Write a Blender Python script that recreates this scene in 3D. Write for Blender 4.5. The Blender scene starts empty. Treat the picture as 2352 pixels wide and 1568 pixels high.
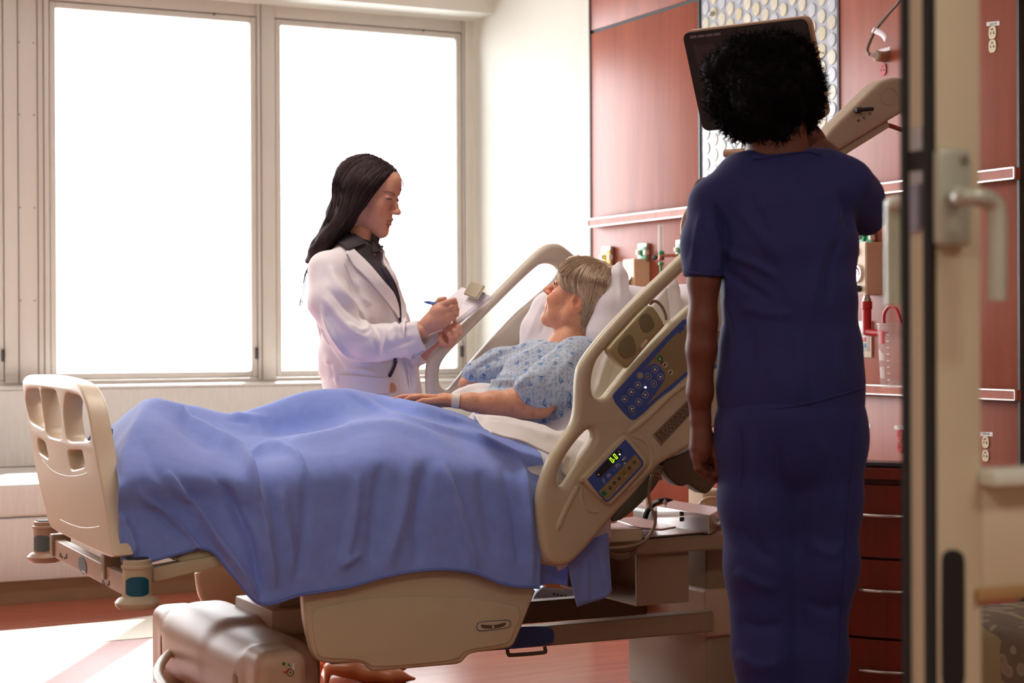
import bpy, bmesh, math, random
import numpy as np
from mathutils import Vector, Matrix
random.seed(7)
rng = np.random.RandomState(7)
SC = bpy.context.scene
COL = SC.collection
# ------------------------------------------------------------------ camera
FPX = 4120.0
YAW = math.radians(26.7); PITCH = 14/4120.0; ROLL = .0044
CAM = np.array([0, 0, 1.12])
_f0 = np.array([math.sin(YAW), math.cos(YAW), 0]); _r0 = np.array([math.cos(YAW), -math.sin(YAW), 0]); _z = np.array([0, 0, 1.])
FW = _f0*math.cos(PITCH) - _z*math.sin(PITCH); _u = _z*math.cos(PITCH) + _f0*math.sin(PITCH)
RT = _r0*math.cos(ROLL) - _u*math.sin(ROLL); UP = _u*math.cos(ROLL) + _r0*math.sin(ROLL)
cd = bpy.data.cameras.new('camera'); cam = bpy.data.objects.new('camera', cd); COL.objects.link(cam)
cd.sensor_width = 36; cd.lens = FPX/2352*36; cd.clip_start = .05
M = Matrix.Identity(4)
for i in range(3):
    M[i][0] = RT[i]; M[i][1] = UP[i]; M[i][2] = -FW[i]; M[i][3] = CAM[i]
cam.matrix_world = M
cd.dof.use_dof = True; cd.dof.focus_distance = 5.0; cd.dof.aperture_fstop = 4.6
SC.camera = cam
SC.view_settings.view_transform = 'Standard'; SC.view_settings.look = 'None'
SC.view_settings.gamma = 1; SC.view_settings.use_curve_mapping = False
SC.view_settings.exposure = 0.12
# ------------------------------------------------------------------ world, sun, lamps
w = bpy.data.worlds.new('world'); SC.world = w; w.use_nodes = True
_bg = w.node_tree.nodes['Background']; _bg.inputs[0].default_value = (.95, .975, 1, 1); _bg.inputs[1].default_value = 10.5
def lamp(name, kind, loc, target, energy, color=(1, 1, 1), **kw):
    l = bpy.data.lights.new(name, kind); l.energy = energy; l.color = color
    for k, v in kw.items(): setattr(l, k, v)
    o = bpy.data.objects.new(name, l); COL.objects.link(o); o.location = loc
    o.rotation_euler = (Vector(target) - Vector(loc)).to_track_quat('-Z', 'Y').to_euler()
    return o
SUN_DIR = Vector((-.57, -1, -.80))
sun = lamp('sun', 'SUN', (7, 14, 8), Vector((7, 14, 8)) + SUN_DIR, 24.0, (1, .96, .90), angle=.012)
# unseen fill lights added under the ceilings of room and corridor
def ceil_fill(name, x, y, sx, sy, e, col, z=2.93):
    o = lamp(name, 'AREA', (x, y, z), (x, y, 0), e, col, shape='RECTANGLE', size=sx, size_y=sy)
    return o
ceil_fill('room_fill_light', 1.7, 5.0, 1.2, .6, 22, (1, .95, .88))
ceil_fill('corridor_fill_light', 1.9, -.2, 1.2, .6, 20, (1, .92, .80))
ceil_fill('corridor_fill_light', -1.0, -.2, 1.2, .6, 32, (1, .93, .84))
XH, YW = 4.21, 8.85
for k, (x0, x1) in enumerate(((-1.3, .3), (.42, 1.70), (1.98, 3.0-.34), (2.8, 4.08))):
    p = lamp('window_portal', 'AREA', ((x0+x1)/2, YW+.12, 1.8), ((x0+x1)/2, 0, 1.8), 1, shape='RECTANGLE', size=x1-x0, size_y=1.9)
    p.data.cycles.is_portal = True
SC.cycles.use_denoising = True
SC.cycles.max_bounces = 8; SC.cycles.diffuse_bounces = 5; SC.cycles.transparent_max_bounces = 12
SC.cycles.sample_clamp_indirect = 6
SC.cycles.caustics_reflective = False; SC.cycles.caustics_refractive = False

# ------------------------------------------------------------------ pixel -> place
def ray(px, py): return FW + RT*((px-1176)/FPX) + UP*((784-py)/FPX)
def P(px, py, X=None, Y=None, Z=None):
    d = ray(px, py)
    if X is not None: t = (X-CAM[0])/d[0]
    elif Y is not None: t = (Y-CAM[1])/d[1]
    else: t = (Z-CAM[2])/d[2]
    return CAM + d*t
def D(px, py, dep): return CAM + ray(px, py)*dep
def proj(p):
    q = np.asarray(p) - CAM; z = q@FW
    return np.stack([1176 + q@RT/z*FPX, 784 - q@UP/z*FPX], -1)
def depth_of(p): return float((np.asarray(p)-CAM)@FW)

# ------------------------------------------------------------------ materials
MATS = {}
def mat(name, col, rough=.5, metal=0., var=.06, scale=8., bump=0., bscale=None, spec=.5, coat=0., sheen=0., stretch=None, sss=0., trans=0., alpha=1., detail=3.):
    if name in MATS: return MATS[name]
    m = bpy.data.materials.new(name); m.use_nodes = True; MATS[name] = m
    nt = m.node_tree; b = nt.nodes['Principled BSDF']; L = nt.links
    b.inputs['Roughness'].default_value = rough; b.inputs['Metallic'].default_value = metal
    b.inputs['Specular IOR Level'].default_value = spec
    b.inputs['Coat Weight'].default_value = coat; b.inputs['Coat Roughness'].default_value = .15
    b.inputs['Sheen Weight'].default_value = sheen; b.inputs['Sheen Roughness'].default_value = .5
    if sss: b.inputs['Subsurface Weight'].default_value = sss; b.inputs['Subsurface Radius'].default_value = (1, .35, .2); b.inputs['Subsurface Scale'].default_value = .008
    if trans: b.inputs['Transmission Weight'].default_value = trans
    if alpha < 1: b.inputs['Alpha'].default_value = alpha
    tc = nt.nodes.new('ShaderNodeTexCoord'); mp = nt.nodes.new('ShaderNodeMapping')
    L.new(tc.outputs['Object'], mp.inputs[0])
    if stretch: mp.inputs['Scale'].default_value = stretch
    n = nt.nodes.new('ShaderNodeTexNoise'); n.inputs['Scale'].default_value = scale; n.inputs['Detail'].default_value = detail
    L.new(mp.outputs[0], n.inputs['Vector'])
    r = nt.nodes.new('ShaderNodeValToRGB')
    c = np.array(col[:3])
    r.color_ramp.elements[0].position = .3; r.color_ramp.elements[1].position = .7
    r.color_ramp.elements[0].color = (*np.clip(c*(1-var), 0, 1), 1); r.color_ramp.elements[1].color = (*np.clip(c*(1+var), 0, 1), 1)
    L.new(n.outputs['Fac'], r.inputs[0]); L.new(r.outputs[0], b.inputs['Base Color'])
    if bump:
        bn = nt.nodes.new('ShaderNodeBump'); bn.inputs['Strength'].default_value = 1; bn.inputs['Distance'].default_value = bump
        n2 = nt.nodes.new('ShaderNodeTexNoise'); n2.inputs['Scale'].default_value = bscale or scale; n2.inputs['Detail'].default_value = 4
        L.new(mp.outputs[0], n2.inputs['Vector'])
        L.new(n2.outputs['Fac'], bn.inputs['Height']); L.new(bn.outputs[0], b.inputs['Normal'])
    return m
def srgb(r, g, b):
    f = lambda v: (v/255/12.92) if v/255 <= .04045 else ((v/255+.055)/1.055)**2.4
    return (f(r), f(g), f(b))
def emis(name, col, s):
    if name in MATS: return MATS[name]
    m = mat(name, col, .4); b = m.node_tree.nodes['Principled BSDF']
    b.inputs['Emission Color'].default_value = (*col, 1); b.inputs['Emission Strength'].default_value = s
    return m

# ------------------------------------------------------------------ objects
def tag(o, label=None, cat=None, group=None, kind=None):
    for k, v in (('label', label), ('category', cat), ('group', group), ('kind', kind)):
        if v: o[k] = v
    return o
def empty(name, loc, label=None, cat=None, group=None, kind=None):
    o = bpy.data.objects.new(name, None); COL.objects.link(o); o.location = [float(v) for v in loc]; o.empty_display_size = .05
    o.matrix_world = Matrix.Translation(Vector([float(v) for v in loc]))
    return tag(o, label, cat, group, kind)
def adopt(o, parent):
    if parent is not None:
        o.parent = parent
        o.matrix_parent_inverse = PW(parent).inverted()
def PW(o):
    m = Matrix.LocRotScale(o.location, o.rotation_euler, o.scale)
    if o.parent is not None: m = PW(o.parent) @ o.matrix_parent_inverse @ m
    return m
def obj(name, me, m, parent=None, smooth=False):
    """me: bpy mesh, bmesh, or (verts, faces)"""
    if isinstance(me, bmesh.types.BMesh):
        bm = me; bmesh.ops.recalc_face_normals(bm, faces=bm.faces)
        me = bpy.data.meshes.new(name); bm.to_mesh(me); bm.free()
    elif isinstance(me, tuple):
        v, f = me; me = bpy.data.meshes.new(name)
        me.from_pydata([tuple(map(float, q)) for q in v], [], [tuple(int(i) for i in q) for q in f]); me.update()
    o = bpy.data.objects.new(name, me); COL.objects.link(o)
    for k in (m if isinstance(m, (list, tuple)) else [m]): me.materials.append(k)
    if smooth:
        me.polygons.foreach_set('use_smooth', [True]*len(me.polygons))
        if smooth != 'all':
            try: me.set_sharp_from_angle(angle=math.radians(40))
            except Exception: pass
    # origin at the mesh's centre
    if len(me.vertices):
        c = np.empty(len(me.vertices)*3, 'f'); me.vertices.foreach_get('co', c); c = c.reshape(-1, 3)
        ctr = (c.min(0)+c.max(0))/2; c -= ctr; me.vertices.foreach_set('co', c.ravel()); o.location = [float(v) for v in ctr]
    adopt(o, parent)
    return o
def bm_box(bm, lo, hi, bev=0., seg=2, mi=0):
    r = bmesh.ops.create_cube(bm, size=1)
    lo = Vector([float(v) for v in lo]); hi = Vector([float(v) for v in hi])
    for v in r['verts']:
        v.co = Vector((lo[i]+(v.co[i]+.5)*(hi[i]-lo[i]) for i in range(3)))
    fs = {f for v in r['verts'] for f in v.link_faces}
    for f in fs: f.material_index = mi
    if bev:
        es = {e for v in r['verts'] for e in v.link_edges}
        rr = bmesh.ops.bevel(bm, geom=list(es), offset=bev, segments=seg, profile=.5, affect='EDGES')
        for f in rr['faces']: f.material_index = mi
def box(name, lo, hi, m, parent=None, bev=0., seg=2, smooth=False):
    bm = bmesh.new(); bm_box(bm, lo, hi, bev, seg)
    return obj(name, bm, m, parent, smooth or bool(bev))
def frame_of(t):
    t = Vector(t).normalized(); a = Vector((0, 0, 1)) if abs(t.z) < .9 else Vector((1, 0, 0))
    u = t.cross(a).normalized(); return u, t.cross(u).normalized()
def crom(pts, n=6, closed=False):
    p = np.array(pts, float)
    if len(p) < 3 and not closed: return p
    if closed: q = np.vstack([p[-1], p, p[0], p[1]])
    else: q = np.vstack([2*p[0]-p[1], p, 2*p[-1]-p[-2]])
    out = []
    for i in range(1, len(q)-2):
        for k in range(n):
            t = k/n; a, b, c, d = q[i-1], q[i], q[i+1], q[i+2]
            out.append(.5*((2*b)+(-a+c)*t+(2*a-5*b+4*c-d)*t*t+(-a+3*b-3*c+d)*t**3))
    if not closed: out.append(p[-1])
    return np.array(out)
def chaikin(p, n=2, closed=True):
    p = np.array(p, float)
    for _ in range(n):
        q = np.roll(p, -1, 0)
        if closed: p = np.stack([.75*p+.25*q, .25*p+.75*q], 1).reshape(-1, p.shape[1])
        else:
            a, b = p[:-1], p[1:]
            p = np.vstack([p[:1], np.stack([.75*a+.25*b, .25*a+.75*b], 1).reshape(-1, p.shape[1]), p[-1:]])
    return p
def bm_tube(bm, pts, r, seg=10, caps=True, mi=0, flat=None):
    """swept tube; r number or list; flat=(axis, factor) squashes the section along a world axis"""
    pts = [Vector([float(v) for v in p]) for p in pts]; n = len(pts)
    rs = r if isinstance(r, (list, tuple, np.ndarray)) else [r]*n
    if len(rs) != n: rs = np.interp(np.linspace(0, 1, n), np.linspace(0, 1, len(rs)), rs)
    rings = []; u = None
    for i, p in enumerate(pts):
        t = (pts[min(i+1, n-1)] - pts[max(i-1, 0)])
        if t.length < 1e-9: t = Vector((0, 0, 1))
        t.normalize()
        if u is None: u, v = frame_of(t)
        else:
            u = (u - t*u.dot(t)).normalized(); v = t.cross(u)
        ring = []
        for k in range(seg):
            a = 2*math.pi*k/seg; o = (u*math.cos(a)+v*math.sin(a))*float(rs[i])
            if flat: ax = Vector(flat[0]); o -= ax*o.dot(ax)*(1-flat[1])
            ring.append(bm.verts.new(p+o))
        rings.append(ring)
    for a, b in zip(rings, rings[1:]):
        for k in range(seg):
            f = bm.faces.new((a[k], a[(k+1) % seg], b[(k+1) % seg], b[k])); f.material_index = mi; f.smooth = True
    if caps:
        for R in (rings[0], rings[-1]):
            f = bm.faces.new(R); f.material_index = mi
def tube(name, pts, r, m, parent=None, seg=10, sm=0, flat=None):
    if sm: pts = crom(pts, sm)
    bm = bmesh.new(); bm_tube(bm, pts, r, seg, flat=flat); return obj(name, bm, m, parent, True)
def bm_lathe(bm, base, axis, prof, seg=20, mi=0):
    """prof: list of (r, h) along axis from base"""
    base = Vector([float(v) for v in base]); axis = Vector([float(v) for v in axis]).normalized(); u, v = frame_of(axis); rings = []
    for r, h in prof:
        rings.append([bm.verts.new(base+axis*h+(u*math.cos(2*math.pi*k/seg)+v*math.sin(2*math.pi*k/seg))*max(r, 1e-4)) for k in range(seg)])
    for a, b in zip(rings, rings[1:]):
        for k in range(seg):
            f = bm.faces.new((a[k], a[(k+1) % seg], b[(k+1) % seg], b[k])); f.material_index = mi
    for R in (rings[0], rings[-1]): bm.faces.new(R).material_index = mi
def lathe(name, base, axis, prof, m, parent=None, seg=20):
    bm = bmesh.new(); bm_lathe(bm, base, axis, prof, seg); return obj(name, bm, m, parent, True)
def prism_mesh(outer, holes, thick, bev=0., res=3):
    """filled 2D outline with holes -> mesh in x,y, thickness along z, rounded rims"""
    cu = bpy.data.curves.new('c', 'CURVE'); cu.dimensions = '2D'; cu.fill_mode = 'BOTH'
    for ring in [outer]+list(holes):
        s = cu.splines.new('POLY'); s.points.add(len(ring)-1)
        for i, q in enumerate(ring): s.points[i].co = (float(q[0]), float(q[1]), 0, 1)
        s.use_cyclic_u = True
    cu.extrude = max(thick/2-bev, 1e-4); cu.bevel_depth = bev; cu.bevel_resolution = res; cu.offset = -bev
    o = bpy.data.objects.new('c', cu); COL.objects.link(o)
    dg = bpy.context.evaluated_depsgraph_get(); dg.update()
    me = bpy.data.meshes.new_from_object(o.evaluated_get(dg)); bpy.data.objects.remove(o); bpy.data.curves.remove(cu)
    bm = bmesh.new(); bm.from_mesh(me); bpy.data.meshes.remove(me)
    bmesh.ops.remove_doubles(bm, verts=bm.verts, dist=1e-5)
    return bm
def plate(name, outer, holes, thick, m, parent=None, bev=0., res=3, to=None, smooth=True):
    """to(x, y, z) -> world"""
    bm = prism_mesh(outer, holes, thick, bev, res)
    for v in bm.verts: v.co = Vector([float(c) for c in to(*v.co)])
    return obj(name, bm, m, parent, smooth)
def pixplate(name, ypl, outer, m, parent=None, holes=(), thick=.03, bev=.008, sm=2, off=0., res=3):
    """outline given in photo pixels, standing in the real plane Y = ypl"""
    f = lambda ring: [(q[0], q[2]) for q in (P(a, b, Y=ypl) for a, b in (chaikin(ring, sm) if sm else ring))]
    return plate(name, f(outer), [f(h) for h in holes], thick, m, parent, bev, res, lambda x, y, z: (x, ypl+off+z, y))
def text(name, body, size, mw, m, parent=None, depth=.0004, align='CENTER'):
    cu = bpy.data.curves.new('t', 'FONT'); cu.body = body; cu.size = size; cu.extrude = depth; cu.align_x = align; cu.align_y = 'CENTER'; cu.resolution_u = 2
    o = bpy.data.objects.new('t', cu); COL.objects.link(o)
    dg = bpy.context.evaluated_depsgraph_get(); dg.update()
    me = bpy.data.meshes.new_from_object(o.evaluated_get(dg)); bpy.data.objects.remove(o); bpy.data.curves.remove(cu)
    bm = bmesh.new(); bm.from_mesh(me); bpy.data.meshes.remove(me); bm.transform(mw)
    return obj(name, bm, m, parent)
def basis(o, x, y):
    """matrix with origin o, local x along x, y along y"""
    x = Vector([float(v) for v in x]).normalized(); y = Vector([float(v) for v in y]); z = x.cross(y).normalized(); y = z.cross(x)
    mm = Matrix.Identity(4)
    for i in range(3): mm[i][0] = x[i]; mm[i][1] = y[i]; mm[i][2] = z[i]; mm[i][3] = float(o[i])
    return mm
def dup(o, delta=(0, 0, 0), label=None, parent=None):
    c = o.copy(); COL.objects.link(c)
    if parent is not None: c.parent = parent
    else: c.location = Vector(o.location)+Vector([float(v) for v in delta])
    if label: c['label'] = label
    for ch in [q for q in list(COL.objects) if q.parent == o]: dup(ch, parent=c)
    return c
# ================================================================== implicit modelling: blended primitives -> surface nets
class Field:
    def __init__(s, lo, hi, h):
        s.lo = np.array(lo, float); s.h = h
        s.n = np.maximum(((np.array(hi, float)-s.lo)/h).astype(int)+1, 4)
        s.d = np.full(s.n, .2, np.float32)
    def block(s, lo, hi):
        a = np.clip(((lo-s.lo)/s.h).astype(int)-1, 0, s.n-1); b = np.clip(((hi-s.lo)/s.h).astype(int)+2, 1, s.n)
        if np.any(b <= a): return None, None
        sl = tuple(slice(i, j) for i, j in zip(a, b))
        g = [(s.lo[i]+s.h*np.arange(a[i], b[i])).astype(np.float32) for i in range(3)]
        return sl, (g[0][:, None, None], g[1][None, :, None], g[2][None, None, :])
    def _mix(s, sl, q, k, mode):
        d = s.d[sl]
        if mode == 'add':
            if k > 0: hh = np.clip(.5+.5*(d-q)/k, 0, 1); s.d[sl] = d*(1-hh)+q*hh-k*hh*(1-hh)
            else: s.d[sl] = np.minimum(d, q)
        elif mode == 'sub':
            q = -q
            if k > 0: hh = np.clip(.5-.5*(d-q)/k, 0, 1); s.d[sl] = d*(1-hh)+q*hh+k*hh*(1-hh)
            else: s.d[sl] = np.maximum(d, q)
    def cone(s, a, b, ra, rb=None, k=.01, mode='add', sq=None):
        a = np.array(a, float); b = np.array(b, float); rb = ra if rb is None else rb
        m = max(ra, rb)*(max(1, sq[1]) if sq else 1)+k+2*s.h
        sl, g = s.block(np.minimum(a, b)-m, np.maximum(a, b)+m)
        if sl is None: return s
        ab = b-a; L2 = ab@ab
        p = [g[i]-a[i] for i in range(3)]
        t = np.clip((p[0]*ab[0]+p[1]*ab[1]+p[2]*ab[2])/L2, 0, 1) if L2 > 1e-12 else np.zeros((1, 1, 1), np.float32)
        wv = [p[i]-t*ab[i] for i in range(3)]; r = ra+t*(rb-ra)
        s._fin(sl, wv, r, k, mode, sq); return s
    def _fin(s, sl, wv, r, k, mode, sq):
        if sq:
            ax = np.array(sq[0], float); ax /= np.linalg.norm(ax); f = 1/sq[1]-1
            c = wv[0]*ax[0]+wv[1]*ax[1]+wv[2]*ax[2]
            l0 = np.sqrt(wv[0]**2+wv[1]**2+wv[2]**2)+1e-6
            w2 = [wv[i]+c*ax[i]*f for i in range(3)]
            l1 = np.sqrt(w2[0]**2+w2[1]**2+w2[2]**2)+1e-6
            q = (l1-r)*l0/l1
        else: q = np.sqrt(wv[0]**2+wv[1]**2+wv[2]**2)-r
        s._mix(sl, q.astype(np.float32), k, mode)
    def chain(s, pts, rs, k=.01, mode='add', sq=None):
        if not isinstance(rs, (list, tuple, np.ndarray)): rs = [rs]*len(pts)
        for i in range(len(pts)-1): s.cone(pts[i], pts[i+1], rs[i], rs[i+1], k, mode, sq)
        return s
    def ell(s, c, r, R=None, k=.01, mode='add'):
        """ellipsoid radii r along the columns of R"""
        c = np.array(c, float); r = np.array(r, float)*np.ones(3); m = r.max()+k+2*s.h
        sl, g = s.block(c-m, c+m)
        if sl is None: return s
        p = [g[i]-c[i] for i in range(3)]
        if R is not None: p = [p[0]*R[0, j]+p[1]*R[1, j]+p[2]*R[2, j] for j in range(3)]
        l = np.sqrt((p[0]/r[0])**2+(p[1]/r[1])**2+(p[2]/r[2])**2)+1e-6
        g2 = np.sqrt((p[0]/r[0]**2)**2+(p[1]/r[1]**2)**2+(p[2]/r[2]**2)**2)+1e-6
        s._mix(sl, (l*(l-1)/g2).astype(np.float32), k, mode); return s
    def rbox(s, c, hs, rad, R=None, k=.01, mode='add'):
        c = np.array(c, float); hs = np.array(hs, float); m = np.linalg.norm(hs)+k+2*s.h if R is not None else hs.max()*1.0+k+2*s.h
        sl, g = s.block(c-m, c+m)
        if sl is None: return s
        p = [g[i]-c[i] for i in range(3)]
        if R is not None: p = [p[0]*R[0, j]+p[1]*R[1, j]+p[2]*R[2, j] for j in range(3)]
        q = [np.abs(p[i])-(hs[i]-rad) for i in range(3)]
        o = np.sqrt(sum(np.maximum(x, 0)**2 for x in q)); i_ = np.minimum(np.maximum(np.maximum(q[0], q[1]), q[2]), 0)
        s._mix(sl, (o+i_-rad).astype(np.float32), k, mode); return s
    def grid(s): return [(s.lo[i]+s.h*np.arange(s.n[i])).astype(np.float32).reshape([-1 if j == i else 1 for j in range(3)]) for i in range(3)]
    def cut(s, pt, nrm):
        """remove everything on the side nrm points to"""
        g = s.grid(); nrm = np.array(nrm, float); nrm /= np.linalg.norm(nrm)
        s.d = np.maximum(s.d, sum((g[i]-pt[i])*nrm[i] for i in range(3)).astype(np.float32)); return s
    def mesh(s, smooth=1):
        d = s.d.copy(); d[0] = d[-1] = .1; d[:, 0] = d[:, -1] = .1; d[:, :, 0] = d[:, :, -1] = .1
        ins = d < 0; n = np.array(d.shape)
        cs = sum(ins[i:n[0]-1+i, j:n[1]-1+j, k:n[2]-1+k].astype(np.int8) for i in (0, 1) for j in (0, 1) for k in (0, 1))
        act = (cs > 0) & (cs < 8); idx = np.full(act.shape, -1, np.int64); c = np.argwhere(act); idx[act] = np.arange(len(c))
        acc = np.zeros((len(c), 3)); cnt = np.zeros(len(c))
        corners = [(i, j, k) for i in (0, 1) for j in (0, 1) for k in (0, 1)]
        dv = {q: d[c[:, 0]+q[0], c[:, 1]+q[1], c[:, 2]+q[2]] for q in corners}
        for q in corners:
            for ax in range(3):
                if q[ax] == 0:
                    q2 = tuple(1 if i == ax else q[i] for i in range(3)); a, b = dv[q], dv[q2]
                    m = (a < 0) != (b < 0); t = np.zeros(len(c)); t[m] = a[m]/(a[m]-b[m])
                    pt = np.tile(np.array(q, float), (len(c), 1)); pt[:, ax] += t
                    acc[m] += pt[m]; cnt[m] += 1
        v = s.lo+s.h*(c+acc/cnt[:, None]); faces = []
        for ax in range(3):
            o1, o2 = [(1, 2), (2, 0), (0, 1)][ax]
            sl0 = [slice(1, n[i]-1) for i in range(3)]; sl0[ax] = slice(0, n[ax]-1)
            sl1 = list(sl0); sl1[ax] = slice(1, n[ax])
            a = ins[tuple(sl0)]; b = ins[tuple(sl1)]
            for m, flip in ((a & ~b, False), (~a & b, True)):
                e = np.argwhere(m)
                if not len(e): continue
                e = e+[0 if i == ax else 1 for i in range(3)]
                def at(d1, d2):
                    x = e.copy(); x[:, o1] -= d1; x[:, o2] -= d2; return idx[x[:, 0], x[:, 1], x[:, 2]]
                f = np.stack([at(1, 1), at(0, 1), at(0, 0), at(1, 0)], 1)
                faces.append(f[:, ::-1] if flip else f)
        f = np.vstack(faces)
        for _ in range(smooth):
            e = np.vstack([f[:, [0, 1]], f[:, [1, 2]], f[:, [2, 3]], f[:, [3, 0]]])
            a = np.zeros_like(v); k = np.bincount(e[:, 0], minlength=len(v)).astype(float)
            for i in range(3): a[:, i] = np.bincount(e[:, 0], weights=v[e[:, 1], i], minlength=len(v))
            v = .5*v+.5*a/k[:, None]
        return v, f
def npmesh(name, v, f):
    v = np.asarray(v, np.float32); f = np.asarray(f, np.int32)
    me = bpy.data.meshes.new(name); k = f.shape[1]
    me.vertices.add(len(v)); me.vertices.foreach_set('co', v.ravel())
    me.loops.add(f.size); me.loops.foreach_set('vertex_index', f.ravel())
    me.polygons.add(len(f)); me.polygons.foreach_set('loop_start', np.arange(0, f.size, k, dtype=np.int32))
    me.polygons.foreach_set('loop_total', np.full(len(f), k, np.int32))
    me.update(calc_edges=True); me.validate(); return me
def merge(parts):
    vs, fs, o = [], [], 0
    for v, f in parts: vs.append(v); fs.append(np.asarray(f)+o); o += len(v)
    return np.vstack(vs), np.vstack(fs)
def normals(v, f):
    n = np.cross(v[f[:, 1]]-v[f[:, 0]], v[f[:, 2]]-v[f[:, 0]]); out = np.zeros_like(v)
    for j in range(f.shape[1]):
        for i in range(3): out[:, i] += np.bincount(f[:, j], weights=n[:, i], minlength=len(v))
    return out/(np.linalg.norm(out, axis=1, keepdims=True)+1e-12)
def paint(me, col):
    a = me.color_attributes.new('Col', 'FLOAT_COLOR', 'POINT'); c = np.ones((len(me.vertices), 4), 'f'); c[:, :3] = col; a.data.foreach_set('color', c.ravel())
def setuv(me, uv):
    l = me.uv_layers.new(name='UVMap'); vi = np.empty(len(me.loops), 'i'); me.loops.foreach_get('vertex_index', vi); l.data.foreach_set('uv', np.asarray(uv, 'f')[vi].ravel())
_perm = np.random.RandomState(3).rand(32, 32, 32).astype('f')
def vnoise(p):
    """smooth value noise, p (n,3) -> about -1..1"""
    i = np.floor(p).astype(int); t = p-i; t = t*t*(3-2*t); r = 0
    for a in (0, 1):
        for b in (0, 1):
            for c in (0, 1):
                wgt = (t[:, 0] if a else 1-t[:, 0])*(t[:, 1] if b else 1-t[:, 1])*(t[:, 2] if c else 1-t[:, 2])
                r = r+wgt*_perm[(i[:, 0]+a) % 32, (i[:, 1]+b) % 32, (i[:, 2]+c) % 32]
    return r*2-1
def seg_dist(q, poly):
    """distance of 2D points q to a polyline and the parameter 0..1 along it"""
    poly = np.array(poly, float); best = np.full(len(q), 1e9); par = np.zeros(len(q)); side = np.zeros(len(q))
    L = np.linalg.norm(np.diff(poly, axis=0), axis=1); cum = np.r_[0, np.cumsum(L)]
    for i in range(len(poly)-1):
        a, ab = poly[i], poly[i+1]-poly[i]; t = np.clip(((q-a)@ab)/(ab@ab), 0, 1)
        w_ = q-a-t[:, None]*ab; dd = np.hypot(w_[:, 0], w_[:, 1]); m = dd < best
        best[m] = dd[m]; par[m] = ((cum[i]+t*L[i])/cum[-1])[m]; side[m] = np.sign(ab[0]*w_[:, 1]-ab[1]*w_[:, 0])[m]
    return best, par, side
def folds(v, n, specs):
    """specs: (pixel polyline on the cloth, width px, height m[, one-sided]) -> displaced vertices; proud ridges (h>0) or creases (h<0)"""
    q = proj(v); out = np.zeros(len(v)); facing = ((v-CAM)*n).sum(1) < 0
    for sp in specs:
        pl, wd, am = sp[:3]; d, t, side = seg_dist(q, crom(pl, 4) if len(pl) > 2 else pl)
        tp = np.minimum(1, np.minimum(t, 1-t)*5+.0)**.7
        if len(sp) > 3 and sp[3]:      # asymmetric: steep on one side
            wdd = np.where(side*sp[3] > 0, wd*.35, wd)
        else: wdd = wd
        out += am*tp*np.exp(-(d/wdd)**2)
    out[~facing] = 0
    return v+n*out[:, None]
# ================================================================== materials of the room
m_cream = mat('cream_paint', srgb(226, 224, 214), .7, var=.015, scale=3)
m_alu = mat('painted_aluminium', srgb(206, 200, 192), .42, var=.03, scale=2, stretch=(1, 1, .2))
m_ceil = mat('ceiling_white', (.8, .79, .76), .9)
m_black = mat('black_seam', (.012, .012, .014), .4)
m_gold = mat('brass_edge', srgb(214, 180, 120), .4, .2)
m_steel = mat('brushed_steel', (.55, .54, .52), .28, 1., var=.05, scale=30)
m_white = mat('white_plastic', (.82, .81, .78), .35)
m_ivory = mat('ivory_plastic', srgb(222, 208, 170), .4)
def wood(name, c0, c1, rough=.33, vertical=True):
    m = bpy.data.materials.new(name); m.use_nodes = True; nt = m.node_tree; b = nt.nodes['Principled BSDF']; L = nt.links
    tc = nt.nodes.new('ShaderNodeTexCoord'); mp = nt.nodes.new('ShaderNodeMapping'); L.new(tc.outputs['Object'], mp.inputs[0])
    mp.inputs['Scale'].default_value = (4, 4, .5) if vertical else (1, 8, 6)
    n = nt.nodes.new('ShaderNodeTexNoise'); n.inputs['Scale'].default_value = 3; n.inputs['Detail'].default_value = 7; n.inputs['Distortion'].default_value = .6
    L.new(mp.outputs[0], n.inputs['Vector'])
    mp2 = nt.nodes.new('ShaderNodeMapping'); L.new(tc.outputs['Object'], mp2.inputs[0]); mp2.inputs['Scale'].default_value = (90, 90, 2.2) if vertical else (2, 120, 80)
    n2 = nt.nodes.new('ShaderNodeTexNoise'); n2.inputs['Scale'].default_value = 3; n2.inputs['Detail'].default_value = 2; L.new(mp2.outputs[0], n2.inputs['Vector'])
    ad = nt.nodes.new('ShaderNodeMath'); ad.operation = 'MULTIPLY_ADD'; ad.inputs[1].default_value = .35; L.new(n2.outputs['Fac'], ad.inputs[0]); L.new(n.outputs['Fac'], ad.inputs[2])
    r = nt.nodes.new('ShaderNodeValToRGB'); r.color_ramp.elements[0].position = .45; r.color_ramp.elements[1].position = .85
    r.color_ramp.elements[0].color = (*c0, 1); r.color_ramp.elements[1].color = (*c1, 1)
    L.new(ad.outputs[0], r.inputs[0]); L.new(r.outputs[0], b.inputs['Base Color'])
    b.inputs['Roughness'].default_value = rough; b.inputs['Specular IOR Level'].default_value = .3
    return m
m_cherry = wood('cherry_laminate', srgb(138, 64, 42), srgb(160, 82, 56), .42)
m_cherry_dark = wood('cherry_cabinet', srgb(98, 28, 14), srgb(122, 38, 20), .35)
m_floorwood = wood('wood_look_vinyl', srgb(154, 82, 62), srgb(172, 98, 76), .2, False)
# ================================================================== shell
box('floor', (-3.2, -2.5, -.1), (6.5, YW+.4, 0), m_floorwood)['kind'] = 'structure'
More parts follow.
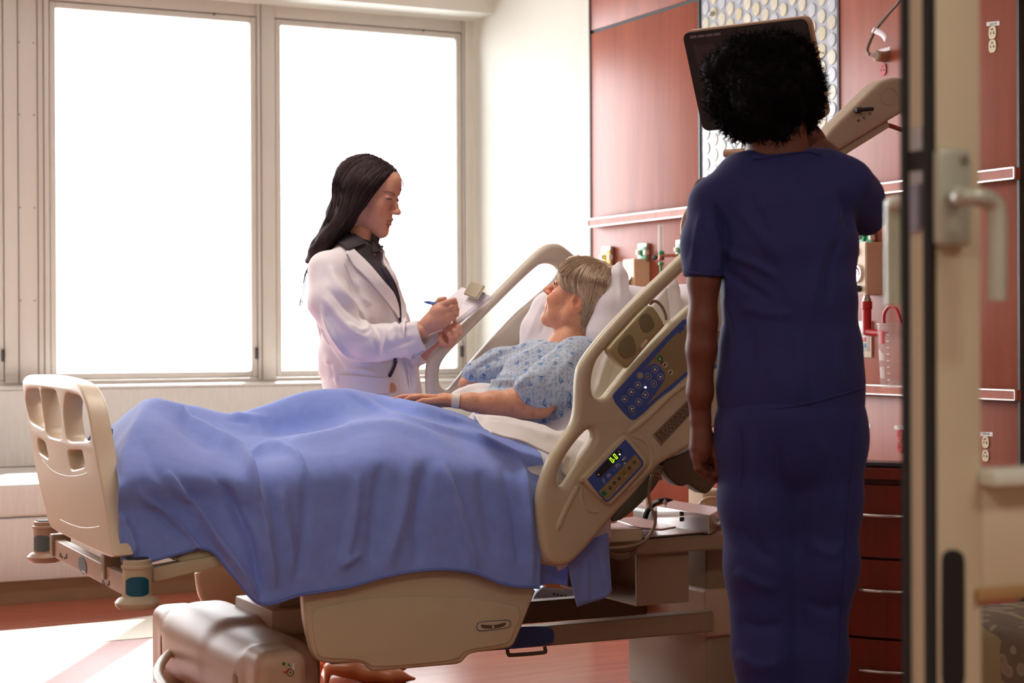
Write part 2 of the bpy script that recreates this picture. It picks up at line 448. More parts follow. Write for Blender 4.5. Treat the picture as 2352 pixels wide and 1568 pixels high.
# cream and mauve inlaid sheets of the floor
m_inlay = mat('cream_vinyl', srgb(226, 222, 206), .35, var=.04, scale=60)
m_mauve = mat('mauve_speckled_vinyl', srgb(176, 128, 124), .4, var=.22, scale=260)
def flat_prism(name, pts, z0, z1, m, parent=None, sm=0):
    pts = chaikin(pts, sm) if sm else np.array(pts)
    return plate(name, pts, [], z1-z0, m, parent, to=lambda x, y, z: (x, y, (z0+z1)/2+z), smooth=False)
ci = [P(a, b, Z=0)[:2] for a, b in ((-300, 1470), (150, 1432), (300, 1404), (430, 1393), (560, 1400), (640, 1440), (560, 1500), (-300, 1500))]
ci = [(-2.2, 6.95), (1.6, 6.95), (2.05, 7.12), (2.35, 7.2), (2.62, 7.1), (2.72, 6.85), (2.66, 6.55), (-2.2, 6.55)]
o = flat_prism('trim_1', ci, .0005, .003, m_inlay, sm=2); tag(o, kind='structure')
o = flat_prism('trim_2', [(-2.2, 5.0), (1.5, 5.0), (1.85, 6.55), (-2.2, 6.55)], .0005, .003, m_mauve); tag(o, kind='structure')
box('ceiling', (-3.2, -2.5, 3.0), (6.5, YW+.4, 3.1), m_ceil)['kind'] = 'structure'
box('wall_right', (XH, 1.4, 0), (XH+.12, YW+.4, 3.0), m_cream)['kind'] = 'structure'
box('wall_left', (-3.2, -2.5, 0), (-3.1, YW+.4, 3.0), m_cream)['kind'] = 'structure'
bm = bmesh.new()
bm_box(bm, (-3.1, 1.55, 0), (-.45, 1.7, 3)); bm_box(bm, (-.45, 1.55, 2.3), (3.4, 1.7, 3)); bm_box(bm, (3.4, 1.55, 0), (6.5, 1.7, 3))
obj('wall_front', bm, m_cream)['kind'] = 'structure'
box('wall_corridor', (-3.1, -2.5, 0), (6.5, -2.4, 3.0), m_cream)['kind'] = 'structure'
box('wall_corridor_end', (6.4, -2.4, 0), (6.5, 1.55, 3.0), m_cream)['kind'] = 'structure'
# window wall: below sill and above head
SILL = P(600, 862, Y=YW)[2]-.02
HEAD = P(600, 47, Y=YW)[2]
bm = bmesh.new()
bm_box(bm, (-3.1, YW+.08, 0), (XH, YW+.25, SILL-.05)); bm_box(bm, (-3.1, YW+.08, HEAD+.17), (XH, YW+.25, 3.0))
obj('wall_back', bm, m_cream)['kind'] = 'structure'
# soffit over the window: lip whose underside edge crosses the top of the picture
so = P(1000, 20, Y=YW-.28)[2]
box('trim_3', (-3.1, YW-.28, so), (XH, YW+.08, 3.0), m_cream)['kind'] = 'structure'
# window sill ledge
o = box('trim_4', (-3.1, YW-.16, SILL-.05), (XH, YW+.1, SILL-.012), m_white, bev=.006); o['kind'] = 'structure'
# brass corner bead and jamb return
jx = P(1066, 500, Y=YW)[0]
box('trim_5', (jx, YW-.02, SILL-.012), (XH, YW+.1, so), m_cream)['kind'] = 'structure'
cb = P(1085, 500, X=XH)
box('trim_6', (XH-.014, cb[1]-.008, SILL-.012), (XH, cb[1]+.008, 3.0), m_gold)['kind'] = 'structure'
# ------------------------------------------------------------------ windows
m_glass = bpy.data.materials.new('clear_glass'); m_glass.use_nodes = True
_nt = m_glass.node_tree; _b = _nt.nodes['Principled BSDF']; _o = _nt.nodes['Material Output']
_t = _nt.nodes.new('ShaderNodeBsdfTransparent'); _g = _nt.nodes.new('ShaderNodeBsdfGlossy'); _g.inputs['Roughness'].default_value = .02
_fr = _nt.nodes.new('ShaderNodeFresnel'); _fr.inputs[0].default_value = 1.35; _mx = _nt.nodes.new('ShaderNodeMixShader')
_nt.links.new(_fr.outputs[0], _mx.inputs[0]); _nt.links.new(_t.outputs[0], _mx.inputs[1]); _nt.links.new(_g.outputs[0], _mx.inputs[2]); _nt.links.new(_mx.outputs[0], _o.inputs[0])
_nt.nodes.remove(_b)
def rect_ring(bm, x0, x1, z0, z1, wl, y0, y1, bev=.003):
    bm_box(bm, (x0, y0, z0), (x0+wl, y1, z1), bev); bm_box(bm, (x1-wl, y0, z0), (x1, y1, z1), bev)
    bm_box(bm, (x0+wl, y0, z0), (x1-wl, y1, z0+wl), bev); bm_box(bm, (x0+wl, y0, z1-wl), (x1-wl, y1, z1), bev)
def X_at(px, y=YW): return P(px, 450, Y=y)[0]
z0w, z1w = P(350, 868, Y=YW)[2], P(350, 22, Y=YW)[2]
m_gasket = mat('window_gasket', srgb(120, 112, 104), .6)
m_latch = mat('dark_latch', srgb(60, 58, 58), .4)
panes = [(X_at(114), X_at(588)), (X_at(632), X_at(1059))]
wdt = panes[0][1]-panes[0][0]
lx = X_at(6); panes += [(lx-wdt, lx), (lx-2*wdt-.1, lx-wdt-.1)]
for i, (x0, x1) in enumerate(panes):
    wn = empty('window_%d' % (i+1), ((x0+x1)/2, YW, z0w), kind='structure')
    bm = bmesh.new(); rect_ring(bm, x0, x1, z0w, z1w, .03, YW-.012, YW+.03); obj('sash', bm, m_alu, wn, True)
    bm = bmesh.new(); rect_ring(bm, x0-.005, x1+.005, z0w-.005, z1w+.005, .006, YW-.001, YW+.02, 0); obj('gasket', bm, m_gasket, wn)
    box('pane', (x0+.03, YW+.012, z0w+.03), (x1-.03, YW+.018, z1w-.03), m_glass, wn)
    box('latch', (x1-.013, YW-.03, z0w+.09), (x1-.002, YW-.008, z0w+.15), m_latch, wn, bev=.003)
    box('stop_screw', ((x0+x1)/2+.3, YW-.017, z1w-.006), ((x0+x1)/2+.308, YW-.012, z1w+.004), m_latch, wn)
# mullions, wide post and head/bottom members of the curtain wall
m1a, m1b = panes[0][1], panes[1][0]
def mullion(n, a, b, z0, z1, grooves=()):
    r = box('trim_%d' % n, (a+.004, YW-.02, z0), (b-.004, YW+.09, z1), m_alu, bev=.003); r['kind'] = 'structure'
    bm = bmesh.new()
    for g in grooves: bm_box(bm, (g-.002, YW-.024, z0), (g+.002, YW-.019, z1))
    if grooves: obj('seam', bm, m_gasket, r)
mullion(7, m1a, m1b, SILL, z1w+.2, [m1a+.022])
mullion(8, lx, panes[0][0], SILL, z1w+.2, [X_at(40), X_at(85), X_at(99)])
mullion(9, panes[1][1], jx, SILL, z1w+.2)
mullion(10, panes[3][1], panes[2][0], SILL, z1w+.2)
box('wall_back_left', (-3.1, YW-.02, 0), (panes[3][0]-.004, YW+.25, 3.0), m_cream)['kind'] = 'structure'
r = box('trim_11', (-3.1, YW-.008, z1w+.006), (jx, YW+.09, so+.02), m_alu, bev=.002); r['kind'] = 'structure'
r2 = box('trim_12', (-3.1, YW-.008, SILL-.02), (jx, YW+.09, z0w-.006), m_alu, bev=.002); r2['kind'] = 'structure'
bm = bmesh.new(); bm_box(bm, (-3.1, YW-.03, z1w+.07), (jx, YW-.004, z1w+.09)); bm_box(bm, (-3.1, YW-.05, z1w+.13), (jx, YW-.004, z1w+.2)); obj('drip_moulding', bm, m_alu, r)
for zz in (1.3, 1.75, 2.2, 2.55):
    for gx in (X_at(44), X_at(77)):
        lathe('rivet', (gx, YW-.02, zz), (0, -1, 0), [(.004, 0), (.003, .002)], m_gasket, r, 8)

# ------------------------------------------------------------------ built-in window bench
m_bench = mat('bench_weave', srgb(214, 211, 206), .8, var=.05, scale=40, bump=.0006, bscale=220, stretch=(3, 1, .25), sheen=.2)
m_toekick = mat('toe_kick', srgb(150, 122, 92), .6)
bn = empty('window_bench', (.5, 8.1, 0), 'long upholstered pale grey bench built in under the windows', 'bench')
SF, SB = 7.62, 8.60
zs = P(0, 1113, Y=SF)[2]; zb = P(0, 1338, Y=SF)[2]
zsm = P(0, 1192, Y=SF)[2]
zt = P(600, 880, Y=YW-.12)[2]
L0, L1 = -3.08, XH-.02
box('seat_cushion', (L0, SF, zsm+.004), (L1, SB+.05, zs), m_bench, bn, bev=.018, seg=3)
box('seat_base', (L0, SF+.008, zb), (L1, SB+.1, zsm), m_bench, bn, bev=.008)
box('toe_kick', (L0, SF+.06, 0), (L1, SF+.09, zb), m_toekick, bn)
sp_ = P(0, 875, Y=YW-.14)[2]
me = bmesh.new()
v = [(L0, SB, zs-.01), (L0, YW-.17, zs-.01), (L0, YW-.17, zt), (L0, SB+.06, zt)]
bmv = [[me.verts.new((xx, q[1], q[2])) for q in v] for xx in (L0, L1)]
for k in range(4): me.faces.new((bmv[0][k], bmv[0][(k+1) % 4], bmv[1][(k+1) % 4], bmv[1][k]))
me.faces.new(bmv[0]); me.faces.new(bmv[1]); bmesh.ops.bevel(me, geom=me.edges[:], offset=.015, segments=3, affect='EDGES')
obj('backrest', me, m_bench, bn, True)

# ------------------------------------------------------------------ cherry headwall panels
def YH(px, py=500, x=XH): return P(px, py, X=x)[1]
PX = XH-.035      # face of the panels
def Yp(px): return YH(px, x=PX)
ya, yb, yc, yd = Yp(1357), Yp(1608), Yp(1928), Yp(2341)
head = empty('headwall_panelling', (PX, (ya+yd)/2, 0), 'cherry wood headwall panelling behind the bed, black edged', 'wall panelling')
zseam = P(1480, 36, X=PX)[2]
zr1 = P(1463, 491, X=PX-.02)[2]; zr1b = P(1463, 505, X=PX-.02)[2]
zr2 = P(2041, 884, X=PX-.02)[2]; zr2b = P(2041, 906, X=PX-.02)[2]
zr1, zr1b = P(1700, 462, X=PX)[2], P(1700, 478, X=PX)[2]
zr2, zr2b = P(2150, 890, X=PX)[2], P(2150, 912, X=PX)[2]
def wpanel(y0, y1, z0, z1, m=m_cherry): return box('panel', (PX, y1+.004, z0), (XH, y0-.004, z1), m, head, bev=.002)
for (y0, y1) in ((ya, yb), (yc, yd)):
    wpanel(y0, y1, zseam+.008, 3.0); wpanel(y0, y1, zr1, zseam-.008)
# seam line in the photograph runs on the first panel only, dark groove strip behind
bm = bmesh.new()
for y in (ya, yb, yc, yd): bm_box(bm, (PX-.004, y-.006, .1), (XH, y+.006, 3.0))
bm_box(bm, (PX+.006, yb, zseam-.009), (XH, ya, zseam+.009)); bm_box(bm, (PX+.006, yd, zseam-.009), (XH, yc, zseam+.009))
obj('black_edging', bm, m_black, head)
wpanel(ya, yb, .9, zr1-.0); wpanel(yb, yc, .9, zr1-.0); wpanel(yc, yd, .9, zr1-.0)
wpanel(ya, yb, .1, .893); wpanel(yb, yc, .1, .893); wpanel(yc, yd, .1, .893)
# part beyond the last black edge
box('panel', (PX+.02, 1.9, .1), (XH, yd-.01, 3.0), m_cherry, head)
# equipment rails
m_railwood = wood('rail_wood', srgb(160, 78, 55), srgb(190, 104, 76), .35)
m_chrome = mat('pale_chrome', (.86, .84, .82), .2, .6)
def eq_rail(z0, z1, y_far, y_near, name, lab):
    e = empty(name, (PX, (y_far+y_near)/2, z0), lab, 'wall rail')
    box('rail_body', (PX-.030, y_near, z0), (PX-.0045, y_far, z1), m_railwood, e)
    bm = bmesh.new()
    for z in (z0, z1): bm_box(bm, (PX-.034, y_near, z-.0025), (PX-.026, y_far, z+.0025))
    for y in (y_near, y_far): bm_box(bm, (PX-.034, y-.002, z0), (PX-.026, y+.002, z1))
    obj('chrome_edging', bm, m_chrome, e)
RX = PX-.034
a = P(1349, 512, X=RX); b_ = P(2328, 397, X=RX)
z_r1t = (P(1349, 504, X=RX)[2]+P(2041, 420, X=RX)[2]+P(2327, 384, X=RX)[2])/3
z_r1b = (P(1349, 520, X=RX)[2]+P(2041, 443, X=RX)[2]+P(2327, 410, X=RX)[2])/3
z_r2t = (P(1986, 883, X=RX)[2]+P(2327, 897, X=RX)[2])/2
z_r2b = (P(1980, 902, X=RX)[2]+P(2327, 920, X=RX)[2])/2
eq_rail(z_r1b, z_r1t, a[1], b_[1], 'equipment_rail', 'upper cherry equipment rail with bright metal edging across the headwall')
eq_rail(z_r2b, z_r2t, a[1], b_[1], 'equipment_rail', 'lower cherry equipment rail with bright metal edging across the headwall')
# shell-disc art panel
m_backing = mat('art_backing', srgb(176, 186, 200), .25, coat=.4)
sh = empty('shell_disc_panel', (PX, (yb+yc)/2, z_r1t), 'tall grey art panel inlaid with rows of pearly shell discs', 'wall art')
box('backing', (PX+.004, yc+.008, z_r1t+.01), (XH-.001, yb-.008, 3.0), m_backing, sh)
discm = [mat('shell_'+n, srgb(*c), .3, var=.14, scale=70, coat=.3, detail=6) for n, c in (('cream', (216, 214, 196)), ('pearl', (200, 208, 218)), ('grey', (182, 192, 206)), ('yellow', (212, 208, 178)))]
def disc_mesh(m):
    bm = bmesh.new(); bm_lathe(bm, (0, 0, 0), (-1, 0, 0), [(.027, 0), (.0255, .004)], 14)
    me = bpy.data.meshes.new('disc'); bmesh.ops.recalc_face_normals(bm, faces=bm.faces); bm.to_mesh(me); bm.free(); me.materials.append(m); return me
dms = [disc_mesh(m) for m in discm]
ncol = 15; pit = (yb-yc-.03)/ncol; vp = .0665; cnt = 0
hidden_from = 0
for c in range(ncol):
    y = yb-.015-pit*(c+.5)
    for r_ in range(40):
        z = z_r1t+.045+vp*(r_+(.5 if c % 2 else 0))
        if z > z_r1t+1.30: break
        k = [1, 0, 2, 0, 1, 3][(c*5+r_*3+(c*r_) % 4) % 6]
        o = bpy.data.objects.new('disc', dms[k]); COL.objects.link(o)
        s = random.uniform(.94, 1.05); o.scale = (1, s, s*1.08); o.rotation_euler = (random.uniform(0, 6), 0, 0)
        o.rotation_euler = (0, random.uniform(-.03, .03), random.uniform(-.03, .03))
        o.location = (PX+.004, y, z); adopt(o, sh); cnt += 1
print('discs', cnt)
for px, py in ((1637, 32), (1896, 215)):
    q = P(px, py, X=PX); lathe('standoff', q, (-1, 0, 0), [(.011, -.004), (.011, .014), (.008, .018)], m_steel, sh, 16)
# far right: pale baseboard of the headwall
box('baseboard_right', (PX+.005, 1.9, 0), (XH, ya, .1), m_toekick)['kind'] = 'structure'
# ================================================================== hospital bed
m_bed = mat('bed_tan_plastic', srgb(200, 188, 156), .36, var=.02, scale=4)
m_bed_lt = mat('bed_cream_plastic', srgb(226, 208, 178), .38, var=.02, scale=4)
m_bed_metal = mat('bed_taupe_paint', srgb(150, 128, 104), .4, var=.03)
m_bed_dark = mat('bed_brown_metal', srgb(96, 78, 62), .42, var=.05)
m_bed_base = mat('bed_base_plastic', srgb(192, 164, 140), .42, var=.02)
m_rubber = mat('black_rubber', (.02, .02, .022), .6)
m_blue = mat('panel_blue', srgb(62, 88, 168), .35, var=.02)
m_navyst = mat('frame_blue', srgb(50, 68, 120), .4)
m_teal = mat('teal_sticker', srgb(0, 88, 112), .3, var=.02)
m_print = mat('dark_print', srgb(58, 54, 46), .5)
m_wprint = mat('white_print', srgb(225, 225, 220), .4)
m_keypad = mat('keypad_tan', srgb(150, 132, 92), .4)
m_green = mat('green_print', srgb(20, 120, 70), .4)
YN, YF = 4.145, 5.131
bed = empty('hospital_bed', (2.2, 4.64, 0), 'tan plastic hospital bed with raised backrest and siderails carrying the patient', 'bed')
def pxX(X, ring, sm=2): return [(q[1], q[2]) for q in (P(a, b, X=X) for a, b in (chaikin(ring, sm) if sm else ring))]
def zc(pts, s, ox, oy): return [(ox+x/s, oy+y/s) for x, y in pts]
# ---- footboard
FX = 1.045
_o = [(51, 884), (54, 866), (68, 859), (107, 861), (150, 870), (178, 882), (192, 905), (203, 940), (212, 988), (222, 1050), (236, 1120), (258, 1266), (262, 1280), (245, 1278), (122, 1217), (112, 1205), (100, 1150), (87, 1105), (58, 930)]
zfb = lambda pts: zc(pts, 5.807, 30, 850)
hl = [zfb([(178, 238), (345, 238), (398, 560), (430, 795), (236, 690), (172, 430)]), zfb([(368, 232), (568, 262), (626, 500), (652, 700), (650, 928), (460, 878), (400, 500)]),
      zfb([(694, 284), (892, 345), (975, 520), (1025, 750), (1036, 942), (728, 950), (676, 600)]), zfb([(325, 895), (430, 965), (482, 1190), (350, 1095)]), zfb([(720, 1060), (920, 1060), (968, 1285), (775, 1335)])]
fb = plate('footboard', pxX(FX, _o, 2), [pxX(FX, [q for i in range(len(h)) for q in (h[i], tuple((np.array(h[i])+np.array(h[(i+1) % len(h)]))/2))], 2) for h in hl], .05, m_bed_lt, bed, .006, 3, lambda x, y, z: (FX+.024+z+.0*y, x, y))
for c in ([(390, 1190), (520, 1330), (640, 1390), (760, 1412), (900, 1400), (990, 1368)],):
    tube('moulded_line', [P(a, b, X=FX-.0005) for a, b in zfb(c)], .0012, m_bed, fb, 6, 4)
tube('moulded_line', [P(a, b, X=FX-.0005) for a, b in zc([(680, 210), (800, 265), (920, 300), (1040, 300), (1120, 285)], 4.9, 0, 1150)], .0012, m_bed, fb, 6, 4)
for k in range(9):
    a = P(163+k*3.2, 873+k*1.15, X=FX+.02); box('grip_notch', a-[.006, .0012, .0006], a+[.006, .0012, .0012], m_bed, fb)
# ---- cross bar and corner bumpers at the foot
BX = 1.105
cb_ = pxX(BX-.02, [(110, 1234), (292, 1328), (292, 1376), (122, 1281)], 0)
xb = plate('cross_bar', cb_, [], .03, m_bed_metal, bed, .003, 2, lambda x, y, z: (BX+z, x, y)); xb.data.materials[0] = m_bed_base
def stickerX(name, ring, m, X, par, sm=2): return plate(name, pxX(X, ring, sm), [], .0008, m, par, to=lambda x, y, z: (X+z, x, y), smooth=False)
def oval(cx, cy, rx, ry, rot=0, n=20):
    return [(cx+rx*math.cos(t)*math.cos(rot)-ry*math.sin(t)*math.sin(rot), cy+rx*math.cos(t)*math.sin(rot)+ry*math.sin(t)*math.cos(rot)) for t in [2*math.pi*k/n for k in range(n)]]
m_oval = mat('oval_sticker', srgb(98, 120, 122), .4)
stickerX('oval_sticker', oval(189, 1298, 8.5, 21, -.2), m_oval, BX-.0165, xb, 0)
stickerX('sticker_tab', [(187, 1309), (195, 1312), (197, 1317), (189, 1314)], m_wprint, BX-.018, xb, 0)
for cx, cy in ((145, 1276), (243, 1338)):
    for dx, dy, l in ((-8, -2, 5), (-4, 3, 3), (2, 5, 3), (6, 1, 6)):
        stickerX('printed_mark', [(cx+dx, cy+dy-l), (cx+dx+1.6, cy+dy-l+1), (cx+dx+1.6, cy+dy+l), (cx+dx, cy+dy+l-1)], m_print, BX-.0165, xb, 0)
for (y, zb_, zt_) in ((YN, .487, .592), (YF, .487, .592)):
    bp = lathe('corner_bumper', (BX-.005, y, zb_), (0, 0, 1), [(.02, -.002), (.044, -.001), (.051, .006), (.052, .014), (.045, .022), (.035, .027), (.033, .04), (.034, .092), (.037, .094), (.037, .1), (.033, .102), (.033, .112), (.029, .114)], m_bed_base if y == YF else m_bed, bed, 28)
    lathe('cap', (BX-.005, y, zb_+.1135), (0, 0, 1), [(.028, 0), (.026, .003)], m_rubber, bp, 24)
    bm = bmesh.new(); a0 = math.radians(205) if y == YN else math.radians(185); cnt = 16
    vs = []
    for i in range(cnt+1):
        t = a0+math.radians(100)*i/cnt; f = abs(i/cnt*2-1)**3
        vs.append([bm.verts.new((BX-.005+.0347*math.cos(t), y+.0347*math.sin(t), zb_+z_)) for z_ in (.030+.006*f, .076-.01*f)])
    for i in range(cnt): bm.faces.new((vs[i][0], vs[i+1][0], vs[i+1][1], vs[i][1]))
    obj('round_sticker', bm, m_teal if y == YN else m_oval, bp, True)
# board sockets on the bar
for px, py in ((135, 1250), (255, 1300)):
    q = P(px, py, X=BX+.0); box('board_socket', q-[.022, .018, .03], q+[.03, .018, .03], m_bed_metal, bed, bev=.004)
# ---- side frame rails, deck
def pp(name, Y, pts, m, par=bed, **k): return pixplate(name, Y, pts, m, par, **k)
pp('side_frame', 4.165, [(350, 1303), (512, 1272), (700, 1250), (700, 1285), (512, 1300), (360, 1336), (351, 1334)], m_bed, thick=.045, bev=.004, sm=0, off=.02)
pp('side_frame', 5.1, [(180, 1222), (400, 1205), (700, 1195), (700, 1225), (400, 1240), (190, 1250)], m_bed, thick=.045, bev=.004, sm=0)
pp('deck_edge', 4.175, [(398, 1286), (425, 1270), (470, 1261), (520, 1270), (560, 1290), (520, 1297), (450, 1296)], m_bed, thick=.03, bev=.006, sm=1, off=.015)
bm = bmesh.new(); bm_box(bm, (1.2, 4.2, .585), (2.25, 5.08, .61), .005); obj('deck', bm, m_bed_metal, bed, True)
th = math.radians(41)
HX, HZ = 2.3, .80
def back(s, off, y): return (HX+math.cos(th)*s-math.sin(th)*off, y, HZ+math.sin(th)*s+math.cos(th)*off)
m_matt = mat('mattress_ticking', srgb(96, 104, 88), .55, var=.05)
F = bmesh.new(); bm_box(F, (1.13, 4.2, .615), (2.26, 5.08, .765), .03, 3)
R_ = Matrix.Translation((HX, 0, HZ-.02)) @ Matrix.Rotation(-th, 4, 'Y')
t2 = bmesh.new(); bm_box(t2, (-.02, 4.2, -.13), (.65, 5.08, -.004), .03, 3); t2.transform(R_); me_ = bpy.data.meshes.new('x'); t2.to_mesh(me_); F.from_mesh(me_); t2.free()
obj('mattress', F, m_matt, bed, True)
t2 = bmesh.new(); bm_box(t2, (.05, 4.22, -.17), (.66, 5.06, -.135), .008); t2.transform(R_); obj('back_deck', t2, m_bed_dark, bed, True)
# ---- near head siderail
RY = 4.10
z4 = lambda pts: zc(pts, 2.0104, 1200, 560)
rail_o = z4([(130, 1482), (98, 1460), (78, 1410), (64, 1300), (60, 1200), (70, 1115), (110, 1000), (170, 905), (218, 840), (238, 770), (243, 600), (262, 545), (330, 450), (480, 283), (620, 153), (750, 28), (830, -40), (930, -90), (1010, -60), (1060, 60), (1080, 400), (1060, 620), (980, 760), (780, 922), (720, 962), (640, 1003), (600, 1035), (520, 1135), (400, 1262), (250, 1440), (190, 1485)])
rail_h1 = z4([(312, 690), (306, 640), (318, 575), (345, 510), (560, 292), (760, 102), (850, 20), (920, -20), (960, 0), (975, 120), (900, 210), (775, 270), (650, 387), (480, 562), (405, 660), (372, 704), (345, 714), (322, 708)])
rail_h2 = z4([(300, 853), (318, 868), (316, 912), (262, 985), (202, 1083), (176, 1118), (150, 1117), (147, 1080), (168, 1012), (218, 932), (278, 863)])
rail = pixplate('head_siderail', RY, rail_o, m_bed, bed, [rail_h1, rail_h2], thick=.044, bev=.018, sm=2, res=5)
RF = RY-.0225
def onrail(name, pts, m, par=rail, t=.001, off=0., sm=0, bev=0.): return pixplate(name, RF-off, pts, m, par, thick=t, bev=bev, sm=sm)
def ridge(pts, r=.012, nm='moulded_ridge', sink=.6): return tube(nm, [P(a, b, Y=RF+r*sink) for a, b in pts], [r*.3]+[r]*6+[r*.3], m_bed, rail, 12, 5)
ridge([(1432, 1000), (1480, 962), (1540, 905), (1600, 862)], .011)
ridge([(1330, 1108), (1312, 1140), (1290, 1185), (1274, 1226)], .011)
ridge([(1434, 998), (1478, 1010), (1495, 1040), (1490, 1075), (1450, 1115), (1405, 1160)], .008)
ridge([(1336, 1112), (1336, 1150), (1352, 1172), (1380, 1176)], .006)
# upper label field
onrail('panel_border', z4([(410, 712), (430, 680), (735, 352), (760, 345), (790, 350), (850, 420), (1000, 400), (1000, 560), (780, 590), (706, 655), (690, 672), (640, 705), (530, 808), (505, 814), (485, 800)]), m_blue, sm=1)
onrail('panel_field', z4([(445, 715), (740, 372), (790, 372), (980, 420), (980, 545), (775, 575), (690, 645), (525, 785), (508, 790)]), m_keypad, off=.0008, sm=1)
onrail('keypad', z4([(452, 722), (470, 690), (530, 615), (560, 580), (605, 550), (630, 560), (658, 600), (655, 632), (610, 700), (555, 762), (520, 786), (495, 778)]), m_blue, off=.0016, sm=1)
zb5 = lambda x, y: (1390+x/5.6, 700+y/5.6)
def glyph_tri(c, s, ang, m, par, Y): return pixplate('symbol', Y, [(c[0]+s*math.cos(ang+k*2.094), c[1]+s*math.sin(ang+k*2.094)) for k in range(3)], m, par, thick=.0006, bev=0, sm=0)
m_btn = mat('button_dark', srgb(44, 56, 110), .35)
for (x, y) in ((640, 830), (710, 925), (552, 920), (625, 1015), (447, 907), (420, 1030), (335, 1120), (247, 1210), (515, 1155), (430, 1245), (343, 1335)):
    c = zb5(x, y); b = onrail('button', oval(*c, 7, 7.6, n=14), m_wprint, off=.0022)
    pixplate('button_face', RF-.0032, oval(*c, 6, 6.5, n=14), m_btn if (x, y) != (447, 907) else m_keypad, rail, thick=.0008, bev=0, sm=0)
    if (x, y) in ((552, 920), (625, 1015), (447, 907)): pixplate('symbol', RF-.0042, oval(*c, 2.5, 3, n=10), m_wprint, rail, holes=[oval(*c, 1.5, 2, n=10)], thick=.0006, bev=0, sm=0)
    else: glyph_tri(c, 4.6, 0.35 if y in (830, 1030, 1120, 1210) else -.35+math.pi*.5*0, m_wprint, rail, RF-.0042)
c = zb5(518, 1060); pixplate('indicator_lamp', RF-.0034, oval(*c, 2.4, 2.4, n=10), emis('lamp_orange', (1, .72, .5), 3), rail, thick=.001, bev=0, sm=0)
onrail('symbol', [zb5(450, 1128), zb5(500, 1075), zb5(507, 1083), zb5(457, 1136)], m_rubber, off=.003)
onrail('service_symbol', [zb5(658, 685), zb5(707, 640), zb5(750, 690), zb5(705, 738)], m_green, off=.002)
onrail('symbol', [zb5(690, 690), zb5(705, 672), zb5(714, 700), zb5(706, 715)], m_wprint, off=.003)
for x, y in ((768, 770), (838, 868)):
    c = zb5(x, y); onrail('ring_symbol', oval(*c, 6.5, 7, n=14), m_bed, off=.002); onrail('symbol', [(c[0]-4, c[1]+2), (c[0]+1, c[1]-4), (c[0]+3, c[1]-2), (c[0]-1, c[1]+4)], m_print, off=.003)
onrail('symbol', [zb5(715, 750), zb5(740, 715), zb5(752, 728), zb5(727, 765)], m_print, off=.002)
for x, y, s in ((985, 300, 6), (955, 345, 4)): onrail('symbol', oval(*zb5(x, y), s, s, n=8), m_blue, off=.002)
# printed instruction label
lb = onrail('instruction_label', z4([(600, 882), (770, 712), (800, 690), (830, 720), (700, 870), (640, 935)]), m_bed_metal)
bm = bmesh.new()
a0, a1, bdir = np.array(z4([(612, 880)])[0]), np.array(z4([(775, 718)])[0]), np.array([.62, .78])
for r_ in range(9):
    t = 0
    while t < .97:
        l = random.uniform(.03, .1); p0 = a0+(a1-a0)*t+bdir*r_*2.9; p1 = a0+(a1-a0)*min(t+l, .97)+bdir*r_*2.9
        q = [P(*p0, Y=RF-.0016), P(*p1, Y=RF-.0016), P(*(p1+bdir*1.5), Y=RF-.0016), P(*(p0+bdir*1.5), Y=RF-.0016)]
        bm.faces.new([bm.verts.new(Vector([float(v) for v in w_])) for w_ in q]); t += l+.025
obj('small_print', bm, m_print, rail)
# lower scale controller
hs = pixplate('scale_controller', RF-.006, [(1330, 1101), (1338, 1090), (1428, 995), (1436, 995), (1484, 1052), (1486, 1066), (1404, 1158), (1392, 1160)], m_bed, bed, thick=.022, bev=.007, sm=1)
zc7 = lambda pts: zc(pts, 7.84, 1320, 980)
def onc(name, pts, m, off, sm=0, t=.0008, par=hs): return pixplate(name, RF-.017-off, zc7(pts) if pts[0][0] < 1300 or True else pts, m, par, thick=t, bev=0, sm=sm)
onc('blue_face', [(225, 960), (240, 930), (890, 240), (920, 225), (1225, 600), (1240, 650), (1215, 730), (625, 1345), (570, 1355), (540, 1345)], m_blue, 0, 1)
onc('tan_face', [(430, 1170), (1090, 490), (1205, 640), (1190, 700), (600, 1320), (560, 1318)], m_keypad, .0008, 0)
dp = onc('display', [(375, 870), (385, 810), (760, 405), (810, 395), (855, 430), (850, 490), (690, 690), (480, 900), (430, 915)], m_rubber, .0008, 1)
m_led = emis('led_digits', (.45, .9, .02), 2.2)
def seg7(c, mask, s=1.):
    dx = np.array([.62, -.78]); u = np.array([.72, -.66]); v_ = np.array([.62, .76])   # text direction (up right), down direction
    W_, H_ = 38*s, 50*s; tt = 7
    P4 = lambda a, b, c2, d: [tuple(np.array(c)+u*x+v_*y) for x, y in (a, b, c2, d)]
    segs = {'a': ((-W_/2, -H_), (W_/2, -H_), (W_/2, -H_+tt), (-W_/2, -H_+tt)), 'd': ((-W_/2, H_-tt), (W_/2, H_-tt), (W_/2, H_), (-W_/2, H_)),
            'f': ((-W_/2, -H_), (-W_/2+tt, -H_), (-W_/2+tt, 0), (-W_/2, 0)), 'b': ((W_/2-tt, -H_), (W_/2, -H_), (W_/2, 0), (W_/2-tt, 0)),
            'e': ((-W_/2, 2), (-W_/2+tt, 2), (-W_/2+tt, H_), (-W_/2, H_)), 'c': ((W_/2-tt, 2), (W_/2, 2), (W_/2, H_), (W_/2-tt, H_))}
    for k in mask: onc('digit_segment', P4(*segs[k]), m_led, .002, 0, .0008)
seg7((668, 600), 'abcdef'); seg7((734, 532), 'abcdef')
onc('digit_segment', [(700, 590), (710, 580), (718, 592), (708, 602)], m_led, .002)
onc('display_lamp', oval(812, 495, 13, 13, n=10), emis('led_white', (1, 1, .8), 3), .002)
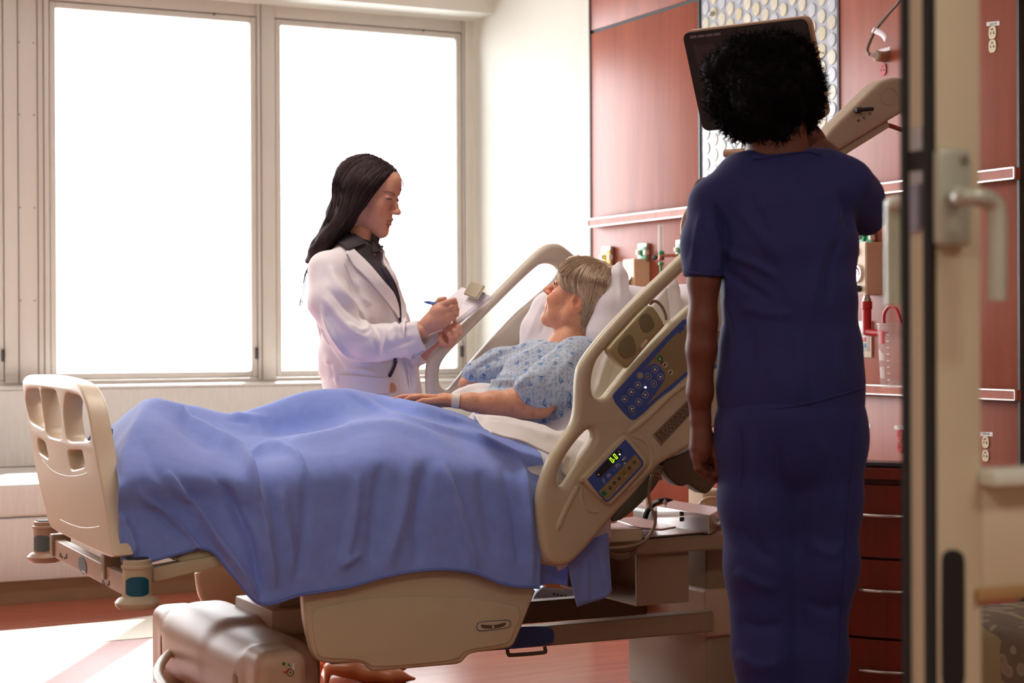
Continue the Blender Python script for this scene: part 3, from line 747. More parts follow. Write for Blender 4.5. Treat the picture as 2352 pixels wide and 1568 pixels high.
onc('symbol', oval(430, 860, 16, 16, n=8), m_wprint, .002); onc('symbol', oval(795, 437, 10, 10, n=8), m_wprint, .002)
for x, y, r, mm in ((620, 885, 38, m_blue), (780, 705, 44, m_blue), (875, 590, 22, m_blue), (905, 660, 22, m_blue), (630, 1090, 42, m_print), (710, 1000, 42, m_print), (795, 915, 42, m_print), (885, 825, 44, None), (975, 730, 42, m_print), (1065, 625, 34, m_print)):
    ring = onc('key', oval(x, y, r, r*1.05, n=14), m_wprint if mm is m_blue else (mat('key_tan', srgb(190, 172, 130), .4) if mm else mat('key_yellow', srgb(170, 160, 10), .4)), .002)
    onc('key_face', oval(x+4, y+4, r*.82, r*.86, n=12), mm or mat('key_olive', srgb(110, 100, 20), .4), .003)
    if mm is m_blue: onc('symbol', [(x-14, y+10), (x, y-16), (x+14, y+8)], m_wprint, .004)
    else: onc('symbol', [(x-16, y+4), (x+10, y-14), (x+16, y-6), (x-8, y+14)], mat('key_tan', srgb(190, 172, 130), .4), .004)
onc('service_symbol', [(470, 1190), (525, 1140), (580, 1205), (525, 1260)], m_green, .002)
for t in (0, 1): tube('hinge_pin', [P(*zc7([[(95, 950), (140, 985)], [(870, 110), (915, 160)]][t])[i], Y=RF-.012) for i in (0, 1)], .004, m_bed, hs, 10)
bm = bmesh.new()
for (x, y, l) in ((490, 960, 60), (505, 985, 60), (520, 1010, 40), (880, 560, 50), (895, 590, 50), (700, 780, 20), (740, 1130, 90), (900, 900, 60), (1060, 740, 50)):
    q = zc7([(x, y), (x+l*.7, y-l*.75), (x+l*.7+5, y-l*.75+6), (x+5, y+6)])
    bm.faces.new([bm.verts.new(Vector([float(v) for v in P(a, b, Y=RF-.020)])) for a, b in q])
obj('small_print', bm, m_wprint, hs)
# pendant handset parked on the rail
hd = pixplate('handset', RF-.003, z4([(383, 492), (395, 470), (560, 288), (578, 284), (600, 298), (645, 372), (640, 385), (560, 470), (480, 570), (465, 575), (410, 530)]), mat('handset_plastic', srgb(176, 164, 118), .35), bed, thick=.034, bev=.008, sm=1)
for ring in ([(437, 480), (452, 445), (490, 415), (512, 430), (530, 500), (500, 520), (470, 530), (448, 510)], [(535, 350), (548, 325), (580, 318), (604, 350), (612, 385), (570, 415), (548, 395)]):
    pixplate('finger_pad', RF-.021, z4(ring), mat('pad_olive', srgb(132, 122, 84), .45), hd, thick=.003, bev=.001, sm=2)
pixplate('clip', RF-.022, z4([(545, 470), (572, 440), (580, 450), (553, 484)]), m_bed_lt, hd, thick=.006, bev=.002, sm=0)
tube('handset_cable', [P(a, b, Y=RY+.01) for a, b in z4([(588, 278), (612, 264), (640, 285), (660, 325), (664, 352)])], .0042, m_bed_metal, bed, 8, 6)
# ---- far head siderail
z3 = lambda pts: zc(pts, 3.136, 980, 540)
fr_o = z3([(8, 1180), (-4, 1100), (-4, 960), (6, 905), (35, 850), (150, 735), (430, 470), (760, 130), (850, 68), (905, 60), (960, 68), (1100, 190), (1330, 400), (1500, 640), (1400, 1100), (900, 1300), (400, 1230)])
fr_h = z3([(78, 1060), (76, 980), (100, 905), (160, 830), (400, 590), (770, 225), (835, 200), (905, 208), (945, 240), (930, 300), (860, 370), (660, 540), (640, 555), (345, 870), (205, 1050), (165, 1100), (125, 1116), (92, 1095)])
pixplate('head_siderail', 5.185, fr_o, mat('far_rail_plastic', srgb(200, 188, 170), .4), bed, [fr_h], thick=.044, bev=.016, sm=2, res=4)
# ---- lowered foot siderails
LY = 4.15
zl = lambda pts: zc(pts, 3.794, 680, 1290)
low_o = zl([(40, 150), (500, 60), (1000, 20), (1500, 60), (2090, 200), (2032, 330), (2005, 405), (1900, 670), (1860, 735), (1800, 750), (1510, 785), (1465, 820), (1430, 865), (1385, 885), (1350, 888), (680, 948), (640, 945), (605, 915), (570, 880), (500, 868), (300, 880), (200, 868), (160, 840), (120, 770), (80, 600), (56, 470), (46, 290)])
low = pixplate('foot_siderail', LY, low_o, m_bed, bed, thick=.04, bev=.012, sm=2, res=4)
pixplate('moulded_panel', LY-.021, zl([(130, 430), (300, 370), (600, 315), (1000, 290), (1400, 300), (1750, 340), (1990, 400), (1880, 660), (1850, 715), (1500, 765), (1450, 800), (1400, 862), (680, 925), (610, 880), (550, 850), (230, 845), (170, 790)]), m_bed, low, thick=.008, bev=.004, sm=2)
go = zl([(1572, 570), (1578, 535), (1610, 520), (1840, 502), (1868, 515), (1872, 550), (1850, 575), (1610, 606), (1582, 598)])
pixplate('level_gauge', LY-.0262, go, m_navyst, low, thick=.002, bev=0, sm=2)
cx, cy = np.mean(go, 0)
pixplate('gauge_face', LY-.0272, [(cx+(a-cx)*.965, cy+(b-cy)*.87) for a, b in go], m_bed, low, thick=.002, bev=0, sm=2)
pixplate('gauge_slot', LY-.0285, zl([(1608, 545), (1650, 548), (1720, 552), (1800, 535), (1825, 525), (1828, 545), (1800, 568), (1720, 582), (1640, 580), (1612, 570)]), m_bed_dark, low, thick=.001, bev=0, sm=2)
lathe('gauge_ball', P(*zl([(1717, 565)])[0], Y=LY-.030), (0, -1, 0), [(.001, 0), (.0028, .001), (.001, .002)], m_wprint, low, 10)
pixplate('foot_siderail', 5.2, [(445, 1290), (700, 1270), (700, 1398), (530, 1399), (490, 1398), (466, 1388), (452, 1360)], m_bed_base, bed, thick=.035, bev=.012, sm=2)
# ---- lower frame bars
def bar(name, Y, x0, x1, t0, t1, b0, b1, m, depth=.05):
    a, b, c, d = P(x0, t0, Y=Y), P(x1, t1, Y=Y), P(x1, b1, Y=Y), P(x0, b0, Y=Y)
    bm = bmesh.new(); f = [bm.verts.new((q[0], Y, q[2])) for q in (a, b, c, d)]; g = [bm.verts.new((q[0], Y+depth, q[2])) for q in (a, b, c, d)]
    bm.faces.new(f); bm.faces.new(g[::-1])
    for k in range(4): bm.faces.new((f[k], g[k], g[(k+1) % 4], f[(k+1) % 4]))
    bmesh.ops.bevel(bm, geom=bm.edges[:], offset=.004, segments=2, affect='EDGES')
    return obj(name, bm, m, bed, True)
ba = bar('base_bar', 4.34, 760, 1640, 1482, 1403, 1526, 1451, m_bed_metal)
pixplate('blue_cover', 4.337, zc([(1600, 752), (1640, 585), (1980, 560), (2200, 560), (2240, 600), (2242, 680), (2215, 715), (1820, 765)], 3.794, 680, 1290), m_navyst, ba, thick=.006, bev=0, sm=1, off=-.002)
bar('base_bar', 5.0, 760, 1640, 1425, 1365, 1458, 1395, m_bed_metal)
bar('lift_bar', 4.72, 1190, 1494, 1384, 1360, 1434, 1411, m_bed_dark)
tube('hanger_loop', [P(a, b, Y=4.36) for a, b in zl([(1840, 765), (1850, 800), (1880, 812), (2150, 790), (2172, 770), (2165, 740)])], .0055, m_bed_dark, bed, 8, 3)
# ---- head end: beam, column, bin, base
bar('head_beam', 4.25, 1400, 1760, 1245, 1220, 1279, 1255, m_bed_metal, .09)
bar('frame_end_block', 4.19, 1396, 1477, 1216, 1214, 1246, 1242, m_bed, .05)
bm = bmesh.new()
b0 = P(1462, 1391, Y=4.28); b1 = P(1582, 1383, Y=4.28); zt0 = P(1520, 1268, Y=4.28)[2]; zb0 = (b0[2]+b1[2])/2
t_ = .006
bm_box(bm, (b0[0], 4.28, zb0), (b1[0], 4.28+t_, zt0)); bm_box(bm, (b1[0]-t_, 4.28+t_, zb0), (b1[0], 4.72, zt0)); bm_box(bm, (b0[0], 4.28+t_, zb0), (b1[0]-t_, 4.72, zb0+t_)); bm_box(bm, (b0[0], 4.72, zb0), (b1[0], 4.72+t_, zt0))
obj('control_bin', bm, m_bed_metal, bed)
c0, c1 = P(1628, 1400, Y=4.42)[0], P(1628, 1400, Y=4.42)[0]+.26
for k, (za, zb_, g) in enumerate(((.03, .26, .012), (.24, .38, .03), (.36, .5, .015), (.48, .58, .0))):
    box('column_section', (c0-g, 4.42-g, za), (c1+g, 4.86+g, zb_), m_bed_metal if k != 1 else m_bed_base, bed, bev=.012, seg=3)
bx0 = 2.98
q0 = P(1493, 1466, X=bx0); q1 = P(1622, 1454, X=bx0)
F = Field((bx0-.05, 4.3, 0), (bx0+.55, 5.3, .42), .01)
zq = P(1493, 1532, X=bx0)[2]
box('base_cover', (bx0, q1[1], max(zq-.02, .04)), (bx0+.14, q0[1], .33), mat('base_cover_white', srgb(226, 205, 184), .35), bed, bev=.01)
def caster(x, y, r=.072, par=bed, lab=None):
    c = empty('caster', (x, y, 0)); adopt(c, bed)
    lathe('tyre', (x, y-.022, r), (0, 1, 0), [(r-.016, 0), (r-.004, .002), (r, .010), (r, .034), (r-.004, .042), (r-.016, .044)], m_rubber, c, 28)
    lathe('hub', (x, y-.024, r), (0, 1, 0), [(.006, -.004), (.02, -.002), (r-.018, 0), (r-.018, .048), (.006, .05)], m_bed_metal, c, 24)
    box('fork', (x-.02, y-.03, r+.005), (x+.03, y+.03, r+.09), m_bed_metal, c, bev=.01)
cw = P(1502, 1480, Y=4.9)
caster(cw[0], 4.9, .08); caster(3.02, 4.52, .08)
# ---- mechanism tray under the raised back
m_alum = mat('bright_aluminium', (.62, .61, .6), .22, .9, var=.05)
m_pinkm = mat('glossy_beige_plate', srgb(206, 176, 168), .25, .3)
def quad3(name, pts, h, m, par=bed, bev=.002):
    bm = bmesh.new(); lo_ = [bm.verts.new(Vector([float(v) for v in p])) for p in pts]; up_ = [bm.verts.new(Vector([float(p[0]), float(p[1]), float(p[2])+h])) for p in pts]
    bm.faces.new(lo_); bm.faces.new(up_); n = len(pts)
    for k in range(n): bm.faces.new((lo_[k], lo_[(k+1) % n], up_[(k+1) % n], up_[k]))
    if bev: bmesh.ops.bevel(bm, geom=bm.edges[:], offset=bev, segments=1, affect='EDGES')
    return obj(name, bm, m, par, bool(bev))
ZT = P(1520, 1222, Y=4.36)[2]
def T(px, py, z=ZT): return P(px, py, Z=z)
quad3('mechanism_plate', [T(1400, 1205), T(1500, 1193), T(1640, 1222), T(1480, 1236), T(1400, 1232)], .004, m_pinkm)
quad3('mechanism_plate', [T(1405, 1196, ZT+.02), T(1460, 1190, ZT+.02), T(1553, 1213, ZT+.02), T(1520, 1219, ZT+.02), T(1470, 1216, ZT+.02)], .006, m_pinkm)
mb0, mb1, mb2 = T(1509, 1206), T(1628, 1228), T(1662, 1210)
mb3 = mb0+(mb2-mb1)
hb = .055
ab = quad3('actuator_box', [mb0, mb1, mb2, mb3], hb, m_alum)
for py in (1180, 1192):
    q = mb0+(mb1-mb0)*.48; zz = q[2]+hb*(.85 if py == 1180 else .55); box('hole', (q[0]-.004, q[1]-.006, zz-.006), (q[0]+.004, q[1]+.002, zz+.006), m_rubber, ab)
for q in (mb0+(mb3-mb0)*.5, mb2): lathe('bolt', (q[0], q[1], q[2]+hb), (0, 0, 1), [(.007, 0), (.007, .006), (.003, .006), (.003, .013)], m_steel, ab, 8)
tube('black_guard', [P(a, b, Y=4.75) for a, b in ((1480, 1192), (1488, 1172), (1503, 1156), (1523, 1149), (1543, 1153), (1556, 1166))], .009, m_rubber, bed, 10, 4)
tube('chrome_edge', [P(a, b, Y=4.74) for a, b in ((1477, 1190), (1485, 1170), (1500, 1155), (1512, 1150))], .004, m_steel, bed, 8, 4)
tube('chrome_lever', [P(a, b, Y=4.34) for a, b in ((1632, 1226), (1648, 1205), (1662, 1185), (1676, 1178))], .006, m_steel, bed, 10, 4)
tube('arc_tube', [P(a, b, Y=4.85) for a, b in ((1604, 1166), (1614, 1150), (1632, 1143), (1652, 1146), (1662, 1152))], .006, m_bed_lt, bed, 10, 4)
pixplate('white_housing', 4.95, [(1598, 1125), (1640, 1120), (1680, 1130), (1690, 1185), (1598, 1168)], m_bed_lt, bed, thick=.1, bev=.01, sm=0)
# brackets under the back deck
pixplate('pivot_bracket', 4.3, [(1505, 1060), (1560, 1040), (1640, 1000), (1680, 1040), (1660, 1075), (1632, 1112), (1615, 1133), (1600, 1130), (1572, 1108), (1560, 1116), (1545, 1113), (1530, 1098), (1520, 1088)], m_bed_dark, bed, thick=.05, bev=.006, sm=1)
pixplate('deck_skirt', 4.22, [(1395, 1192), (1480, 1090), (1520, 1062), (1512, 1095), (1490, 1130), (1455, 1165), (1425, 1190), (1404, 1198)], m_matt, bed, thick=.04, bev=.008, sm=1)
tube('hanging_cable', [P(a, b, Y=4.16) for a, b in ((1508, 1072), (1498, 1090), (1490, 1130), (1494, 1160), (1503, 1185), (1503, 1208), (1486, 1236), (1462, 1250), (1430, 1256), (1400, 1258))], .0042, m_bed_metal, bed, 8, 6)
tube('coiled_cable', [P(1505+9*math.cos(t*2.2)+t*.4, 1080+t*1.6+5*math.sin(t*2.2), Y=4.17+.01*math.sin(t)) for t in np.arange(0, 12, .25)], .0035, m_bed_metal, bed, 6)
for c in (((1400, 1262), (1425, 1266), (1450, 1262), (1470, 1248)), ((1402, 1275), (1420, 1282), (1445, 1278), (1458, 1262), (1452, 1254))):
    tube('hanging_cable', [P(a, b, Y=4.2) for a, b in c], .005, m_bed_dark, bed, 8, 5)
# ---- foot base
FB = Field((1.15, 3.95, .0), (1.75, 5.35, .46), .008)
FB.rbox((1.49, 4.62, .255), (.11, .40, .105), .08, k=.0)
FB.rbox((1.50, 4.74, .28), (.10, .22, .09), .08, k=.05)
FB.rbox((1.455, 4.205, .185), (.065, .075, .17), .035, k=.03)
FB.rbox((1.455, 5.03, .185), (.065, .075, .165), .035, k=.03)
FB.rbox((1.385, 4.285, .235), (.05, .007, .045), .006, k=.003, mode='sub')
FB.rbox((1.385, 4.950, .235), (.05, .007, .045), .006, k=.003, mode='sub')
v, f = FB.mesh(2); fbm = obj('foot_base_cover', npmesh('x', v, f), m_bed_base, bed, 'all')
# telescoping column at the foot
box('column_section', (1.545, 4.48, .33), (1.82, 4.79, .402), m_bed_base, bed, bev=.006, seg=2)
box('column_section', (1.575, 4.51, .40), (1.79, 4.76, .60), m_bed_metal, bed, bev=.008, seg=2)
box('base_frame', (1.56, 4.42, .05), (P(738, 1500, Y=4.42)[0], 4.86, .335), m_bed_metal, bed, bev=.01, seg=2)
# symbol plate on the near lobe
yy = 4.1285
m_red = mat('red_print', srgb(190, 70, 50), .4)
pixplate('wheelchair_symbol', yy, oval(667, 1544, 8, 9), m_print, bed, holes=[oval(667, 1544, 6.8, 7.7)], thick=.001, bev=0, sm=0)
pixplate('symbol', yy, oval(667, 1544, 1.6, 1.8), m_print, bed, thick=.001, bev=0, sm=0)
pixplate('symbol', yy, [(672, 1523), (676, 1523), (676, 1538), (672, 1538)], m_wprint, bed, thick=.001, bev=0, sm=0)
pixplate('symbol', yy, [(662, 1523), (667, 1527), (666, 1530), (661, 1526)], m_green, bed, thick=.001, bev=0, sm=0)
pixplate('symbol', yy, oval(652, 1524, 3.6, 4), m_green, bed, thick=.001, bev=0, sm=0)
pixplate('symbol', yy, [(648, 1542), (656, 1541), (664, 1534), (664, 1538), (657, 1547)], m_red, bed, thick=.001, bev=0, sm=0)
# brake pedal loop
pl = [(1.45, 4.95, .26)]+[P(a, b, Y=y) for a, b, y in ((470, 1446, 4.95), (440, 1473, 4.93), (402, 1491, 4.88), (376, 1514, 4.8), (363, 1542, 4.7), (372, 1568, 4.6), (410, 1615, 4.42), (500, 1625, 4.30), (560, 1590, 4.285), (588, 1548, 4.285), (606, 1518, 4.285))]+[(1.45, 4.285, .26)]
tube('brake_pedal', pl, .0145, m_bed_lt, bed, 12, 6, flat=((0, 0, 1), .7))
caster(1.36, 4.90, .07); caster(1.40, 4.36, .07)
# ================================================================== linen
m_blanket = mat('blue_fleece', srgb(126, 150, 226), .9, var=.05, scale=30, bump=.0008, bscale=420, sheen=.35)
m_sheet = mat('white_cotton', srgb(232, 226, 224), .85, var=.02, scale=6, sheen=.1)
m_pillow = mat('pillow_cotton', srgb(236, 232, 236), .85, var=.02, scale=6, sheen=.1)
def grid_surface(rows, nu, nv):
    """rows: [column][row] control points -> dense grid by Catmull-Rom both ways"""
    A = np.array(rows, float)                                    # (cols, rows, 3)
    B = np.stack([crom(A[i], nv) for i in range(len(A))])        # along rows
    C = np.stack([crom(B[:, j], nu) for j in range(B.shape[1])], 1)
    return C
def grid_faces(a, b):
    i, j = np.meshgrid(np.arange(a-1), np.arange(b-1), indexing='ij'); q = (i*b+j).ravel()
    return np.stack([q, q+1, q+b+1, q+b], 1)
def cloth(name, C, m, spec=(), thick=.004, noise=.0015, uvs=None, parent=None, freq=9):
    a, b = C.shape[:2]; v = C.reshape(-1, 3); f = grid_faces(a, b); n = normals(v, f)
    if ((n*(CAM-v)).sum(1)).mean() < 0: f = f[:, ::-1]; n = -n
    v = folds(v, n, spec)
    v = v+n*(vnoise(v*freq)*noise+vnoise(v*freq*2.7)*noise*.35)[:, None]
    me = npmesh(name, v, f)
    if uvs is not None: setuv(me, uvs(v))
    o = obj(name, me, m, parent, 'all')
    md = o.modifiers.new('thickness', 'SOLIDIFY'); md.thickness = thick; md.offset = -1
    return o
Ys = dict(S=4.78, V=4.62, N=4.38, E=4.165, M=4.12, L=4.105, H=4.095)
cols = [
 [(258, 985), (258, 1010), (262, 1050), (272, 1110), (272, 1180), (275, 1240), (279, 1290)],
 [(300, 940), (296, 965), (296, 1010), (305, 1090), (310, 1180), (318, 1240), (325, 1293)],
 [(345, 917), (345, 930), (352, 985), (370, 1080), (365, 1170), (380, 1235), (392, 1276)],
 [(440, 930), (420, 955), (440, 1010), (455, 1085), (462, 1150), (475, 1210), (478, 1262)],
 [(530, 948), (510, 985), (530, 1035), (545, 1090), (545, 1170), (545, 1255), (535, 1322)],
 [(600, 932), (600, 1000), (610, 1040), (610, 1090), (606, 1200), (602, 1300), (600, 1386)],
 [(690, 903), (690, 985), (700, 1010), (700, 1075), (700, 1180), (698, 1280), (695, 1365)],
 [(785, 893), (790, 955), (790, 990), (790, 1060), (795, 1160), (800, 1270), (800, 1348)],
 [(880, 908), (880, 945), (880, 972), (885, 1045), (890, 1150), (890, 1250), (895, 1322)],
 [(960, 925), (970, 955), (980, 985), (985, 1055), (985, 1150), (990, 1240), (990, 1308)],
 [(1050, 948), (1060, 980), (1075, 1010), (1080, 1065), (1080, 1160), (1080, 1240), (1080, 1313)],
 [(1130, 982), (1150, 1005), (1165, 1035), (1170, 1085), (1170, 1170), (1170, 1260), (1165, 1343)],
 [(1215, 1010), (1228, 1025), (1245, 1050), (1250, 1110), (1247, 1180), (1243, 1270), (1240, 1349)]]
CC = []
for i, c in enumerate(cols):
    pts = [P(a, b, Y=Ys[k]+(.065 if k in 'MLH' and i < 4 else (.03 if k in 'MLH' and i == 4 else (.02 if k == 'E' and i < 4 else 0)))) for (a, b), k in zip(c, 'SVNEMLH')]
    if i >= 9:   # head edge lies nearer the viewer than the thighs
        pts[0] = P(*c[0], Y=4.60); pts[1] = P(*c[1], Y=4.50); pts[2] = P(*c[2], Y=4.34)
    S = pts[0]
    far = [np.array([S[0], 5.15, .66]), np.array([S[0], 5.13, .76]), np.array([S[0]+.0, 5.06, .835]), np.array([S[0], 4.92, max(.86, S[2]-.05)])]
    CC.append(far+pts)
bl_folds = [
 ([(345, 917), (430, 965), (510, 1015), (560, 1050), (583, 1090), (592, 1150)], 12, .016, -1),
 ([(345, 917), (318, 970), (290, 1030), (276, 1090)], 12, .007),
 ([(330, 1010), (345, 1060), (375, 1110)], 14, -.005),
 ([(315, 1120), (345, 1150), (420, 1215), (480, 1290), (520, 1320)], 12, .012, -1),
 ([(340, 1160), (400, 1210), (450, 1255)], 8, -.007),
 ([(380, 1080), (430, 1140), (500, 1230), (560, 1310), (595, 1375)], 16, .014, -1),
 ([(490, 1080), (530, 1150), (570, 1240), (590, 1320), (603, 1378)], 13, -.012),
 ([(585, 1100), (605, 1180), (618, 1270), (632, 1350)], 11, .010),
 ([(420, 950), (440, 985), (500, 1030)], 20, -.010),
 ([(530, 948), (570, 957), (620, 958)], 7, .006), ([(520, 962), (580, 968)], 6, -.005),
 ([(560, 1045), (620, 1025), (680, 1040), (706, 1085)], 9, .011, -1),
 ([(540, 1010), (650, 1015), (760, 995), (850, 975), (960, 990), (1060, 1040)], 13, .010),
 ([(600, 985), (700, 975), (800, 955)], 22, -.012),
 ([(785, 893), (840, 925), (900, 955), (1000, 985), (1100, 1010), (1190, 1045)], 12, .009, 1),
 ([(850, 915), (900, 935), (960, 955), (1060, 985)], 9, -.006),
 ([(1010, 950), (1100, 985), (1180, 1020)], 9, .007), ([(1185, 1040), (1205, 1120), (1215, 1250), (1222, 1340)], 10, .010),
 ([(1150, 1070), (1180, 1180), (1195, 1300)], 9, -.006),
 ([(700, 1090), (702, 1180), (690, 1280), (670, 1350)], 12, -.005), ([(640, 1120), (660, 1220), (680, 1340)], 12, .006),
 ([(820, 1090), (815, 1180), (795, 1280), (780, 1310)], 12, .006), ([(780, 1300), (800, 1290), (830, 1270)], 8, .006),
 ([(880, 1060), (860, 1180), (850, 1310)], 14, -.006), ([(945, 1040), (930, 1150), (900, 1260), (890, 1310)], 16, .007),
 ([(985, 1050), (960, 1180), (960, 1300)], 14, -.007), ([(1010, 1060), (1040, 1140), (1070, 1230), (1100, 1315)], 9, .009),
 ([(1100, 1080), (1120, 1180), (1140, 1280)], 14, -.006), ([(560, 1150), (575, 1200)], 10, -.004),
 ([(275, 1180), (300, 1220), (312, 1285)], 8, .007), ([(290, 1190), (320, 1250)], 8, -.005)]
blanket = cloth('blanket', grid_surface(CC, 24, 14), m_blanket, [(a[0], a[1], a[2]*(1.4 if a[0][-1][1] < 1100 else 2.0))+tuple(a[3:]) for a in bl_folds], .005, .0025)
tag(blanket, 'periwinkle blue fleece blanket draped over the patient and bed side', 'blanket')
# stitched hem line at the lower edge comes from its own cord
Hm = crom([P(a, b+1, Y=4.092+(.065 if i < 4 else (.03 if i == 4 else 0))) for i, (a, b) in enumerate([c[-1] for c in cols])], 10)
tube('hem', Hm, .003, mat('blanket_hem', srgb(104, 120, 186), .9), blanket, 8)
# blanket corner hanging below the siderail, white sheet above it
c2 = [[(1300, 1240), (1306, 1290), (1312, 1330), (1328, 1393)], [(1340, 1240), (1345, 1280), (1348, 1320), (1352, 1385)], [(1375, 1232), (1380, 1270), (1386, 1320), (1392, 1372)], [(1398, 1225), (1400, 1260), (1403, 1310), (1407, 1358)]]
o = cloth('blanket_corner', grid_surface([[P(a, b, Y=4.13+.008*(i % 2)) for a, b in c] for i, c in enumerate(c2)], 8, 8), m_blanket, [([(1345, 1250), (1350, 1380)], 8, .006), ([(1372, 1260), (1396, 1362)], 7, -.006)], .004, .002, parent=blanket)
c3 = [[(1220, 1290), (1230, 1320), (1232, 1348)], [(1270, 1300), (1270, 1322), (1268, 1340)], [(1305, 1305), (1305, 1325), (1305, 1345)]]
cloth('blanket_corner', grid_surface([[P(a, b, Y=4.19) for a, b in c] for c in c3], 8, 8), m_blanket, [], .004, .002, parent=blanket)
sheet = empty('bed_sheet', (2.2, 4.6, .8), 'white cotton bed sheet folded over at the patient\'s waist', 'sheet')
c4 = [[(1255, 1150), (1262, 1230), (1282, 1312)], [(1320, 1160), (1322, 1210), (1322, 1290)], [(1370, 1160), (1372, 1200), (1375, 1245)], [(1400, 1150), (1402, 1185), (1404, 1232)]]
cloth('sheet_drop', grid_surface([[P(a, b, Y=4.145) for a, b in c] for c in c4], 8, 8), m_sheet, [([(1330, 1190), (1350, 1270)], 7, .005), ([(1380, 1190), (1385, 1240)], 5, -.004)], .003, .002, parent=sheet)
# sheet lying over the lap behind the arm, and its folded top below the elbow
cA5 = [[(1018, 918), (1040, 900), (1062, 890), (1075, 884)], [(1070, 925), (1080, 905), (1095, 890), (1105, 878)], [(1130, 930), (1130, 908), (1140, 895), (1145, 882)], [(1200, 930), (1195, 915), (1190, 900), (1190, 888)]]
cloth('sheet_fold', grid_surface([[P(a, b, Y=4.66+.06*j) for j, (a, b) in enumerate(c)] for c in cA5], 12, 12), m_sheet, [([(1075, 895), (1110, 890), (1150, 900)], 5, -.006), ([(1040, 905), (1080, 893), (1130, 885)], 6, .006)], .004, .003, parent=sheet, freq=14)
c5 = [[(1085, 948), (1095, 960), (1110, 978), (1130, 990)], [(1130, 952), (1150, 964), (1160, 985), (1170, 1003)], [(1185, 959), (1205, 970), (1210, 994), (1212, 1018)], [(1245, 972), (1258, 985), (1256, 1008), (1248, 1036)],
      [(1292, 988), (1310, 1002), (1305, 1030), (1290, 1060)], [(1365, 960), (1368, 1000), (1350, 1050), (1310, 1110)], [(1420, 960), (1410, 1010), (1385, 1080), (1345, 1130)]]
c5 = [[P(a, b, Y=y) for (a, b), y in zip(c, (4.44-.03*min(i, 4), 4.34-.012*i, 4.27-.01*i, 4.20-.006*i))] for i, c in enumerate(c5)]
sf = [([(1110, 965), (1200, 985), (1290, 1010)], 9, .010), ([(1130, 962), (1220, 970), (1290, 995)], 6, -.006), ([(1300, 1010), (1345, 1030), (1330, 1080)], 8, .010),
      ([(1310, 1050), (1290, 1100)], 6, -.008), ([(1340, 990), (1350, 1040)], 6, .006)]
cloth('sheet_fold', grid_surface(c5, 14, 12), m_sheet, sf, .004, .004, parent=sheet, freq=14)
# fitted sheet on the raised and flat parts
t2 = bmesh.new(); bm_box(t2, (-.05, 4.19, -.07), (.655, 5.09, .004), .03, 3); t2.transform(R_)
t3 = bmesh.new(); bm_box(t3, (1.5, 4.19, .7), (2.34, 5.09, .772), .03, 3); me_ = bpy.data.meshes.new('x'); t3.to_mesh(me_); t2.from_mesh(me_); t3.free()
obj('fitted_sheet', t2, m_sheet, sheet, True)
# rumpled sheet beside the patient's back, seen through the rail
c6 = [[(1350, 830), (1345, 880), (1350, 920)], [(1385, 790), (1380, 850), (1375, 930)], [(1420, 760), (1425, 850), (1410, 930)], [(1470, 730), (1480, 800), (1470, 880)], [(1530, 660), (1540, 740), (1540, 800)]]
cloth('sheet_fold', grid_surface([[P(a, b, Y=4.27-.02*j) for j, (a, b) in enumerate(c)] for c in c6], 10, 10), m_sheet, [([(1400, 800), (1375, 880), (1365, 910)], 6, .012), ([(1418, 820), (1395, 900)], 5, -.010), ([(1425, 840), (1410, 900)], 5, .010)], .004, .004, parent=sheet, freq=14)
def pillow(name, corners, dent, thick, label, fold=(), nrm=None):
    """corners: 4 world points (tl, tr, br, bl)"""
    tl, tr, br, bl = [np.array(c) for c in corners]; n = 40; a, b = np.meshgrid(np.linspace(0, 1, n), np.linspace(0, 1, n), indexing='ij')
    base = (tl*(1-a[..., None])+tr*a[..., None])*(1-b[..., None])+(bl*(1-a[..., None])+br*a[..., None])*b[..., None]
    N = np.cross(tr-tl, bl-tl); N /= np.linalg.norm(N)
    if nrm is not None and N@np.array(nrm) < 0: N = -N
    e = (4*a*(1-a)*4*b*(1-b)); h = thick*np.clip(e, 0, 1)**.42
    ctr = (tl+tr+br+bl)/4; pinch = (1-.10*(1-(2*a-1)**2)*(2*b-1)**2-.10*(1-(2*b-1)**2)*(2*a-1)**2)[..., None]
    base = ctr+(base-ctr)*pinch
    base = base+np.array([math.sin(th), 0, -math.cos(th)])*(dent*np.clip(e, 0, 1)**.5)[..., None]
    parts = []
    for sg in (1, -1): 
        v = (base+N*(h*sg)[..., None]).reshape(-1, 3); f = grid_faces(n, n)
        parts.append((v, f if sg < 0 else f[:, ::-1]))
    v, f = merge(parts); nn = normals(v, f)
    if (nn[:n*n]@N).mean() < 0: f = f[:, ::-1]; nn = -nn
    v = folds(v, nn, fold); v = v+nn*(vnoise(v*7)*.006+vnoise(v*19)*.002)[:, None]*np.tile((h.reshape(-1)/thick), 2)[:, None]
    o = obj(name, npmesh(name, v, f), m_pillow, None, 'all'); tag(o, label, 'pillow', 'pillows on the bed'); return o
def bk(s, off, y): return np.array(back(s, off, y))
DPL = 5.30
PF = Field(D(1320, 720, DPL)-[.30, .52, .30], D(1320, 720, DPL)+[.34, .52, .26], .006)
def pch(pts, rs, k=.03, sq=None): PF.chain([D(p[0], p[1], DPL+p[2]) for p in pts], rs, k=k, sq=sq)
pch([(1422, 607, -.03), (1415, 640, -.05), (1405, 700, -.06), (1402, 760, -.06), (1400, 810, -.05)], [.009, .036, .060, .070, .060], .01)
pch([(1440, 700, .05), (1445, 770, .05)], [.06, .065], .05)
pch([(1292, 668, .28), (1262, 710, .28), (1243, 760, .27), (1235, 810, .25)], [.030, .052, .062, .060], .02)
PF.chain([np.array(back(.40, .0, 4.45)), np.array(back(.42, .0, 5.0))], .10, k=.05, sq=((-math.sin(th), 0, math.cos(th)), .45))
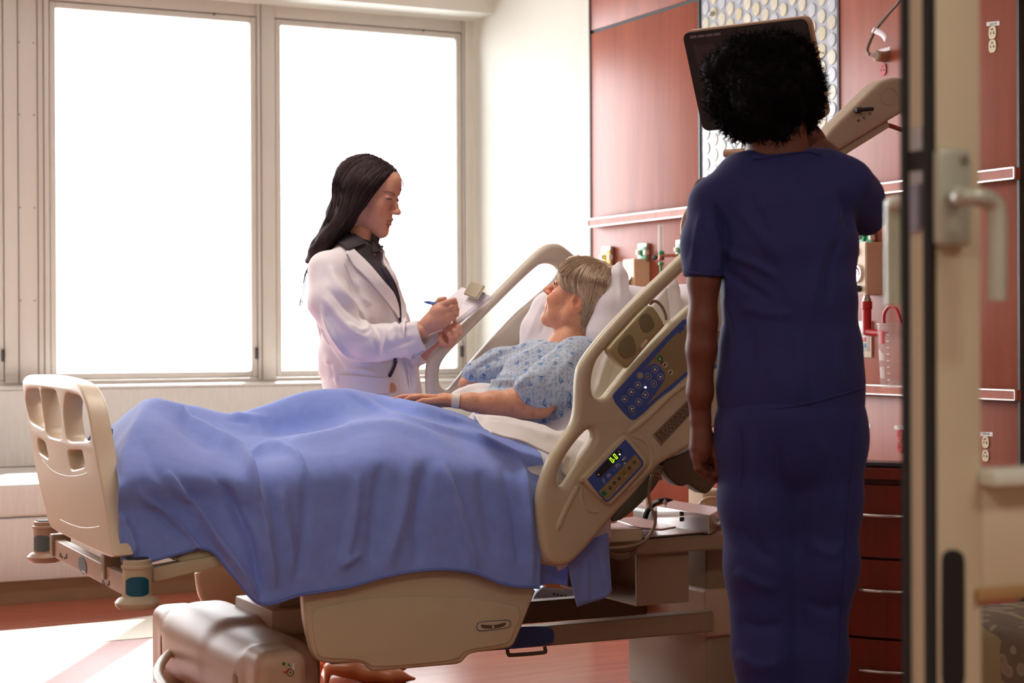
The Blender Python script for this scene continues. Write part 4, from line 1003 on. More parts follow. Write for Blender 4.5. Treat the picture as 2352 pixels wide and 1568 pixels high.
PF.chain([np.array(back(.60, .0, 4.45)), np.array(back(.60, .0, 5.0))], .10, k=.05, sq=((-math.sin(th), 0, math.cos(th)), .45))
v, f = PF.mesh(2); nn = normals(v, f)
v = folds(v, nn, [([(1421, 612), (1424, 660), (1428, 720), (1430, 770)], 5, .006), ([(1436, 680), (1428, 720), (1424, 760)], 6, -.005), ([(1250, 690), (1225, 740), (1205, 790)], 6, .004), ([(1262, 720), (1240, 770)], 6, -.004)])
v = v+nn*(vnoise(v*9)*.003)[:, None]
o = obj('pillow', npmesh('pillow', v, f), m_pillow, None, 'all'); tag(o, 'white pillow under the patient\'s head, its corner pointing up', 'pillow', 'pillows on the bed')
0 and pillow('pillow', [P(1547, 638, Y=4.42), P(1430, 700, Y=4.95), P(1420, 800, Y=4.85), P(1530, 830, Y=4.30)], .02, .05, 'second white pillow behind, partly hidden by the near siderail', [([(1545, 650), (1500, 690), (1470, 740)], 8, .007)])
PB = Field(D(1500, 740, 5.12)-.25, D(1500, 740, 5.12)+.25, .006)
for pts, rs in (([(1546, 646, 0), (1536, 670, .0), (1524, 720, .02), (1516, 780, .02)], [.010, .028, .048, .052]), ([(1536, 680, .05), (1480, 720, .1), (1450, 780, .1)], [.02, .045, .05])):
    PB.chain([D(p[0], p[1], 5.12+p[2]) for p in pts], rs, k=.03)
v, f = PB.mesh(2); nn = normals(v, f); v = folds(v, nn, [([(1545, 650), (1510, 690), (1480, 740)], 6, .006), ([(1548, 660), (1545, 700), (1530, 740)], 5, -.004)])
o = obj('pillow', npmesh('pillow', v, f), m_pillow, None, 'all'); tag(o, 'second white pillow behind, partly hidden by the near siderail', 'pillow', 'pillows on the bed')
# ================================================================== people
from mathutils.bvhtree import BVHTree
def colmat(name, rough=.5, sss=0., bump=0., bscale=300, spec=.4, sheen=0.):
    m = bpy.data.materials.new(name); m.use_nodes = True; nt = m.node_tree; b = nt.nodes['Principled BSDF']; L = nt.links
    at = nt.nodes.new('ShaderNodeAttribute'); at.attribute_name = 'Col'
    tc = nt.nodes.new('ShaderNodeTexCoord'); n = nt.nodes.new('ShaderNodeTexNoise'); n.inputs['Scale'].default_value = 60; L.new(tc.outputs['Object'], n.inputs['Vector'])
    mr = nt.nodes.new('ShaderNodeMapRange'); mr.inputs[3].default_value = .88; mr.inputs[4].default_value = 1.1; L.new(n.outputs['Fac'], mr.inputs[0])
    mx = nt.nodes.new('ShaderNodeVectorMath'); mx.operation = 'SCALE'; L.new(at.outputs['Color'], mx.inputs[0]); L.new(mr.outputs[0], mx.inputs['Scale'])
    L.new(mx.outputs[0], b.inputs['Base Color']); b.inputs['Roughness'].default_value = rough; b.inputs['Specular IOR Level'].default_value = spec
    b.inputs['Sheen Weight'].default_value = sheen
    if sss: b.inputs['Subsurface Weight'].default_value = sss; b.inputs['Subsurface Radius'].default_value = (1, .35, .2); b.inputs['Subsurface Scale'].default_value = .006
    if bump:
        n2 = nt.nodes.new('ShaderNodeTexNoise'); n2.inputs['Scale'].default_value = bscale; L.new(tc.outputs['Object'], n2.inputs['Vector'])
        bn = nt.nodes.new('ShaderNodeBump'); bn.inputs['Distance'].default_value = bump; L.new(n2.outputs['Fac'], bn.inputs['Height']); L.new(bn.outputs[0], b.inputs['Normal'])
    return m
m_skin = colmat('skin', .48, .25, .0004, 500)
def axes(scr_x, scr_up, toward):
    """forward given as (screen right, screen up, toward viewer) -> 3x3 with columns forward, left, up"""
    f = RT*scr_x+UP*scr_up-FW*toward; f /= np.linalg.norm(f)
    l = np.cross(UP, f); l /= np.linalg.norm(l); u = np.cross(f, l)
    return np.stack([f, l, u], 1)
def rollax(A, ang):
    c, s = math.cos(ang), math.sin(ang); f, l, u = A.T; return np.stack([f, l*c+u*s, u*c-l*s], 1)
SK0 = dict(nose=1., old=0., h=.0019)
def head_mesh(skin, lip, nose=1., old=0., h=.0019, mouth_open=0., lid=.35, brow=None):
    F = Field((-.115, -.096, -.165), (.14, .096, .135), h)
    F.ell((-.014, 0, .036), (.094, .076, .084), k=0)
    F.ell((.030, 0, .005), (.060, .064, .088), k=.02)
    for s in (1, -1):
        F.cone((.002, .052*s, -.05), (.066, .016*s, -.096), .020, .019, k=.03)
        F.cone((.002, .054*s, -.05), (.0, .058*s, -.01), .018, .018, k=.02)
        F.ell((.058, .038*s, -.022), (.026, .025, .024), k=.02)
        F.ell((.050, .034*s, -.058), (.028, .024, .032), k=.02)
    F.ell((.050, 0, -.055), (.042, .036, .045), k=.02)
    F.ell((.076, 0, -.100), (.0185, .021, .017), k=.018)          # chin
    F.ell((.080, 0, -.064), (.018, .026, .024), k=.015)           # muzzle
    F.cone((.080, -.028, .024), (.080, .028, .024), .013, k=.014)   # brow
    F.ell((.072, 0, .055), (.03, .045, .035), k=.03)              # forehead
    for s in (1, -1): F.ell((.101, .033*s, .002), (.016, .018, .0125), k=.012, mode='sub')     # sockets
    F.chain([(.086, 0, .012), (.101, 0, -.008), (.108+.008*nose, 0, -.028)], [.0065, .0075, .0085], k=.010)
    F.ell((.109+.008*nose, 0, -.030), (.0098, .0105, .0088), k=.006)
    for s in (1, -1):
        F.ell((.100+.003*nose, .0115*s, -.0335), (.0105, .0055, .0068), k=.008)
        F.ell((.107+.004*nose, .0065*s, -.0405), (.0048, .0030, .004), k=.002, mode='sub')
    # eyes: lids over the ball with an open slit
    for s in (1, -1):
        F.ell((.0805, .0325*s, .002), (.0138, .0148, .0138), k=.004)
        F.cone((.093, .022*s, .0015), (.087, .0435*s, .0025), .0015+.0022*lid, .0012+.0018*lid, k=.0015, mode='sub')
        F.cone((.0935, .022*s, .010), (.086, .046*s, .009), .0035, k=.006)
    # lips
    g = .004*mouth_open
    for s in (1, -1):
        F.cone((.099, .003*s, -.0575+g*.3), (.087, .023*s, -.062), .0056, .0028, k=.0035)
        F.cone((.0975, .003*s, -.0690-g), (.087, .021*s, -.0635-g*.3), .0064, .003, k=.0035)
        F.cone((.105, 0, -.0632-g*.35), (.088, .024*s, -.0625), .0012+g*.45, .0007, k=.001, mode='sub')
    F.cone((.112, 0, -.0632-g*.35), (.096, 0, -.0632-g*.35), .0012+g*.4, k=.001, mode='sub')
    F.ell((.100, 0, -.081), (.008, .02, .005), k=.008, mode='sub')
    if old:
        for s in (1, -1):
            F.chain([(.099, .022*s, -.042), (.091, .030*s, -.056), (.080, .034*s, -.074)], .0012, k=.003, mode='sub'); F.ell((.070, .040*s, -.040), (.024, .018, .018), k=.012)
        for zz in (.045, .055, .066): F.cone((.103-(zz-.045)*.35, -.03, zz), (.103-(zz-.045)*.35, .03, zz), .0012, k=.004, mode='sub')
    # ears
    for s in (1, -1):
        R = np.array([[.95, .0, .3], [.0, 1, 0], [-.3, 0, .95]])
        F.ell((-.006, .074*s, -.004), (.018, .007, .032), R, k=.004); F.ell((-.002, .081*s, -.002), (.010, .006, .018), R, k=.004, mode='sub')
        F.ell((-.004, .074*s, -.030), (.008, .006, .010), k=.005); F.ell((.010, .074*s, -.006), (.004, .006, .007), k=.003)
    F.cone((-.022, 0, -.05), (-.035, 0, -.17), .056, .056, k=.03)
    F.cone((-.0, 0, -.07), (-.012, 0, -.17), .040, .045, k=.025)
    v, f = F.mesh(1)
    c = np.tile(np.array(skin), (len(v), 1)).astype(float)
    def dab(p, r, col, st=.8):
        d = np.sqrt((((v-np.array(p))/np.array(r))**2).sum(1)); w_ = (np.clip(1.25-d, 0, 1)**.7)[:, None]*st; c[:] = c*(1-w_)+np.array(col)*w_
    red = np.array(skin)*[1.08, .80, .76]
    for s in (1, -1): dab((.075, .042*s, -.03), (.03, .03, .024), red, .45); dab((0, .078*s, -.01), (.02, .02, .04), red, .5)
    dab((.118, 0, -.03), (.02, .02, .016), red, .5)
    for s in (1, -1):
        for t in np.linspace(0, 1, 5): dab((.099-.010*t*t, .019*s*t, -.0585-.0035*t), (.008, .006, .0036), lip, .8)
        for t in np.linspace(0, 1, 5): dab((.099-.010*t*t, .018*s*t, -.0690-g+.004*t), (.008, .006, .0044), lip, .8)
        if brow is not None:
            for t in np.linspace(0, 1, 9): dab((.0985-.018*t*t, (.013+.036*t)*s, .019+.007*math.sin(t*2.4)), (.012, .005, .0026+.001*(1-t)), brow, .85)
        dab((.0935, .033*s, .0105), (.010, .016, .004), np.array(skin)*.75, .35)  # shade above the eyes painted into the skin colour
    return v, f, c
def eye_parts(A, o, s, par, iris, gaze=(1, 0, 0), lash=True, rad=.0128, skincol=None):
    m_eye = mat('eye_white', srgb(232, 226, 220), .15, var=.01); m_ir = mat('iris_'+iris[0], iris[1], .15); m_pu = mat('pupil', (.005, .005, .005), .1)
    for sd in (1, -1):
        ctr = np.array((.0795, .0325*sd, .002)); g = np.array(gaze, float); g /= np.linalg.norm(g)
        bm = bmesh.new(); bmesh.ops.create_uvsphere(bm, u_segments=20, v_segments=14, radius=rad)
        rot = Vector(g).to_track_quat('Z', 'Y').to_matrix().to_4x4(); bm.transform(rot)
        for f in bm.faces:
            a = math.acos(max(-1, min(1, f.calc_center_median().normalized().dot(Vector(g))))); f.material_index = 2 if a < .2 else (1 if a < .48 else 0)
        for v in bm.verts: v.co = Vector(o+A@((np.array(v.co)+ctr)*s))
        obj('eyeball', bm, [m_eye, m_ir, m_pu], par, True)
        if lash:
            m_l = mat('lashes', (.012, .009, .008), .6)
            pts = [(.0945, .021, .0045), (.0963, .028, .0065), (.0955, .036, .0068), (.0905, .0445, .0045), (.086, .0475, .002)]
            tube('eyelashes', [o+A@(np.array((p[0], p[1]*sd, p[2]-.001))*s) for p in pts], [.0008, .0015, .0017, .0016, .0007], m_l, par, 6, 4)
def bvh_of(v, f): return BVHTree.FromPolygons([tuple(map(float, q)) for q in v], [tuple(int(i) for i in q) for q in f])
def bvh_obj(o):
    me = o.data; L = Vector(o.location) if o.parent is None else PW(o).translation
    return BVHTree.FromPolygons([v.co+L for v in me.vertices], [tuple(p.vertices) for p in me.polygons])
def snap(bv, px, py, off=0.):
    d = Vector([float(q) for q in ray(px, py)]).normalized(); h = bv.ray_cast(Vector(CAM.tolist()), d)
    if h[0] is None:
        # nearest point of the surface to the ray
        best = None
        for t in np.linspace(3, 7.5, 90):
            p = Vector((CAM+ray(px, py)*t).tolist()); n = bv.find_nearest(p)
            if n[0] is not None and (best is None or (n[0]-p).length < best[0]): best = ((n[0]-p).length, n[0], n[1])
        return np.array(best[1])-np.array(d)*off
    n = h[1] if h[1].dot(d) < 0 else -h[1]
    return np.array(h[0]+n*off)
def inside(pt, poly):
    x, y = pt; r = False; n = len(poly)
    for i in range(n):
        (x1, y1), (x2, y2) = poly[i], poly[(i+1) % n]
        if (y1 > y) != (y2 > y) and x < (x2-x1)*(y-y1)/(y2-y1)+x1: r = not r
    return r
def patch(name, bv, quadpts, m, parent, off=.004, nu=16, nv=16, thick=.002, bulge=0.):
    """four-sided patch (4 pixel polylines' corners: a list of rows of pixel points) laid on a surface"""
    A = np.array(quadpts, float)
    B = np.stack([crom(r, nv) if len(r) > 2 else np.linspace(r[0], r[1], nv) for r in A])
    C = np.stack([crom(B[:, j], nu) if len(A) > 2 else np.linspace(B[0, j], B[1, j], nu) for j in range(B.shape[1])], 1)
    a, b = C.shape[:2]; v = np.array([snap(bv, *C[i, j], off+bulge*math.sin(math.pi*i/(a-1))*math.sin(math.pi*j/(b-1))) for i in range(a) for j in range(b)])
    v3 = v.reshape(a, b, 3)
    for _ in range(2): v3[1:-1, 1:-1] = .5*v3[1:-1, 1:-1]+.125*(v3[:-2, 1:-1]+v3[2:, 1:-1]+v3[1:-1, :-2]+v3[1:-1, 2:])
    f = grid_faces(a, b); n = normals(v, f)
    if ((n*(CAM-v)).sum(1)).mean() < 0: f = f[:, ::-1]
    o = obj(name, npmesh(name, v, f), m, parent, 'all')
    md = o.modifiers.new('thickness', 'SOLIDIFY'); md.thickness = thick; md.offset = 0
    return o
def strand_mesh(paths, r, sides=3):
    V, Fc, base = [], [], 0
    for p in paths:
        p = np.array(p); n = len(p); t = np.gradient(p, axis=0); t /= np.linalg.norm(t, axis=1, keepdims=True)+1e-9
        a = np.cross(t, [.31, .2, .93]); a /= np.linalg.norm(a, axis=1, keepdims=True)+1e-9; b = np.cross(t, a)
        rr = r*np.minimum(1, np.linspace(2.2, .25, n))[:, None]
        ring = np.stack([p+(a*math.cos(2*math.pi*k/sides)+b*math.sin(2*math.pi*k/sides))*rr for k in range(sides)], 1)
        V.append(ring.reshape(-1, 3)); i = np.arange(n-1)[:, None]; k = np.arange(sides)[None]
        q = np.stack([i*sides+k, i*sides+(k+1) % sides, (i+1)*sides+(k+1) % sides, (i+1)*sides+k], -1).reshape(-1, 4)+base
        Fc.append(q); base += n*sides
    return np.vstack(V), np.vstack(Fc)
def flow_strands(bv, A, B, n, r, jit=3., lift=.003, nn=16, sub=(0, 1), seed=1, tlen=(.7, 1.), pw=1.):
    R = np.random.RandomState(seed); A = crom(A, 6); B = crom(B, 6)
    ra = lambda G, t: np.stack([np.interp(t*(len(G)-1), np.arange(len(G)), G[:, k]) for k in range(2)], -1)
    out = []
    for i in range(n):
        w_ = sub[0]+(sub[1]-sub[0])*R.rand()**pw; t0 = R.rand()*.35*R.rand(); t1 = t0+(1-t0)*R.uniform(*tlen)
        t = np.linspace(t0, t1, nn); q = ra(A, t)*(1-w_)+ra(B, t)*w_
        q += np.cumsum(R.randn(nn, 2)*jit*.12, 0)+R.randn(2)*jit*.5
        lf = lift*(R.rand()*1.2)
        out.append([snap(bv, x, y, lf) for x, y in q])
    return out
def px3(dep):
    return lambda pts: [D(p[0], p[1], dep+(p[2] if len(p) > 2 else 0)) for p in pts]
FWx = FW.copy()

# ------------------------------------------------------------------ DOCTOR
DD = 5.89; W = px3(DD)
doc = empty('person', (D(830, 1500, DD)[0], D(830, 1500, DD)[1], 0), 'person with long dark hair in a white coat, writing on a clipboard', 'person', 'people in the hospital room')
doc_skin = np.array(srgb(214, 158, 132))
HA = rollax(axes(.926, -.225, .30), math.radians(0)); HO = D(842, 449, DD); HS = 1.05
hv, hf, hc = head_mesh(doc_skin, srgb(150, 84, 84), nose=.75, mouth_open=1.7, lid=.8, brow=np.array(srgb(140, 98, 82)))
hw = HO+(hv*HS)@HA.T
B = Field(D(680, 620, DD)-[.55, .55, .9], D(680, 620, DD)+[.85, .75, .55], .009)
def chainpx(F, Wf, pts, rs, k=.02, sq=None, mode='add'): F.chain(Wf(pts), rs, k=k, sq=sq, mode=mode); return F
chainpx(B, W, [(828, 540, 0), (820, 600, 0), (815, 700, 0), (822, 800, 0), (832, 880, 0)], [.05, .06, .065, .055, .055], k=.01, sq=(FW, 1.2))
chainpx(B, W, [(762, 625, -.14), (765, 700, -.19), (815, 790, -.2), (890, 784, -.20), (972, 758, -.24)], [.03, .03, .03, .028, .024])
chainpx(B, W, [(850, 615, .15), (880, 720, .18), (915, 800, .12), (985, 805, -.06), (1018, 790, -.19)], [.045, .04, .038, .03, .024])
bv_, bf_ = B.mesh(2)
# right (writing) hand
HF = Field(D(1010, 725, DD-.24)-.15, D(1010, 725, DD-.24)+.15, .0022); h0 = DD-.24
def HW(F, pts, rs, k=.004, d0=h0): F.chain([D(p[0], p[1], d0+p[2]) for p in pts], [r/700*(.86 if k < .008 else 1) for r in rs], k=min(k, .0025) if k < .008 else k)
HW(HF, [(940, 774, .035), (972, 754, .014), (992, 738, 0)], [16, 17, 19], .01)
HW(HF, [(992, 738, 0), (1010, 716, -.005)], [19, 20], .012); HW(HF, [(985, 745, 0), (1015, 735, -.005), (1030, 725, -.005)], [17, 17, 13], .012)
HW(HF, [(1008, 704, -.012), (1027, 694, -.018), (1043, 689, -.01), (1047, 697, .006), (1036, 706, .012)], [10.5, 7.5, 6.8, 6, 5])     # index
HW(HF, [(1020, 715, -.012), (1036, 705, -.016), (1047, 703, -.006), (1050, 711, .008), (1040, 718, .012)], [10.5, 7.5, 6.6, 6, 5])   # middle
HW(HF, [(1026, 726, -.010), (1040, 716, -.012), (1049, 716, -.002), (1049, 723, .010), (1040, 728, .012)], [10, 7.2, 6.4, 5.6, 4.6])   # ring
HW(HF, [(1026, 738, -.006), (1036, 729, -.008), (1043, 729, .002), (1044, 736, .010)], [9, 6.6, 5.8, 5])                         # little
HW(HF, [(992, 722, .012), (1000, 700, .022), (1010, 688, .020), (1022, 685, .012)], [11, 8, 7, 5.6])                                # thumb
HW(HF, [(1000, 716, -.01), (1014, 712, -.014)], [13, 11], .008)
# left hand under the board
HW(HF, [(1016, 793, .05), (1028, 782, .035), (1040, 768, .03)], [15, 17, 15], .012)
for (p, r) in (([(1036, 752, .028), (1047, 746, .008), (1054, 752, -.006), (1056, 764, -.008), (1050, 772, -.002)], [9, 8, 7.6, 7, 6]), ([(1030, 760, .025), (1036, 752, .006), (1044, 760, -.010), (1047, 772, -.012), (1042, 781, -.004)], [9, 8, 7.6, 7, 6]),
               ([(1022, 768, .025), (1025, 758, .006), (1031, 766, -.010), (1036, 778, -.012), (1034, 787, -.004)], [8.5, 7.5, 7, 6.6, 5.6]), ([(1020, 780, .025), (1012, 768, .008), (1010, 776, -.006), (1016, 786, -.008), (1024, 790, -.002)], [8.5, 7, 6.4, 6, 5.6])):
    HW(HF, p, r)
gv, gf = HF.mesh(1)
# lower legs and feet behind the bed
fl = P(862, 1562, Z=0)
LG = Field((fl[0]-.45, fl[1]-.3, 0), (fl[0]+.35, fl[1]+.35, 1.02), .009)
hipc = D(832, 900, DD)
for s_, yo in ((0, .0), (1, .17)):
    ank = np.array([fl[0]-.13+.04*s_, fl[1]+yo, .11])
    LG.chain([hipc+np.array([0, yo-.08, 0]), np.array([ank[0]+.02, ank[1], .52]), ank+[0, 0, .18], ank, ank+[.04, 0, -.045]], [.085, .052, .05, .030, .03], k=.02)
    LG.chain([ank+[.0, 0, -.03], ank+[.08, -.03, -.06], ank+[.16, -.06, -.085]], [.03, .027, .018], k=.015)
lv, lf = LG.mesh(1)
V, Fc = merge([(hw, hf), (bv_, bf_), (gv, gf), (lv, lf)])
cc = np.vstack([hc, np.tile(doc_skin, (len(V)-len(hw), 1))])
me = npmesh('body', V, Fc); paint(me, cc); obj('body', me, m_skin, doc, 'all')
eye_parts(HA, HO, HS, doc, ('brown', srgb(50, 30, 20)), gaze=(.9, 0, -.5))
_mt = mat('teeth', srgb(225, 220, 212), .25)
tube('teeth', [HO+HA@(np.array(p)*HS) for p in ((.084, -.014, -.0625), (.0905, -.006, -.0625), (.0915, 0, -.0625), (.0905, .006, -.0625), (.084, .014, -.0625))], .0026, _mt, doc, 8)
# shoes: tan pointed heels
m_shoe = mat('tan_leather', srgb(176, 112, 70), .35)
for s_, yo in ((0, 0), (1, .17)):
    ank = np.array([fl[0]-.13+.04*s_, fl[1]+yo, .11]); S_ = Field(ank-[.08, .14, .12], ank+[.27, .08, .06], .004)
    S_.chain([ank+[-.01, 0, -.055], ank+[.03, -.012, -.06], ank+[.09, -.034, -.078], ank+[.16, -.062, -.090], ank+[.225, -.088, -.098]], [.036, .038, .040, .038, .010], k=.03, sq=((0, 0, 1), .62))
    S_.cone(ank+[-.028, .01, -.06], ank+[-.035, .012, -.105], .014, .008, k=.01)
    sv, sf = S_.mesh(1); obj('shoe', npmesh('shoe', sv, sf), m_shoe, doc, 'all')
# hair
m_hair = mat('dark_brown_hair', srgb(58, 42, 43), .65, var=.25, scale=60, stretch=(1, 1, .1), spec=.25)
H = Field(D(800, 470, DD)-[.26, .26, .24], D(800, 470, DD)+[.26, .26, .22], .004)
H.ell(HO+HA@np.array((-.016, 0, .038))*HS, np.array((.100, .086, .090))*HS, HA, k=0)
H.ell(HO+HA@np.array((.035, 0, .055))*HS, np.array((.060, .072, .056))*HS, HA, k=.02)
for dz in (-.055, .055):
    H.chain(W([(832, 430, dz), (815, 490, dz*1.1), (790, 530, dz*1.2-.01), (755, 556, dz*1.3-.02), (722, 580, dz-.03), (706, 598, dz*.6-.03)]), [.062, .056, .046, .034, .018, .005], k=.02)
H.chain(W([(820, 440, 0), (790, 500, 0), (768, 540, 0), (735, 568, 0), (708, 600, 0)]), [.075, .058, .048, .03, .006], k=.02)
# keep the face and the throat free: cut by the plane of the front edge
e0, e1 = D(912, 400, DD), D(792, 556, DD); dirL = (e1-e0)/np.linalg.norm(e1-e0)
nrm = np.cross(dirL, FW+.22*RT); nrm /= np.linalg.norm(nrm)
if (D(915, 500, DD)-e0)@nrm < 0: nrm = -nrm
H.cut(e0, nrm)
xv, xf = H.mesh(2); bvH = bvh_of(xv, xf)
nn = normals(xv, xf); q = proj(xv); ang = np.arctan2(q[:, 1]-380, q[:, 0]-890)
gr = vnoise(np.stack([ang*26, q[:, 1]*.012, q[:, 0]*.004], 1))*.0028
xv = xv+nn*gr[:, None]
pathsA = flow_strands(bvH, [(868, 352), (806, 362), (768, 408), (762, 470), (742, 520), (704, 598)], [(908, 392), (893, 428), (868, 466), (840, 498), (812, 530), (775, 556)], 560, .0009, jit=2.5, lift=.004, seed=2)
R_s = np.random.RandomState(5)
for i in range(16):     # fine wisps over the forehead and at the back
    a = np.array([(886+R_s.uniform(-14, 18), 372+R_s.uniform(-6, 14)), (912+R_s.uniform(-9, 7), 396), (923+R_s.uniform(-9, 7), 425), (919+R_s.uniform(-10, 9), 448+R_s.uniform(-8, 14))])
    pathsA.append([D(x, y, DD-.02+.004*R_s.randn()) for x, y in crom(a, 4)])
for i in range(14):
    x0 = 696+R_s.uniform(-7, 5); a = np.array([(712, 600), (x0+7, 640), (x0-2, 690), (x0-2+R_s.uniform(-3, 3), 712+R_s.uniform(0, 20))])
    pathsA.append([D(x, y, DD+.06+.004*R_s.randn()) for x, y in crom(a, 4)])
sv, sf = strand_mesh(pathsA, .0010)
V, Fc = merge([(xv, xf), (sv, sf)]); obj('hair', npmesh('hair', V, Fc), m_hair, doc, 'all')
# coat
m_coat = mat('white_coat_cotton', srgb(232, 224, 226), .8, var=.02, scale=5, sheen=.1)
Cf = Field(D(820, 750, DD)-[.36, .36, .52], D(820, 750, DD)+[.36, .36, .33], .006)
chainpx(Cf, W, [(822, 592, 0), (815, 640, 0), (812, 720, 0), (824, 800, 0), (832, 860, 0), (840, 960, 0), (842, 1040, 0)], [.070, .108, .117, .118, .125, .14, .15], k=.03, sq=(FW, 1.35))
chainpx(Cf, W, [(760, 622, -.145), (806, 588, -.05), (840, 590, .06), (850, 612, .15)], [.058, .052, .048, .05], k=.03)
chainpx(Cf, W, [(870, 650, -.05), (905, 740, -.02), (925, 820, 0), (935, 900, 0)], [.055, .045, .045, .05], k=.03)
chainpx(Cf, W, [(856, 618, .15), (885, 720, .19), (915, 805, .12), (962, 808, -.03)], [.055, .056, .055, .045], k=.015)
chainpx(Cf, W, [(750, 622, -.15), (757, 690, -.19), (790, 760, -.205), (836, 790, -.205)], [.062, .066, .062, .058], k=.022)
chainpx(Cf, W, [(836, 786, -.205), (890, 784, -.20), (935, 782, -.215), (985, 764, -.228)], [.060, .057, .051, .050], k=.010)
_t = D(972, 769, DD-.222); _a = D(966, 770, DD-.222)-D(925, 783, DD-.212); _a /= np.linalg.norm(_a); _b = np.cross(_a, FW); _b /= np.linalg.norm(_b)
Cf.rbox(_t+_a*.045, (.045, .07, .07), .003, np.stack([_a, _b, np.cross(_a, _b)], 1), k=.002, mode='sub'); Cf.cone(_t+_a*.03, _t-_a*.02, .034, .026, k=.004, mode='sub')
cutn = D(972, 768, DD-.14)
g_ = Cf.grid()
neckc = D(836, 560, DD)
Cf.cone(D(840, 530, DD), D(826, 590, DD), .062, .055, k=.006, mode='sub')
cv, cf_ = Cf.mesh(2); nn = normals(cv, cf_)
if ((nn*(CAM-cv)).sum(1)).mean() < 0 and ((nn*(cv-cv.mean(0))).sum(1)).mean() < 0: cf_ = cf_[:, ::-1]; nn = -nn
coat_f = [([(800, 590), (812, 640), (828, 690)], 6, -.005), ([(815, 640), (832, 680), (850, 700)], 5, .007), ([(760, 610), (772, 650), (812, 700), (848, 740)], 8, .008), ([(752, 660), (790, 700), (830, 735), (852, 765)], 7, -.007), ([(745, 680), (780, 730), (815, 765), (850, 775)], 7, .008),
          ([(800, 740), (830, 760), (852, 745)], 5, .007), ([(830, 725), (850, 760), (862, 800)], 6, .008, 1), ([(850, 730), (870, 770), (868, 815)], 5, -.008), ([(876, 745), (885, 770), (880, 815)], 5, .006), ([(740, 700), (765, 770), (800, 815), (835, 828)], 7, .009, -1),
          ([(850, 830), (900, 818), (940, 815)], 5, .005), ([(890, 760), (930, 752), (960, 745)], 6, .005), ([(880, 800), (915, 790), (955, 778)], 6, -.005),
          ([(712, 770), (735, 810), (740, 870)], 6, .007), ([(725, 740), (752, 800), (790, 850)], 6, -.007), ([(700, 700), (715, 760), (722, 800)], 6, .006), ([(760, 830), (765, 870)], 5, -.006), ([(790, 845), (830, 850), (870, 860)], 6, .006), ([(745, 820), (770, 850), (778, 890)], 5, .007),
          ([(925, 820), (938, 860), (945, 900)], 4, -.008), ([(935, 800), (952, 850), (960, 900)], 5, .007), ([(893, 700), (910, 750), (905, 790)], 6, .006)]
cv = folds(cv, nn, [(a[0], a[1], a[2]*1.5)+tuple(a[3:]) for a in coat_f]); cv = cv+nn*(vnoise(cv*11)*.0028+vnoise(cv*27)*.0012)[:, None]
coat = obj('coat', npmesh('coat', cv, cf_), m_coat, doc, 'all'); bvC = bvh_of(cv, cf_)
m_shirt = mat('charcoal_shirt', srgb(52, 42, 48), .75, var=.06)
sh1 = [[(804, 558), (838, 548), (868, 560)], [(818, 578), (845, 572), (872, 582)], [(840, 602), (858, 600), (876, 606)], [(868, 634), (880, 628), (889, 625)], [(896, 664), (902, 660), (906, 655)], [(912, 700), (914, 698), (917, 697)], [(917.5, 740), (918.5, 740), (920, 740)]]
patch('shirt_front', bvC, sh1, m_shirt, doc, off=.004, nu=8, nv=8)
patch('lapel', bvC, [[(792, 582), (808, 572)], [(812, 612), (840, 604)], [(842, 642), (870, 636)], [(876, 680), (898, 668)], [(899, 710), (911, 700)], [(911, 732), (916, 729)]], m_coat, doc, off=.008, nu=8, nv=10, thick=.004)
patch('lapel', bvC, [[(874, 576), (890, 588)], [(878, 606), (902, 622)], [(892, 628), (914, 655)], [(908, 660), (926, 700)], [(918, 705), (932, 735)], [(921, 742), (930, 775)]], m_coat, doc, off=.008, nu=8, nv=10, thick=.004)
bvB = bvh_of(*merge([(cv, cf_), (hw, hf), (bv_, bf_)]))
patch('shirt_collar', bvB, [[(776, 548), (806, 534), (812, 545)], [(772, 556), (806, 556), (832, 556)], [(797, 580), (808, 575), (836, 563)]], m_shirt, doc, off=.012, nu=8, nv=8, thick=.003)
patch('shirt_collar', bvB, [[(849, 538), (860, 546)], [(850, 560), (873, 556)], [(852, 584), (874, 578)]], m_shirt, doc, off=.012, nu=8, nv=8, thick=.003)
patch('pocket', bvC, [[(780, 860), (820, 862), (868, 866), (895, 868)], [(778, 880), (820, 882), (866, 884), (893, 884)], [(780, 905), (820, 906), (865, 906), (892, 904)]], m_coat, doc, off=.0045, nu=8, nv=8, thick=.003)
tube('pocket_hem', [snap(bvC, x, y, .007) for x, y in crom([(781, 862), (820, 864), (868, 868), (894, 869)], 5)], .0016, m_coat, doc, 6)
tube('front_edge', [snap(bvC, x, y, .005) for x, y in crom([(938, 836), (941, 858), (943, 880), (944, 905)], 5)], .0025, m_coat, doc, 6)
lathe('necklace_pendant', snap(bvC, 857, 588, .008), (-FW).tolist(), [(.001, 0), (.006, .002), (.002, .004)], mat('brown_pendant', srgb(96, 70, 52), .4), doc, 10)
tube('necklace', [snap(bvB, x, y, .008) for x, y in crom([(848, 560), (850, 572), (857, 588)], 4)], .0012, mat('brown_pendant', srgb(96, 70, 52), .4), doc, 5)
NB = Field(D(838, 560, DD)-.12, D(838, 560, DD)+.12, .004)
NB.cone(D(838, 546, DD), D(824, 592, DD), .054, .064, k=0, sq=(FW, 1.1)); NB.cone(D(842, 525, DD), D(834, 552, DD), .056, .050, k=.002, mode='sub'); NB.cut(D(836, 550, DD), UP*1.0+RT*.25)
nv_, nf_ = NB.mesh(1); obj('shirt_neckband', npmesh('nb', nv_, nf_), m_shirt, doc, 'all')
tube('armhole_seam', [snap(bvC, x, y, .001) for x, y in crom([(790, 606), (800, 628), (812, 654), (824, 690), (838, 730)], 5)], .0016, m_coat, doc, 6)
